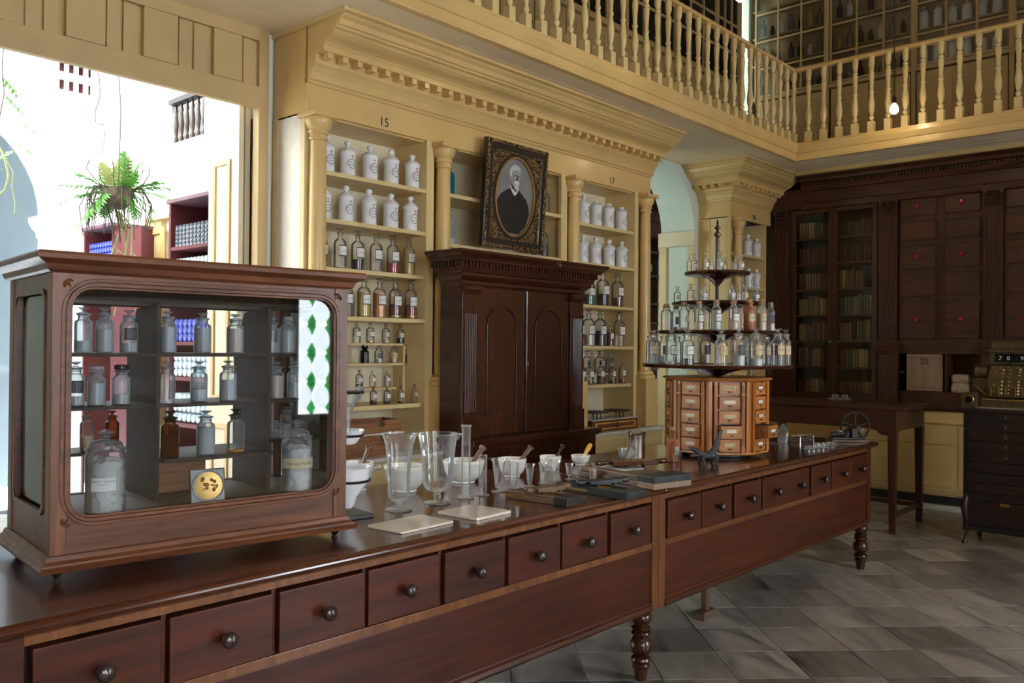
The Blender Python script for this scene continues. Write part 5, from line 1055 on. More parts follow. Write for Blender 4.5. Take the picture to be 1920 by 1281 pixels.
plate_m = plate.mesh('label_holder', 'brass'); card = MB().box(-.031, -Ra-.0052, .037, .031, -Ra-.0045, .057); card_m = card.mesh('card', 'paper'); card_o = card.mesh('card', 'aged_paper')
pull_m = MB().tube([(-.009, -Ra-.004, .026), (-.006, -Ra-.011, .020), (.006, -Ra-.011, .020), (.009, -Ra-.004, .026)], .0022, 6).mesh('pull', 'dark_metal')
scrib = text_mb('~ . ~~ . ~', .016).xf(Matrix.Translation((0, -Ra-.0056, .047))).mesh('lettering', 'label_ink')
for i in range(8):
    M_ = fm(i); near_ = i in (0, 1, 7, 6)
    for s in (-1, 1):
        o = part(t, 'corner_post', MB().box(s*hw-.020 if s > 0 else s*hw, -Ra+.002, .040, s*hw if s > 0 else s*hw+.020, -Ra+.04, .476), 'orange_wood'); o.matrix_local = M_
        o = part(t, 'pilaster', MB(), 'orange_wood') if False else part(t, 'pilaster', pm.mesh('pilaster', 'orange_wood') if (i == 0 and s < 0) else PMM, None)
        PMM = o.data; o.matrix_local = M_ @ Matrix.Translation((s*.084, 0, 0))
        o = part(t, 'pilaster_foot', MB().box(-.012, -Ra-.010, .040, .012, -Ra+.012, .080), 'orange_wood'); o.matrix_local = M_ @ Matrix.Translation((s*.084, 0, 0))
        o = part(t, 'pilaster_ring', MB().box(-.013, -Ra-.011, .392, .013, -Ra+.01, .400), 'orange_wood'); o.matrix_local = M_ @ Matrix.Translation((s*.084, 0, 0))
    for k in range(5):
        pull = .045 if (i == 0 and k == 1) else (.085 if (i == 1 and k == 1) else (.004 if (i+k) % 3 == 0 else 0))
        d = part(t, 'drawer', dx_m, None); d.matrix_local = M_ @ Matrix.Translation((0, -pull, .042+pitch*k))
        if pull > .01: part(d, 'drawer_shade_sheet', MB().box(-dww/2+.008, -Ra+.006, pitch-.0085, dww/2-.008, -Ra+.10, pitch-.0074), 'hollow_shade')  # black sheet on a solid drawer, painting the shade of an open inside
        part(d, 'label_holder', plate_m, None); part(d, 'card', card_o if (i*3+k*2) % 4 == 0 or (i == 0 and k == 4) else card_m, None)
        part(d, 'pull', pull_m, None)
        if near_: part(d, 'lettering', text_mb('Dextrina', .017).xf(Matrix.Translation((0, -Ra-.0056, .047))) if (i == 0 and k == 4) else scrib, 'label_ink') if (i == 0 and k == 4) else part(d, 'lettering', scrib, None)
TR = [(1.500, .475), (1.715, .375), (1.900, .285), (2.095, .205)]
part(t, 'pole', L([(.016, .50), (.012, .52), (.012, .60), (.011, 1.17)], 14), 'dark_metal')
part(t, 'column', L([(.018, 1.172), (.014, 1.19), (.011, 1.20), (.012, 1.21), (.012, 1.40), (.020, 1.405), (.022, 1.42), (.012, 1.432), (.008, 1.445), (.018, 1.452), (.020, 1.462), (.010, 1.470), (.006, 1.480), (.008, 1.492), (.004, 1.505), (0, 1.52)], 14), 'mahogany')
for z, r in TR:
    zz = z-TOPZ
    tr_ = part(t, 'tray', L([(.02, zz-.012), (r-.012, zz-.016), (r, zz-.010), (r+.004, zz), (r, zz+.006), (r-.006, zz+.006), (r-.010, zz), (.013, zz)], 48), 'mahogany')
    part(tr_, 'tray_boss', L([(.014, zz-.085), (.020, zz-.070), (.028, zz-.045), (.07, zz-.024), (.13, zz-.017)], 20), 'mahogany')
    for q in range(4):
        a_ = R(a0+22.5+90*q); c_, s_ = math.cos(a_), math.sin(a_); l_ = r*.72
        part(tr_, 'bracket', MB().prism([(.012, zz-.016), (l_, zz-.016), (l_*.8, zz-.022), (l_*.45, zz-.038), (.018, zz-.075), (.012, zz-.075)], lambda u_, v_, s: (u_*c_-(s-.5)*.014*s_, u_*s_+(s-.5)*.014*c_, v_)), 'mahogany')
dcx = lambda z: 960+FPX*Vector((DC.x, DC.y, z-CH)).dot(_r)/Vector((DC.x, DC.y, z-CH)).dot(_f)
toc = math.atan2(-DC.y, -DC.x)
def on_tray(ti, px, top, w, back, kind, lab, **kw):
    z, r = TR[ti]; rb = r-(.048, .042, .032, .028)[ti]; z += .0008
    # walk the circle for the angle that projects to px
    best = None
    for q in range(360):
        ph_ = R(q); x_, y_ = DC.x+rb*math.cos(ph_), DC.y+rb*math.sin(ph_); v_ = Vector((x_, y_, z-CH)); p_ = 960+FPX*v_.dot(_r)/v_.dot(_f)
        fr_ = math.cos(ph_-toc) > 0
        if fr_ != (not back): continue
        if best is None or abs(p_-px) < best[0]: best = (abs(p_-px), x_, y_)
    _, x_, y_ = best; P_ = Vector((x_, y_, z)); h_ = zat((x_, y_), top)-z; r_ = w/2/FPX*depth(P_)
    tn = math.atan2(y_-DC.y, x_-DC.x)+R(90)
    tn = (tn if not back else tn+R(180))*.0+R(-20)
    return vessel('tray_bottle', kind, P_, r_, h_, lab, turn=tn, group='bottles on the round trays', **kw)
T4 = [(1291, 477, 9, 1), (1301, 475, 12, 0), (1322.7, 472, 12, 0), (1334, 483, 10, 1), (1349.5, 472, 12, 0), (1360, 482, 9, 1), (1378, 478, 9, 1), (1389, 475, 12, 0)]
for i, (px, ty, w, b_) in enumerate(T4): on_tray(3, px, ty, w, b_, 'dropper', 'tiny clear stoppered bottle on the top tray, %s from the left' % ORD[i], glass_='clean_glass', style='small' if not b_ else None, text='Sales')
T3 = [(1270, 537, 13, 0), (1294.7, 532, 13, 0), (1319, 531, 14, 0), (1372, 530, 14, 0), (1386, 536, 12, 1), (1396, 532, 13, 0), (1417, 534, 13, 0)]
for i, (px, ty, w, b_) in enumerate(T3): on_tray(2, px, ty, w, b_, 'dropper', 'small clear bottle on the second highest tray, %s from the left' % ORD[i], glass_='clean_glass', style='tan' if i in (0, 1, 5) else 'small', text='Esencia', fill='powder_white' if i in (2, 3, 6) else None, lv=.4)
T2 = [(1249, 570, 21, 0, 'clean_glass', None, 0, None), (1268, 572, 17, 1, 'clean_glass', 'powder_white', .2, 'dark'), (1282, 567, 19, 0, 'clean_glass', 'powder_tan', .12, 'round'), (1297, 572, 15, 1, 'clean_glass', None, 0, None), (1311, 565, 19, 0, 'clean_glass', 'powder_tan', .28, 'bw'), (1324, 570, 14, 1, 'clean_glass', None, 0, None), (1342, 562, 19, 0, 'clean_glass', 'powder_white', .66, 'bw'), (1375, 561, 19, 0, 'clean_glass', 'powder_tan', .4, 'bw'), (1389, 570, 14, 1, 'clean_glass', None, 0, None), (1405, 562, 21, 0, 'pink_glass', 'powder_tan', .6, 'tan'), (1427, 560, 19, 0, 'clean_glass', 'powder_tan', .55, 'tan'), (1445, 567, 16, 0, 'clean_glass', 'powder_tan', .55, 'dark')]
for i, (px, ty, w, b_, g_, f_, l_, s_) in enumerate(T2): on_tray(1, px, ty, w, b_, 'cork_mouth', 'corked bottle on the third tray down, %s from the left' % ORD[i], glass_=g_, fill=f_, lv=l_ or .2, style=s_, text='POLVO', stop='cork')
T1 = [(1212, 620, 15, 1, None, .2, 'bw'), (1226, 617, 21, 0, None, .2, 'tan'), (1244, 621, 17, 1, 'powder_white', .25, 'dark'), (1259, 617, 21, 0, 'powder_white', .12, 'bw'), (1270, 622, 16, 1, None, 0, None), (1289.5, 617, 24, 0, 'liquid_black', .2, 'bw'), (1322.5, 620, 21, 1, 'powder_tan', .3, 'dark'), (1352, 617, 24, 0, None, 0, 'tan'), (1384, 614, 24, 0, 'powder_white', .36, 'dark'), (1399, 622, 14, 1, 'liquid_black', .2, None), (1416, 614, 26, 0, 'powder_white', .2, 'tan'), (1437, 622, 17, 1, None, 0, 'tan'), (1458, 614, 25, 0, None, .0, 'tan'), (1477, 616, 19, 1, None, 0, 'tan')]
for i, (px, ty, w, b_, f_, l_, s_) in enumerate(T1): on_tray(0, px, ty, w, b_, 'salt_mouth', 'wide stoppered bottle on the lowest large tray, %s from the left' % ORD[i], glass_='clean_glass', fill=f_, lv=l_ or .2, style=s_, text='SULFATO')
# ================================================================= GLASS AND PORCELAIN ON THE COUNTER
def at(px, by, z=TOPZ): p_ = hit(px, by, z=z); p_.z = z+.0006; return p_
def rad(px_w, P_): return px_w/2/FPX*depth(P_)
def hgt(P_, ty): return zat((P_.x, P_.y), ty)-P_.z
def lathe_thing(name, P_, prof, r, h, mat, label, cat, group=None, seg=32, flut=False, rz=0):
    """prof: list of (part name, [(r, z)]) normalised"""
    t_ = thing(name, P_, label, cat, group=group, rz=rz)
    for nm, pf in prof:
        if pf[-1][0] == 0 and max(b for a, b in pf) > .9 and name != 'x':
            top = max(range(len(pf)), key=lambda q: (pf[q][1], pf[q][0])); pf = pf[:top+1]+[(pf[top][0]-.03, 1.0), (pf[top][0]-.04, .985)]
            part(t_, nm, L([(a*r, b*h) for a, b in pf], seg, cap=False), mat); continue
        m_ = L([(a*r, b*h) for a, b in pf], seg)
        part(t_, nm, m_, mat)
    return t_
FOOT = lambda fr, s=.12: ('foot', [(fr*.96, 0), (fr, .008), (fr*.96, .022), (fr*.5, .034), (s, .05)])
P1 = at(747.5, 957)
lathe_thing('flared_beaker', P1, [FOOT(.78), ('stem', [(.12, .05), (.22, .062), (.28, .075), (.18, .09), (.17, .105)]), ('bowl', [(.17, .105), (.42, .125), (.58, .17), (.64, .25), (.62, .40), (.68, .62), (.78, .82), (.90, .93), (1.0, .985), (1.0, 1.0), (.97, 1.0), (.87, .93), (.75, .82), (.65, .62), (.59, .40), (.61, .25), (.55, .18), (.38, .14), (0, .13)])], rad(66, P1), hgt(P1, 812), 'clean_glass', 'tall flared glass measuring beaker nearest the display case', 'beaker')
P2 = at(820, 944)
b2 = lathe_thing('stemmed_beaker', P2, [FOOT(.66), ('stem', [(.12, .05), (.17, .065), (.14, .08), (.20, .10), (.24, .115), (.16, .13), (.15, .15)]), ('bowl', [(.15, .15), (.40, .17), (.62, .21), (.72, .28), (.74, .40), (.80, .62), (.90, .86), (1.0, .985), (1.0, 1.0), (.97, 1.0), (.87, .86), (.77, .62), (.71, .40), (.69, .29), (.58, .22), (.38, .19), (0, .18)])], rad(76, P2), hgt(P2, 812), 'clean_glass', 'wide stemmed glass beaker with pouring lip, second from the display case', 'beaker')
r2, h2 = rad(76, P2), hgt(P2, 812)
part(b2, 'pouring_lip', MB().add([(r2*.93, -r2*.25, h2*.93), (r2*.93, r2*.25, h2*.93), (r2*.98, r2*.16, h2), (r2*1.22, 0, h2*1.0), (r2*.98, -r2*.16, h2), (r2*1.0, 0, h2*.90)], [(0, 5, 3, 4), (5, 1, 2, 3)], True).xf(Matrix.Rotation(R(-48), 4, 'Z')), 'clean_glass')
P3 = at(873, 934); lathe_thing('measuring_cylinder', P3, [FOOT(1.85, .9), ('tube', [(.9, .05), (.92, .07), (.92, .97), (1.1, .98), (1.1, 1.0), (.82, 1.0), (.82, .08), (0, .075)])], rad(18, P3), hgt(P3, 797), 'clean_glass', 'tall slim glass measuring cylinder', 'measuring cylinder', seg=24)
P4 = at(905, 929); lathe_thing('measuring_cylinder', P4, [FOOT(1.6, .9), ('tube', [(.9, .06), (.95, .08), (.95, .98), (1.05, .99), (1.05, 1.0), (.84, 1.0), (.84, .09), (0, .08)])], rad(16, P4), hgt(P4, 853), 'clean_glass', 'short glass measuring cylinder beside the tall one', 'measuring cylinder', seg=24)
for i, (px, by, ty, w) in enumerate([(935, 922, 860, 30), (963, 917, 864, 23), (993, 912, 870, 20), (1017.5, 907, 867, 17), (1041, 903.5, 863, 22), (1067, 898.5, 869, 17), (1084.5, 895.5, 878, 9)]):
    P_ = at(px, by); cup = i in (4, 5)
    bowl = [(.14, .16), (.36, .20), (.58, .28), (.68, .42), (.72, .70), (.86, .92), (1, .98), (1, 1), (.93, 1), (.80, .92), (.66, .70), (.62, .42), (.50, .30), (0, .22)] if cup else [(.16, .10), (.40, .115), (.46, .16), (.66, .60), (.82, .90), (.98, .97), (1.0, 1.0), (.93, 1.0), (.76, .90), (.60, .60), (.40, .18), (0, .15)]
    lathe_thing('medicine_glass', P_, [FOOT((.95, .9, .95, .95, .98, .95, 1.1)[i]), ('stem', [(.12, .05), (.16, .08), (.24, .10 if not cup else .12), (.16, .12 if not cup else .16)]), ('bowl', bowl)], rad(w, P_), hgt(P_, ty), 'clean_glass', 'small footed medicine glass, %s from the left in the row of seven' % ORD[i], 'glass', 'row of medicine glasses', seg=20)
P_ = at(1112, 900); vessel('phial', 'phial', P_, rad(13, P_), hgt(P_, 868), 'tiny square-shouldered glass phial near the pill cutters', glass_='clean_glass', fill='powder_tan', lv=.6)
# mortars and pestles
def mortar(px, by, ty, w, lab, mat='mortar_white', foot=True, lip=True):
    P_ = at(px, by); r, h = rad(w, P_), hgt(P_, ty); P_.x += .744*r*.5; P_.y += .668*r*.5; r = rad(w, P_); h = hgt(P_, ty)
    t_ = thing('mortar', P_, lab, 'mortar')
    part(t_, 'bowl', L([(a*r, b*h) for a, b in [(.52, 0), (.55, .03), (.53, .09), (.60, .12), (.80, .30), (.93, .55), (.97, .82), (1.0, .86), (1.0, .97), (.98, 1.0), (.86, 1.0), (.84, .93), (.76, .60), (.55, .32), (0, .22)]], 36), mat)
    if lip: part(t_, 'pouring_lip', MB().tube([(r*.86, 0, h*.93), (r*1.02, 0, h*.96), (r*1.10, 0, h*1.0)], [r*.10, r*.09, r*.05], 8).xf(Matrix.Rotation(R(200), 4, 'Z')), mat)
    return t_, P_, r, h
def pestle(P_, r, h, tip, px, py, lab, head='mortar_white', mat='pestle_wood', th=.011, knob=True):
    a_ = Vector((P_.x, P_.y, P_.z+h*.34))+Vector((-.3*r, -.25*r, 0)); d_ = depth(a_)
    e_ = Vector((0, 0, CH))+ray(px, py)*(depth(P_)+tip); v_ = e_-a_
    t_ = thing('pestle', a_, lab, 'pestle')
    part(t_, 'head', MB().tube([(0, 0, 0), v_*.04, v_*.16, v_*.34, v_*.42], [th*.9, th*1.7, th*1.5, th*1.15, th*.95], 14), head)
    pts = [v_*.40, v_*.55, v_*.80, v_*.93, v_*.96, v_*.985, v_*1.0]; rr_ = [th*.8, th*.85, th*1.0, th*.95, th*1.5, th*1.55, th*.9] if knob else [th, th*1.2, th*1.5, th*1.3, th*1.1, th*.9, th*.5]
    part(t_, 'handle', MB().tube(pts, rr_, 14), mat)
    return t_
for (px, by, ty, w, tx, ty2, tp, l1, l2, mt, th, kn) in [
    (668, 922, 866, 60, 692, 839, .10, 'white mortar half hidden behind the display case', 'dark wooden pestle leaning in the mortar behind the display case', 'pestle_wood', .011, True),
    (757, 925, 872, 80, 815, 858, .15, 'largest white porcelain mortar, behind the flared beaker', 'wooden pestle in the mortar behind the beakers', 'pestle_wood', .011, True),
    (868, 908, 862, 78, 906, 839, .10, 'large white mortar behind the tall measuring cylinder', 'brown wooden pestle leaning in the mortar behind the cylinder', 'pestle_wood', .013, True),
    (960, 896, 859, 54, 996, 838.5, .06, 'medium white mortar behind the largest medicine glasses', 'pale wooden pestle leaning in the medium mortar', 'old_wood', .012, True),
    (1032.5, 882, 854.5, 41, 1056, 835.5, .06, 'small white mortar behind the row of medicine glasses', 'slim dark pestle leaning in the small mortar', 'mahogany', .009, True),
    (1089, 873, 853, 36, 1108, 832.5, .06, 'smallest white mortar at the right end of the row', 'pestle with bright boxwood handle in the smallest mortar', 'boxwood', .010, False)]:
    t_, P_, r, h = mortar(px, by, ty, w, l1); pestle(P_, r, h, tp, tx, ty2, l2, mat=mt, th=th, knob=kn)
P_ = at(1176, 866); r, h = rad(36, P_), hgt(P_, 842); t_ = thing('glass_mortar', P_, 'small clear glass mortar beside the dark tin flask', 'mortar')
part(t_, 'bowl', L([(a*r, b*h) for a, b in [(.5, 0), (.52, .03), (.45, .08), (.75, .22), (.95, .6), (1, 1), (.93, 1), (.86, .6), (.62, .3), (0, .2)]], 32), 'clean_glass')
pestle(P_, r, h, .03, 1189, 827, 'clear glass pestle in the glass mortar', head='clean_glass', mat='clean_glass', th=.0075)
# tin flask
P_ = at(1194, 862); h = hgt(P_, 812); t_ = thing('tin_flask', P_, 'tall dark tin flask with twin spouts behind the glass mortar', 'flask', rz=R(-30)); w = rad(33, P_)
part(t_, 'body', MB().lathe([(w, 0), (w, .006), (w*.97, .008), (w*.97, h*.93), (w*.6, h*.96)], 24, sy=.62), 'tin')
part(t_, 'spout', MB().tube([(-w*.85, 0, h*.90), (-w*.85, 0, h*1.02), (-w*.75, 0, h*1.05)], [.012, .014, .010], 10), 'tin'); part(t_, 'spout', MB().tube([(w*.70, 0, h*.90), (w*.70, 0, h*.98), (w*1.05, 0, h*.97)], [.012, .014, .008], 10), 'tin')
part(t_, 'rim', MB().tube([(-w*.9, -.01, h*.93), (0, -.02, h*.95), (w*.9, -.01, h*.93)], .005, 8), 'tin')
# pink bottle
P_ = at(1261, 866); o = vessel('powder_bottle', 'phial', P_, rad(24, P_), hgt(P_, 806), 'terracotta pink corked bottle with a round label, in front of the revolving stand', glass_='pink_glass', fill='powder_tan', lv=.62)
part(o, 'stopper', L([(.45, .96), (.5, 1.0), (.5, 1.08), (0, 1.08)], 14), 'cork'); part(o, 'fluted_label', patch(1.0, .26, 1.0, R(-100), .36, 8, .02), 'powder_grey')
# crocodile cork press
P_ = at(1328, 871); t_ = thing('crocodile_cork_press', P_, 'dark cast iron cork press shaped like a crocodile with raised tail', 'cork press', rz=R(-42))
part(t_, 'body', MB().tube([(-.075, 0, .075), (-.045, 0, .062), (-.015, 0, .050), (.025, 0, .050), (.06, 0, .038)], [.010, .017, .022, .024, .016], 12), 'crocodile')
part(t_, 'tail', MB().tube([(.0, -.005, .052), (.030, -.004, .078), (.050, 0, .115), (.060, 0, .155), (.072, 0, .190), (.082, 0, .200)], [.020, .020, .017, .014, .011, .006], 10), 'crocodile')
part(t_, 'upper_jaw', MB().tube([(-.050, 0, .068), (-.075, 0, .082), (-.105, 0, .094), (-.118, 0, .100)], [.016, .015, .009, .006], 10), 'crocodile')
part(t_, 'lower_jaw', MB().tube([(-.050, 0, .055), (-.078, 0, .052), (-.108, 0, .048)], [.013, .011, .006], 10), 'crocodile')
for x_, s_ in ((-.03, -1), (-.03, 1), (.045, -1), (.045, 1)):
    l_ = part(t_, 'leg', MB().tube([(x_, s_*.012, .048), (x_-.012, s_*.034, .030), (x_-.004, s_*.040, .008)], [.012, .009, .008], 8), 'crocodile'); part(l_, 'claw', MB().tube([(x_-.004, s_*.040, .005), (x_-.024, s_*.046, .004)], [.008, .003], 6), 'crocodile')
m_ = MB()
for i_ in range(9): x_ = -.05+.014*i_; m_.add([(x_, -.004, .070), (x_+.012, -.004, .070), (x_+.010, 0, .080), (x_, .004, .070), (x_+.012, .004, .070)], [(0, 1, 2), (3, 2, 4), (0, 2, 3), (1, 4, 2)])
part(t_, 'back_ridge', m_, 'crocodile')
# creamy tiles
def quad_on(pxs, z=TOPZ): return [hit(a, b, z=z) for a, b in pxs]
def slab(name, pxs, th, mat, label, cat, edge=None):
    q_ = quad_on(pxs); c_ = sum(q_, Vector())/4; c_.z = TOPZ+.0006; e0 = (q_[1]-q_[0]+q_[2]-q_[3])/2; e1 = (q_[2]-q_[1]+q_[3]-q_[0])/2; a_ = math.atan2(e0.y, e0.x); w_, d_ = e0.length, e1.length
    t_ = thing(name, c_, label, cat, rz=a_)
    n_ = rrect(-w_/2, -d_/2, w_/2, d_/2, .012, 4)
    part(t_, 'slab', MB().prism(n_, lambda u_, v_, s: (u_, v_, .0+th*s)), mat, bevel=.002)
    return t_, w_, d_, a_
slab('pill_tile', [(751, 1004), (851, 981), (789, 969), (688, 989)], .009, 'tile_cream', 'cream porcelain pill tile nearest the display case', 'tile')
slab('pill_tile', [(887, 979), (960, 963), (886, 950), (826, 963)], .011, 'tile_cream', 'cream porcelain pill tile in front of the medicine glasses', 'tile')
# pill cutting machines
def pill_machine(c_, rz, L1, wd, lab, wm, big=False):
    t_ = thing('pill_cutter', (c_[0], c_[1], TOPZ+.0006), lab, 'pill cutter', rz=R(rz))
    part(t_, 'bed', MB().box(-L1/2, -wd/2, 0, L1/2, wd/2, .024), wm, bevel=.002)
    part(t_, 'bed_rail', MB().box(-L1/2, -wd/2, .024, L1/2, -wd/2+.014, .034), wm, bevel=.002); part(t_, 'bed_rail', MB().box(-L1/2, wd/2-.014, .024, L1/2, wd/2, .034), wm, bevel=.002)
    part(t_, 'end_block', MB().box(L1/2-.07, -wd/2-.01, -.0, L1/2, wd/2+.01, .036), 'cutter_metal', bevel=.003)
    part(t_, 'brass_strip', MB().box(-L1/2+.01, -wd/2-.002, .010, -.02, -wd/2, .020), 'brass')
    g_ = MB()
    for i_ in range(16): x_ = -.03+i_*.0042; g_.tube([(x_, -wd/2+.015, .025), (x_, wd/2-.015, .025)], .0018, 5)
    part(t_, 'grooved_plate', g_, 'brass', kind='stuff')
    return t_
def cutter_handle(c_, rz, Lh, wd, lab, wm, z=.036):
    t_ = thing('pill_roller', (c_[0], c_[1], TOPZ+z), lab, 'pill cutter', rz=R(rz))
    part(t_, 'board', MB().box(-Lh*.30, -wd/2, 0, Lh*.30, wd/2, .020), wm, bevel=.004)
    for s in (-1, 1): part(t_, 'grip', MB().tube([(s*Lh*.28, 0, .010), (s*Lh*.34, 0, .012), (s*Lh*.42, 0, .011), (s*Lh*.48, 0, .012), (s*Lh*.50, 0, .012)], [.010, .012, .016, .013, .004], 12), wm)
    g_ = MB()
    for i_ in range(14): x_ = -.028+i_*.0042; g_.tube([(x_, -wd/2+.006, -.001), (x_, wd/2-.006, -.001)], .0018, 5)
    part(t_, 'grooved_plate', g_, 'brass', kind='stuff')
    for s in (-1, 1): part(t_, 'roller', MB().tube([(s*.05, -wd/2-.004, -.003), (s*.05, wd/2+.004, -.003)], .007, 8), 'cutter_metal')
    return t_
A1, A2 = hit(968, 937, z=TOPZ), hit(1083, 955, z=TOPZ)
def along(pa, pb, y_off): a_, b_ = hit(*pa, z=TOPZ), hit(*pb, z=TOPZ); return ((a_+b_)/2, math.degrees(math.atan2(b_.y-a_.y, b_.x-a_.x)), (b_-a_).length)
c1_, rz1, l1_ = along((967, 934), (1086, 951), 0)
pill_machine((c1_.x+.02, c1_.y+.035), rz1, l1_, .11, 'brown wooden pill cutting board with brass strip, nearest the medicine glasses', 'old_wood')
cutter_handle((c1_.x+.075, c1_.y+.055), rz1+75, .26, .06, 'worn wooden pill cutter handle lying on the nearest cutting board', 'old_wood')
c2_, rz2, l2_ = along((1064, 918), (1205, 940), 0)
pill_machine((c2_.x+.03, c2_.y+.045), rz2, l2_*.98, .13, 'dark iron pill cutting board in the middle of the three', 'cutter_metal')
cutter_handle((c2_.x+.09, c2_.y+.07), rz2+72, .30, .06, 'dark pill cutter handle with rounded grips on the middle cutting board', 'cutter_metal')
c3_, rz3, l3_ = along((1124, 894), (1270, 921), 0)
t_ = thing('pill_machine', (c3_.x+.07, c3_.y+.07, TOPZ+.0006), 'large wooden pill machine board at the counter front, with a pale slate', 'pill cutter', rz=R(rz3)); l3_ *= 1.02
part(t_, 'base', MB().box(-l3_/2, -.13, 0, l3_/2, .12, .026), 'old_wood', bevel=.003); part(t_, 'upper_board', MB().box(-l3_/2+.01, -.12, .026, l3_/2-.01, .11, .052), 'old_wood', bevel=.003)
part(t_, 'end_block', MB().box(l3_/2-.11, -.135, .0, l3_/2+.005, .125, .030), 'pale_box_wood', bevel=.003); part(t_, 'iron_block', MB().box(l3_/2-.11, -.136, .030, l3_/2+.006, .126, .062), 'cutter_metal', bevel=.003)
part(t_, 'slate', MB().box(-l3_/2+.05, -.06, .052, 0, .08, .056), 'powder_grey'); 
cutter_handle((c3_.x+.16, c3_.y+.14), rz3+72, .42, .12, 'large polished dark pill machine roller board with a turned iron grip', 'counter_top', z=.068)
# stoppered bottle, racks, glass clips, tablet machine
P_ = at(1468, 829); vessel('stoppered_bottle', 'salt_mouth', P_, rad(19, P_), hgt(P_, 794), 'clear stoppered bottle standing alone on the counter right of the drawers', glass_='clean_glass', style='round')
def wire_rack(px, by, w, d, h, lab, rz):
    P_ = at(px, by); t_ = thing('wire_rack', P_, lab, 'rack', rz=R(rz))
    for z_ in (.004, h*.5, h): part(t_, 'frame', MB().tube([(-w, -d, z_), (w, -d, z_), (w, d, z_), (-w, d, z_), (-w, -d, z_)], .0035, 6), 'chrome')
    for i_ in range(5): x_ = -w+2*w*i_/4; part(t_, 'cross_bar', MB().tube([(x_, -d, h), (x_, d, h)], .003, 6), 'chrome')
    for x_ in (-w, w):
        for y_ in (-d, d): part(t_, 'post', MB().tube([(x_, y_, 0), (x_, y_, h)], .004, 6), 'chrome')
wire_rack(1500, 826, .10, .055, .035, 'low white wire rack behind the stoppered bottle', -5)
wire_rack(1447, 836, .05, .035, .028, 'small wire rack in front of the stoppered bottle', 10)
for i, (px, by) in enumerate(((1530, 841), (1548, 836))):
    P_ = at(px, by); t_ = thing('suppository_mould', P_, ('front', 'rear')[i]+' clear glass bar mould with a row of beads on the counter end', 'mould', rz=R(-14))
    part(t_, 'bar', MB().box(-.12, -.012, 0, .12, .012, .010), 'clean_glass', bevel=.002)
    for q in range(9): part(t_, 'bead', L([(0, .010), (.008, .013), (.009, .018), (.005, .024), (0, .026)], 8, (-.105+.026*q, 0, 0)), 'chrome' if q % 2 else 'clean_glass')
P_ = at(1592, 828); t_ = thing('tablet_machine', P_, 'old hand-turned iron tablet machine with a spoked wheel and red knob', 'machine', rz=R(-48))
part(t_, 'base', MB().box(-.15, -.07, 0, .12, .07, .018), 'old_wood', bevel=.003); part(t_, 'iron_base', MB().box(-.14, -.045, .018, .10, .045, .032), 'dark_metal', bevel=.004)
part(t_, 'head', MB().tube([(-.03, 0, .030), (-.015, 0, .06), (.01, 0, .085), (.03, 0, .09)], [.030, .032, .028, .020], 12), 'dark_metal'); part(t_, 'cylinder', MB().tube([(-.13, 0, .050), (-.02, 0, .060)], [.018, .022], 12), 'dark_metal')
part(t_, 'hopper', L([(.012, .05), (.022, .075), (.022, .08), (0, .07)], 12, (-.07, .0, .0)), 'chrome'); part(t_, 'knob', L([(0, 0), (.010, .004), (.013, .014), (.008, .022), (0, .024)], 12, (-.145, -.01, .060)), 'red_knob')
wv = [(.045*1+0, .0, 0)]
wc_ = Vector((.055, .0, .105)); n_ = 28; rw = .105
whl = MB().tube([wc_+Vector((rw*math.cos(2*math.pi*i_/n_), .03, rw*math.sin(2*math.pi*i_/n_))) for i_ in range(n_+1)], .008, 8)
part(t_, 'wheel_rim', whl, 'dark_metal')
for i_ in range(5): a_ = 2*math.pi*i_/5+.3; part(t_, 'wheel_spoke', MB().tube([wc_+Vector((0, .03, 0)), wc_+Vector((rw*math.cos(a_), .03, rw*math.sin(a_)))], [.009, .006], 8), 'dark_metal')
part(t_, 'axle', MB().tube([wc_+Vector((0, -.03, 0)), wc_+Vector((0, .045, 0))], .011, 10), 'dark_metal'); part(t_, 'clamp', MB().box(-.0, -.05, .030, .05, .02, .10), 'dark_metal', bevel=.006)
# funnel stand
P_ = hit(676, 972, z=TOPZ); P_.z = TOPZ+.0006
t_ = thing('filter_stand', P_, 'iron ring stand on a slate foot half hidden by the display case', 'stand', rz=R(-8))
part(t_, 'foot', MB().box(-.11, -.02, 0, .05, .16, .016), 'slate', bevel=.003)
zr = [zat((P_.x, P_.y), q)-TOPZ for q in (737, 818, 903)]
part(t_, 'rod', MB().tube([(-.075, .07, .016), (-.075, .07, zr[0]+.05)], .006, 8), 'dark_metal')
rs_ = [rad(56, P_), rad(56, P_), rad(82, P_)]; rcx = [-.026, -.026, -.025]
for q in range(3): part(t_, 'ring', MB().tube([(rcx[q]+rs_[q]*math.cos(2*math.pi*i_/24), rs_[q]*math.sin(2*math.pi*i_/24)+.06, zr[q]) for i_ in range(25)], .0055, 6), 'dark_metal'); part(t_, 'ring_arm', MB().tube([(-.075, .07, zr[q]), (rcx[q]-rs_[q]*.7, .06, zr[q])], .005, 6), 'dark_metal')
Rz = Matrix.Rotation(R(-8), 3, 'Z')
def onring(q, name, parts_, lab, cat, mat):
    c_ = P_+Rz @ Vector((rcx[q], .06, zr[q]+.006)); o_ = thing(name, c_, lab, cat)
    for nm, pf in parts_: part(o_, nm, L(pf, 32), mat)
    return o_
r0 = rs_[0]
onring(0, 'glass_funnel', [('cone', [(.009, -.165), (.010, -.10), (.012, -.085), (r0*.97, .0), (r0*1.05, .010), (r0*1.05, .014), (r0*.95, .012), (.009, -.080), (.006, -.165)])], 'clear glass funnel in the top ring of the iron stand', 'funnel', 'clean_glass')
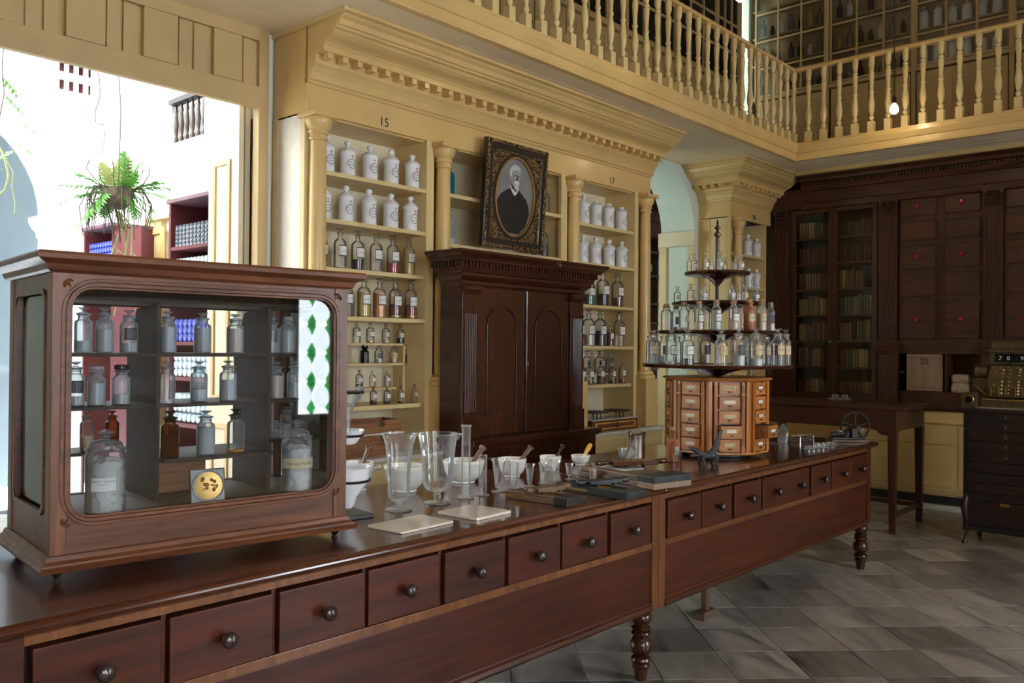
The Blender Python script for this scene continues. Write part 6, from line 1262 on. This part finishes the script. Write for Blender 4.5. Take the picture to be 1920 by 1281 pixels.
onring(1, 'porcelain_bowl', [('bowl', [(.03, -.040), (r0*.7, -.030), (r0*.95, -.005), (r0*1.12, .012), (r0*1.10, .015), (r0*.9, .0), (r0*.6, -.024), (0, -.032)])], 'white porcelain bowl in the middle ring of the iron stand', 'bowl', 'porcelain')
r0 = rs_[2]
ob = onring(2, 'porcelain_dish', [('bowl', [(.02, -.115), (.03, -.10), (r0*.45, -.07), (r0*.8, -.03), (r0*.98, .0), (r0*1.02, .03), (r0*1.10, .045), (r0*1.06, .047), (r0*.9, .015), (r0*.5, -.05), (0, -.07)])], 'white porcelain evaporating dish in the lowest ring of the iron stand', 'bowl', 'porcelain')
t_ = thing('glass_rod', ob.location+Vector((0, 0, -.035)), 'clear glass pestle rod leaning in the lowest white dish', 'rod')
e_ = Vector((0, 0, CH))+ray(713, 874)*(depth(P_)+.03)-t_.location; part(t_, 'shaft', MB().tube([(0, 0, 0), e_*.9], .007, 10), 'clean_glass'); part(t_, 'tip', MB().tube([e_*.9, e_*.95, e_], [.008, .013, .008], 10), 'clean_glass')
# ================================================================= BOXES AND SCALE ON THE MARBLE
def wbox(x0, y0, z0, x1, y1, z1, lab, lid=False):
    t_ = thing('wooden_box', ((x0+x1)/2, (y0+y1)/2, z0), lab, 'box')
    w_, d_, h_ = (x1-x0)/2, (y1-y0)/2, z1-z0
    part(t_, 'box_side', MB().box(-w_, -d_, 0, w_, -d_+.012, h_), 'box_wood', bevel=.002); part(t_, 'box_side', MB().box(-w_, d_-.012, 0, w_, d_, h_), 'box_wood', bevel=.002)
    part(t_, 'box_end', MB().box(-w_, -d_+.012, 0, -w_+.012, d_-.012, h_), 'box_wood'); part(t_, 'box_end', MB().box(w_-.012, -d_+.012, 0, w_, d_-.012, h_), 'box_wood'); part(t_, 'bottom', MB().box(-w_+.012, -d_+.012, 0, w_-.012, d_-.012, .01), 'box_wood')
    part(t_, 'clasp', MB().box(w_-.20, -d_-.003, h_-.045, w_-.155, -d_, h_+.0), 'tin', bevel=.002)
    if not lid: part(t_, 'lid', MB().box(-w_-.004, -d_-.004, h_, w_+.004, d_+.004, h_+.012), 'marble_slab', bevel=.002)
    return t_
bx1 = hit(757, 820, y=4.42).x
wbox(bx1-.48, 4.42, .8895, bx1, 4.66, 1.02, 'brown wooden instrument box on the marble below bay 15, lower of two')
wbox(bx1-.47, 4.43, 1.0325, bx1-.005, 4.64, 1.115, 'open brown wooden box stacked on top of the lower one below bay 15', lid=True)
sx0, sx1 = hit(1102, 795, y=4.40).x, hit(1187, 795, y=4.40).x
t_ = thing('counter_scale', ((sx0+sx1)/2, 4.46, .8895), 'inlaid wooden pharmacy scale with two dark pans on the marble below bay 17', 'scale'); w_ = (sx1-sx0)/2
part(t_, 'case', MB().box(-w_, -.11, 0, w_, .11, .095), 'case_wood', bevel=.003); part(t_, 'inlay_panel', MB().box(-w_+.04, -.113, .02, w_-.04, -.11, .075), 'boxwood', bevel=.001); part(t_, 'inner_panel', MB().box(-w_+.06, -.115, .03, w_-.06, -.113, .066), 'case_wood')
part(t_, 'dial', L([(.026, 0), (.026, .004), (.020, .006), (0, .005)], 20).xf(Matrix.Translation((.02, -.114, .048)) @ Matrix.Rotation(R(90), 4, 'X')), 'tin'); part(t_, 'marble_plate', MB().box(-w_, -.11, .095, w_, .11, .103), 'marble_slab')
for s in (-1, 1):
    part(t_, 'pan', L([(.02, .150), (.09, .152), (.125, .162), (.125, .166), (.09, .158), (0, .156)], 28, (s*w_*.50, 0, 0)), 'dark_metal')
    for q in (-.05, 0, .05): part(t_, 'pan_post', L([(.010, .103), (.004, .112), (.004, .135), (.008, .150)], 8, (s*w_*.50+q*1.1, -.03, 0)), 'dark_metal')
# ================================================================= DESK, CABINET AND CASH REGISTER AT RIGHT
TX, TYa, TYb = 7.83, 2.50, 3.98
t_ = thing('tall_desk', (TX, 3.2, 0), 'tall dark wooden desk table with tapered legs standing before the glazed bookcase', 'table')
part(t_, 'table_top', MB().box(TX-.02, TYa-.03, 1.085, 8.68, TYb, 1.112), 'wall_wood_h', w=True, bevel=.004)
ap = [(TYa+.03, 1.085), (TYb, 1.085), (TYb, .93), (3.9, .915), (2.80, .915), (2.70, .90), (2.66, .865), (2.62, .86), (TYa+.03, .86)]
part(t_, 'front_apron', MB().prism(ap, lambda u_, v_, s: (TX+.005+.022*s, u_, v_)), 'wall_wood_h', w=True); part(t_, 'side_apron', MB().box(TX+.03, TYa+.03, .90, 8.62, TYa+.055, 1.085), 'wall_wood', w=True); part(t_, 'back_apron', MB().box(8.60, TYa+.055, .90, 8.62, TYb, 1.085), 'wall_wood', w=True)
for x_, y_ in ((TX+.035, TYa+.065), (8.60, TYa+.065), (TX+.035, TYb-.06), (8.60, TYb-.06)):
    part(t_, 'leg', MB().add([(x_+a*.024, y_+b*.024, 0) for a, b in ((-1, -1), (1, -1), (1, 1), (-1, 1))]+[(x_+a*.036, y_+b*.036, .90) for a, b in ((-1, -1), (1, -1), (1, 1), (-1, 1))], B(0, 0, 0, 1, 1, 1).f), 'wall_wood', w=True, bevel=.002)
part(t_, 'stretcher', MB().box(8.585, TYa+.09, .14, 8.615, TYb-.08, .18), 'wall_wood', w=True); part(t_, 'stretcher', MB().box(TX+.06, TYa+.05, .14, 8.58, TYa+.08, .18), 'wall_wood', w=True)
P_ = hit(1575, 750, z=1.112); P_.z = 1.1125
t_ = thing('glass_inkstand', P_, 'low cut glass inkstand on the tall desk before the bookcase', 'inkstand', rz=R(-5))
part(t_, 'base', MB().box(-.05, -.10, 0, .05, .10, .018), 'clean_glass', bevel=.004); part(t_, 'well', L([(.032, .018), (.036, .03), (.028, .05), (.02, .055), (0, .03)], 10, (0, -.05, 0)), 'clean_glass'); part(t_, 'well', L([(.032, .018), (.036, .03), (.028, .05), (.02, .055), (0, .03)], 10, (0, .05, 0)), 'clean_glass')
KX, KY0, KY1 = 7.92, 1.36, 2.03
t_ = thing('lettered_drawer_cabinet', (KX, 1.7, 0), 'very dark cabinet of shallow lettered drawers on curved legs under the cash register', 'cabinet')
part(t_, 'carcass', MB().box(KX+.012, KY0, .13, KX+.55, KY1-.012, 1.10), 'black_paint', w=True); part(t_, 'top', MB().box(KX-.03, KY0-.02, 1.10, KX+.57, KY1+.02, 1.13), 'dark_cabinet', w=True, bevel=.006)
zz = [zat((KX, 1.93), q) for q in (772, 789, 807.5, 826.5, 845, 866, 885.5, 904.5, 922.5, 938)]
for i in range(9):
    d = part(t_, 'drawer', MB().box(KX-.004, KY0+.03, zz[i+1]+.003, KX+.012, KY1-.045, zz[i]-.003), 'dark_cabinet', w=True, bevel=.003)
    if i < 5: part(d, 'lettering', text_mb('ABDEH'[i], .042).xf(Matrix.Translation((KX-.0048, 1.70, (zz[i]+zz[i+1])/2)) @ Matrix.Rotation(R(-90), 4, 'Z')), 'gilt', w=True)
    else:
        for y_ in (1.90, 1.70, 1.46): part(d, 'knob', L([(.004, 0), (.004, .006), (.010, .010), (.008, .016), (0, .018)], 10).xf(Matrix.Translation((KX-.004, y_, (zz[i]+zz[i+1])/2)) @ Matrix.Rotation(R(-90), 4, 'Y')), 'dark_knob', w=True)
d = part(t_, 'deep_drawer', MB().box(KX-.004, KY0+.03, .17, KX+.012, KY1-.045, zz[9]-.006), 'dark_cabinet', w=True, bevel=.003); part(d, 'escutcheon', MB().box(KX-.007, 1.67, .34, KX-.004, 1.74, .365), 'brass', w=True)
part(t_, 'bottom_moulding', MB().box(KX-.012, KY0, .115, KX+.54, KY1-.012, .145), 'black_paint', w=True, bevel=.005)
for x_, y_ in ((KX+.02, KY1-.04), (KX+.50, KY1-.04), (KX+.02, KY0+.04), (KX+.50, KY0+.04)): part(t_, 'leg', MB().tube([(x_, y_, .42), (x_-.018, y_+.010, .36), (x_-.024, y_+.014, .30), (x_-.004, y_+.004, .18), (x_+.002, y_, .10), (x_-.010, y_+.006, .04), (x_-.028, y_+.012, .014), (x_-.034, y_+.012, .002)], [.016, .028, .030, .022, .014, .014, .022, .018], 10), 'dark_cabinet', w=True)
t_ = thing('cash_register', (KX+.25, 1.66, 1.1305), 'antique brass and iron cash register with curved rows of keys', 'cash register')
RX = KX+.06
part(t_, 'drawer_base', MB().box(RX, 1.36, 1.131, RX+.42, 1.90, 1.215), 'register_metal', w=True, bevel=.005); part(t_, 'base_plate', MB().box(RX-.02, 1.34, 1.131, RX+.43, 1.92, 1.145), 'chrome', w=True)
part(t_, 'beading', MB().tube([(RX-.004, 1.37, 1.205), (RX-.004, 1.89, 1.205)], .007, 6), 'brass', w=True)
kb = [(RX-.005, 1.225), (RX-.012, 1.30), (RX+.004, 1.38), (RX+.04, 1.44), (RX+.09, 1.485), (RX+.13, 1.50), (RX+.42, 1.50), (RX+.42, 1.22)]
part(t_, 'keyboard_housing', MB().prism(kb, lambda u_, v_, s: (u_, 1.38+.47*s, v_)), 'register_metal', w=True, bevel=.004)
def kpt(q): return (RX-.010+.10*q*q, 1.24+.24*q)
for i_, y_ in enumerate((1.80, 1.74, 1.69, 1.62, 1.57, 1.50, 1.44)):
    part(t_, 'key_rib', MB().tube([(kpt(q/8)[0]-.004, y_+.022, kpt(q/8)[1]) for q in range(9)], .006, 6), 'brass', w=True)
    n_ = (4, 7, 7, 9, 8, 9, 8)[i_]
    for q in range(n_):
        u_, v_ = kpt((q+.6)/(n_+.6)); part(t_, 'key', L([(.004, 0), (.004, .010), (.0085, .012), (.0085, .016), (0, .017)], 8).xf(Matrix.Translation((u_, y_, v_)) @ Matrix.Rotation(R(-70), 4, 'Y')), 'aged_paper' if i_ % 2 else 'brass', w=True)
part(t_, 'display_box', MB().box(RX+.12, 1.36, 1.50, RX+.34, 1.86, 1.60).box(RX+.10, 1.34, 1.60, RX+.36, 1.87, 1.625).box(RX+.13, 1.37, 1.625, RX+.33, 1.85, 1.69), 'register_metal', w=True, bevel=.004, kind='stuff')
d = part(t_, 'display_window', MB().box(RX+.114, 1.40, 1.515, RX+.12, 1.82, 1.588), 'smoke_glass', w=True); 
for y_, s_ in ((1.78, '7'), (1.72, '0'), (1.62, '9'), (1.55, '2')): part(d, 'numeral', text_mb(s_, .05).xf(Matrix.Translation((RX+.112, y_, 1.55)) @ Matrix.Rotation(R(-90), 4, 'Z')), 'paper', w=True)
part(t_, 'receipt_printer', MB().box(RX+.05, 1.86, 1.22, RX+.30, 1.975, 1.38).box(RX+.02, 1.85, 1.131, RX+.30, 1.96, 1.222), 'register_metal', w=True, bevel=.006, kind='stuff')
part(t_, 'printer_roll', MB().tube([(RX+.14, 1.87, 1.42), (RX+.14, 1.965, 1.42)], .062, 18), 'register_metal', w=True); part(t_, 'lever', MB().tube([(RX+.02, 1.86, 1.24), (RX-.01, 1.92, 1.30), (RX+.0, 1.95, 1.33)], .006, 6), 'brass', w=True)
t_ = thing('dial_box', (KX+.02, 1.975, 1.1305), 'small square metal box with a round glass dial beside the register', 'dial box')
part(t_, 'box', MB().box(-.045, -.065, 0, .04, .050, .135), 'register_metal', bevel=.004); part(t_, 'bezel', L([(.036, 0), (.038, .004), (.032, .008), (.030, .002), (0, .002)], 24).xf(Matrix.Translation((-.045, -.008, .075)) @ Matrix.Rotation(R(-90), 4, 'Y')), 'brass'); part(t_, 'glass', L([(.030, 0), (.030, .003), (0, .004)], 24).xf(Matrix.Translation((-.0475, -.008, .075)) @ Matrix.Rotation(R(-90), 4, 'Y')), 'smoke_glass')
# ================================================================= BACK ROOM SHELVES
t_ = thing('back_room_shelving', (9.9, 6.3, 0), 'dark wooden shelving seen through the arch', 'shelves')
zs = [zat((9.85, 6.3), q) for q in (425, 471, 516, 568, 604, 690, 745, 800)]
part(t_, 'back_panel', MB().box(9.0, 6.62, 0, 10.45, 6.64, 3.9), 'oxblood', w=True); part(t_, 'side_panel', MB().box(8.98, 6.3, 0, 9.0, 6.64, 3.9), 'mahogany', w=True); part(t_, 'cornice', MB().box(8.95, 6.24, 3.1, 10.45, 6.64, 3.3).box(8.95, 6.20, 3.3, 10.45, 6.64, 3.42), 'oxblood', w=True, bevel=.01, kind='stuff')
for z_ in zs: part(t_, 'shelf', MB().box(9.0, 6.3, z_-.03, 10.45, 6.62, z_), 'mahogany', w=True)
part(t_, 'cupboard_base', MB().box(9.0, 6.24, 0, 10.45, 6.3, zs[6]-.1), 'purple_paint', w=True)
for i, (x_, z_, w_, h_, mt, nm) in enumerate([(9.74, zs[2], .22, .05, 'paper', 'folded papers'), (9.86, zs[2]+.051, .10, .10, 'aged_paper', 'cream carton')]):
    o = single('carton', MB().box(-w_/2, -.08, 0, w_/2, .08, h_), mt, nm+' on a shelf of the back room seen through the arch', 'box', bevel=.003); o.location = (x_, 6.45, z_+.001)
for i, (x_, zi, k2, g_) in enumerate([(9.62, 3, 'tincture', 'smoke_glass'), (9.86, 3, 'dropper', 'clear_glass'), (9.70, 4, 'cork_mouth', 'amber_glass'), (9.80, 4, 'cork_mouth', 'amber_glass'), (9.72, 6, 'tincture', 'clear_glass'), (9.82, 6, 'tincture', 'clean_glass'), (9.90, 6, 'dropper', 'clean_glass')]):
    vessel('back_room_bottle', k2, (x_, 6.42, zs[zi]+.001), .045, .20 if zi != 4 else .09, 'bottle in the back room beyond the arch, %s from the top left' % ORD[i], glass_=g_, group='bottles in the back room')
# ================================================================= COURTYARD FURNITURE AND PLANTS
rnd.seed(21)
def rack(y0, y1, ztop, lab, lower):
    x = CX-.40
    t_ = thing('bottle_cabinet', (x, (y0+y1)/2, 0), lab, 'cabinet')
    part(t_, 'side_panel', MB().box(x, y1, 0, CX-.01, y1+.03, ztop), 'oxblood', w=True); part(t_, 'side_panel', MB().box(x, y0-.03, 0, CX-.01, y0, ztop), 'oxblood', w=True)
    part(t_, 'top', MB().box(x-.02, y0-.04, ztop, CX-.01, y1+.04, ztop+.03), 'purple_paint', w=True, bevel=.003); part(t_, 'back_panel', MB().box(CX-.03, y0, 0, CX-.01, y1, ztop), 'oxblood', w=True)
    return t_
yA0, yA1 = hit(391, 440, x=CX-.40).y, hit(320, 440, x=CX-.40).y
yB0, yB1 = hit(265, 440, x=CX-.40).y, hit(160, 440, x=CX-.40).y
zA = hit(355, 375, x=CX-.40).z; zB_ = hit(205, 425, x=CX-.40).z
ra = rack(yA0, yA1, zA, 'tall dark red cabinet of stacked clear bottles in the courtyard, nearest the door leaves', 0)
rb = rack((yB0+yB1)/2, yB1, zB_, 'dark red cabinet of stacked blue bottles in the courtyard, behind the fern', 0)
part(rb, 'open_door', MB().box(CX-.40, yB0, .1, CX-.37, (yB0+yB1)/2-.03, zB_-.05), 'oxblood', w=True)
plain('blue_bottle', (.05, .07, .42), .2, coat=.6); plain('clear_bottle_base', (.55, .66, .72), .2, coat=.6); plain('grey_bottle_base', (.07, .08, .11), .2, coat=.6)
def stack(t_, y0, y1, zlo, zhi, mat, cols, rows_, tone):
    p_ = (y1-y0)/cols; q_ = (zhi-zlo)/rows_; me = L([(0, .012), (p_*.25, .004), (p_*.42, 0), (p_*.48, .006), (p_*.48, .20)], 8).xf(Matrix.Rotation(R(90), 4, 'Y')).mesh('stacked_bottle', mat)
    part(t_, 'shelf', MB().box(CX-.40, y0, zlo-.03, CX-.03, y1, zlo-.004), 'oxblood', w=True)
    for j_ in range(rows_):
        for i_ in range(cols):
            o = single('stacked_bottle', me, None, '%s bottle lying in the %s courtyard cabinet, row %s up, column %s' % (tone[0], tone[1], ORD[j_], ORD[i_] if i_ < 18 else i_), 'bottle', group='stacked %s bottles in the courtyard' % tone[0])
            o.location = (CX-.37, y0+p_*(i_+.5), zlo+q_*(j_+.5))
zl = lambda q, y: hit(355, q, x=CX-.38).z
stack(ra, yA0+.01, yA1-.01, zat((CX-.38, yA1), 464), zat((CX-.38, yA1), 425), 'grey_bottle_base', 10, 5, ('dark clear', 'near'))
stack(ra, yA0+.01, yA1-.01, zat((CX-.38, yA1), 545), zat((CX-.38, yA1), 487), 'clear_bottle_base', 10, 6, ('pale clear', 'near'))
for q0, q1, mt_, nm_ in ((600, 640, 'blue_bottle', 'lower blue'), (662, 705, 'clear_bottle_base', 'lower pale'), (735, 790, 'clear_bottle_base', 'lowest pale')):
    stack(ra, yA0+.01, yA1-.01, zat((CX-.38, yA1), q1), zat((CX-.38, yA1), q0), mt_, 8, 3, (nm_, 'near'))
ym = (yB0+yB1)/2
stack(rb, ym+.01, yB1-.01, zat((CX-.38, yB1), 560), zat((CX-.38, yB1), 458), 'blue_bottle', 10, 10, ('blue', 'far'))
# courtyard door between the cabinets
d5 = struct('door_5', MB().box(CX-.05, hit(312, 440, x=CX).y, .0, CX, hit(278, 440, x=CX).y, zat((CX, 7.3), 415)), 'pale_yellow_paint')
ya_, yb2 = hit(309, 440, x=CX-.05).y, hit(283, 440, x=CX-.05).y; zt_ = zat((CX, 7.3), 428)
part(d5, 'door_panel', MB().ring([(ya_, 1.3), (yb2, 1.3), (yb2, zt_), (ya_, zt_)], [(ya_+.06, 1.36), (yb2-.06, 1.36), (yb2-.06, zt_-.06), (ya_+.06, zt_-.06)], lambda u_, v_, s: (CX-.05-.015*s, u_, v_)), 'yellow_paint')
part(d5, 'lintel', MB().box(CX-.08, ya_-.12, zat((CX, 7.3), 415), CX, yb2+.10, zat((CX, 7.3), 408)), 'pale_yellow_paint')
# hanging fern
def frond(mb, base, direc, length, droop, leaflets, wid):
    d_ = Vector(direc).normalized(); pts = []
    for i in range(leaflets+1):
        s = i/leaflets; pts.append(Vector(base)+d_*length*s+Vector((0, 0, -droop*s*s*length)))
    for i in range(1, leaflets):
        p_ = pts[i]; tdir = (pts[i+1]-pts[i-1]).normalized(); side = tdir.cross(Vector((0, 0, 1))); side = side.normalized() if side.length > .05 else Vector((1, 0, 0))
        nrm = side.cross(tdir); w_ = wid*math.sin(math.pi*min(1, (i+1.2)/(leaflets+1)))**.7
        for s in (-1, 1):
            tip = p_+side*s*w_+tdir*w_*.45+nrm*rnd.uniform(-.01, .01)+Vector((0, 0, -.012)); b1 = p_-tdir*.012; b2 = p_+tdir*.014; mid_ = (p_+tip)/2+tdir*.013
            mb.add([b1, b2, mid_, tip], [(0, 1, 2), (0, 2, 3)])
    mb.tube([pts[k] for k in range(0, leaflets+1, 2)], .0022, 4)
FD = 5.9    # distance along the view axis
def pv(px, py, d=FD): return Vector((0, 0, CH))+ray(px, py)*d
FC = pv(222, 368)
sc_ = FD/FPX
t_ = thing('hanging_fern', FC, 'hanging basket fern with green fronds in the bright courtyard', 'plant')
part(t_, 'basket', L([(0, -26*sc_), (12*sc_, -24*sc_), (22*sc_, -14*sc_), (27*sc_, 2*sc_), (28*sc_, 14*sc_), (24*sc_, 16*sc_), (0, 12*sc_)], 16), 'coir')
hang = MB(); hang.tube([(0, 0, .05), (.01, 0, .6), (-.03, 0, 1.1), (0, 0, 2.6)], .004, 5); part(t_, 'hanging_wire', hang, 'twig')
tg = MB()
for i in range(46):
    a_ = rnd.uniform(0, 6.28); p0 = Vector((math.cos(a_)*25*sc_, math.sin(a_)*25*sc_, 12*sc_)); o_ = Vector((math.cos(a_), math.sin(a_), 0))
    k2 = rnd.choice([0, 0, 1]); L_ = rnd.uniform(30, 70)*sc_
    pts = [p0, p0+o_*L_*.35+Vector((0, 0, (.3 if k2 else .05)*L_)), p0+o_*L_*.6+Vector((rnd.uniform(-.03, .03), rnd.uniform(-.03, .03), (.6 if k2 else -.5)*L_)), p0+o_*L_*.5+Vector((0, 0, (.9 if k2 else -1.3)*L_))]
    tg.tube(pts, .0035, 4)
for i in range(10):
    a_ = rnd.uniform(0, 6.28); tg.tube([Vector((math.cos(a_)*26*sc_, math.sin(a_)*26*sc_, 8*sc_)), Vector((math.cos(a_+.5)*14*sc_, math.sin(a_+.5)*14*sc_, -45*sc_)), Vector((math.cos(a_+1)*8*sc_, math.sin(a_+1)*8*sc_, -rnd.uniform(60, 95)*sc_))], .003, 4)
part(t_, 'twigs', tg, 'twig', kind='stuff')
targets = [(118, 358), (150, 350), (130, 400), (165, 430), (180, 410), (155, 330), (185, 300), (215, 285), (250, 300), (170, 320), (195, 335), (320, 378), (300, 338), (270, 345), (282, 400), (290, 432), (262, 420), (150, 385), (172, 450), (140, 370), (190, 425), (310, 350), (232, 282), (205, 300), (258, 318), (242, 296)]
for i, (px, py) in enumerate(targets):
    e_ = pv(px, py)-FC+_f*rnd.uniform(-.25, .25); e_ = Vector(e_); b_ = Vector((e_.x, e_.y, 0)).normalized()*18*sc_+Vector((0, 0, 10*sc_)); v_ = e_-b_; dr = .25
    mb = MB(); frond(mb, b_, v_+Vector((0, 0, v_.length*dr)), (v_+Vector((0, 0, v_.length*dr))).length, dr*.8, 11, rnd.uniform(.060, .095)); part(t_, 'frond', mb, 'leaf_rust' if i in (6, 7) else 'leaf')
mb = MB()
for px, py in ((212, 470), (232, 500), (246, 480), (222, 560)):
    e_ = pv(px, py)-FC; mb.tube([(0, 0, -.1), Vector(e_)*.5+Vector((.05, 0, 0)), e_, Vector(e_)+Vector((-.03, 0, -.12))], .006, 5); frond(mb, Vector(e_)*.9, Vector((.2, -.3, -.3)), .22, .3, 5, .05)
part(t_, 'trailing_root', mb, 'vine', kind='stuff')
# trailing vine at the far left edge
t_ = thing('hanging_vine', pv(8, 120, 5.5), 'thin leafy vine hanging at the far left edge of the courtyard', 'plant')
o_ = t_.location
def vine(pl, d=5.5, r=.004): return MB().tube([pv(a_, b_, d)-o_ for a_, b_ in pl], r, 5)
part(t_, 'stem', vine([(14, -500), (10, -150), (8, 60), (4, 130), (8, 175), (0, 215), (-8, 240)]), 'twig'); part(t_, 'stem', vine([(-10, 262), (8, 292), (16, 330), (10, 355), (-10, 372)], r=.007), 'vine'); part(t_, 'root', vine([(12, 300), (24, 322), (22, 350), (28, 380), (27, 400)], r=.003), 'vine')
lm_ = MB()
for (px, py), dv in (((0, 140), (.3, .1, -.2)), ((4, 175), (.4, -.1, -.3)), ((12, 262), (.6, -.5, -.25)), ((0, 300), (.3, .2, .4)), ((6, 320), (-.3, .2, .3)), ((24, 220), (.3, -.3, -.2))): frond(lm_, pv(px, py, 5.5)-o_, Vector(dv), .16, .2, 6, .035)
part(t_, 'leaves', lm_, 'leaf', kind='stuff')
t_ = thing('hanging_twig', pv(190, 140, 6.4), 'bare hanging twig tendril above the fern in the courtyard', 'plant')
o_ = t_.location; part(t_, 'stem', vine([(168, -500), (174, -100), (178, 120), (186, 145), (188, 180), (178, 210), (180, 232), (196, 234)], 6.4), 'twig'); part(t_, 'side_twig', vine([(178, 208), (166, 204), (152, 212)], 6.4, .003), 'twig'); part(t_, 'stem', vine([(197, 236), (196, 262), (190, 290)], 6.4, .003), 'twig')
# ================================================================= STAINED GLASS SIDELIGHT ON THE STREET SIDE
wx0, wx1, wz0, wz1 = 3.87, 4.25, .90, 2.45
w1 = struct('window_1', MB().ring([(wx0-.06, wz0-.06), (wx1+.06, wz0-.06), (wx1+.06, wz1+.06), (wx0-.06, wz1+.06)], [(wx0, wz0), (wx1, wz0), (wx1, wz1), (wx0, wz1)], lambda u_, v_, s: (u_, -3.14+.06*s, v_)), 'old_wood')
for i in range(5):
    z_ = wz0+.04+(wz1-wz0-.08)*(i+.5)/5; hh = (wz1-wz0-.08)/5*.46
    for cx_ in (wx0+.08, wx0+.27):
        part(w1, 'pane', MB().prism([(cx_+(.07 if cx_ < wx0+.1 else .10)*math.cos(2*math.pi*q/14), z_+hh*math.sin(2*math.pi*q/14)) for q in range(14)], lambda u_, v_, s: (u_, -3.11+.004*s, v_)), 'pane_glass')
    for (u0, v0) in ((wx0+.155, z_+hh*.95), (wx1-.03, z_+hh*.8), (wx0+.155, z_-hh*.9), (wx1-.02, z_-hh*.9)):
        part(w1, 'green_pane', MB().prism([(u0-.055, v0), (u0-.02, v0-.05), (u0, v0-.10), (u0+.025, v0-.04), (u0+.045, v0), (u0+.02, v0+.05), (u0, v0+.09), (u0-.03, v0+.04)], lambda u_, v_, s: (u_, -3.118+.003*s, v_)), 'green_pane')
for n_, (a_, b_) in enumerate(((-1.7, -.4), (.1, 1.4), (4.75, 5.75))):
    wn = struct('window_%d' % (n_+2), MB().ring([(a_, .9), (b_, .9), (b_, 3.3), (a_, 3.3)], [(a_+.06, .96), (b_-.06, .96), (b_-.06, 3.24), (a_+.06, 3.24)], lambda u_, v_, s: (u_, -3.16+.05*s, v_)), 'old_wood')
    part(wn, 'pane', MB().box(a_+.06, -3.14, .96, b_-.06, -3.136, 3.24), 'pane_glass')
    part(wn, 'glazing_bar', MB().box((a_+b_)/2-.02, -3.15, .96, (a_+b_)/2+.02, -3.12, 3.24), 'old_wood'); part(wn, 'glazing_bar', MB().box(a_+.06, -3.15, 2.2, b_-.06, -3.12, 2.24), 'old_wood')

wb_ = struct('window_5', MB().ring([(5.65, 1.3), (6.95, 1.3), (6.95, 3.3), (5.65, 3.3)], [(5.72, 1.37), (6.88, 1.37), (6.88, 3.23), (5.72, 3.23)], lambda u_, v_, s: (6.20+.03*s, u_, v_)), 'old_wood')  # unseen frame on a solid wall, added round the back room fill lamp
part(wb_, 'pane', MB().box(6.205, 5.72, 1.37, 6.209, 6.88, 3.23), 'pane_glass')
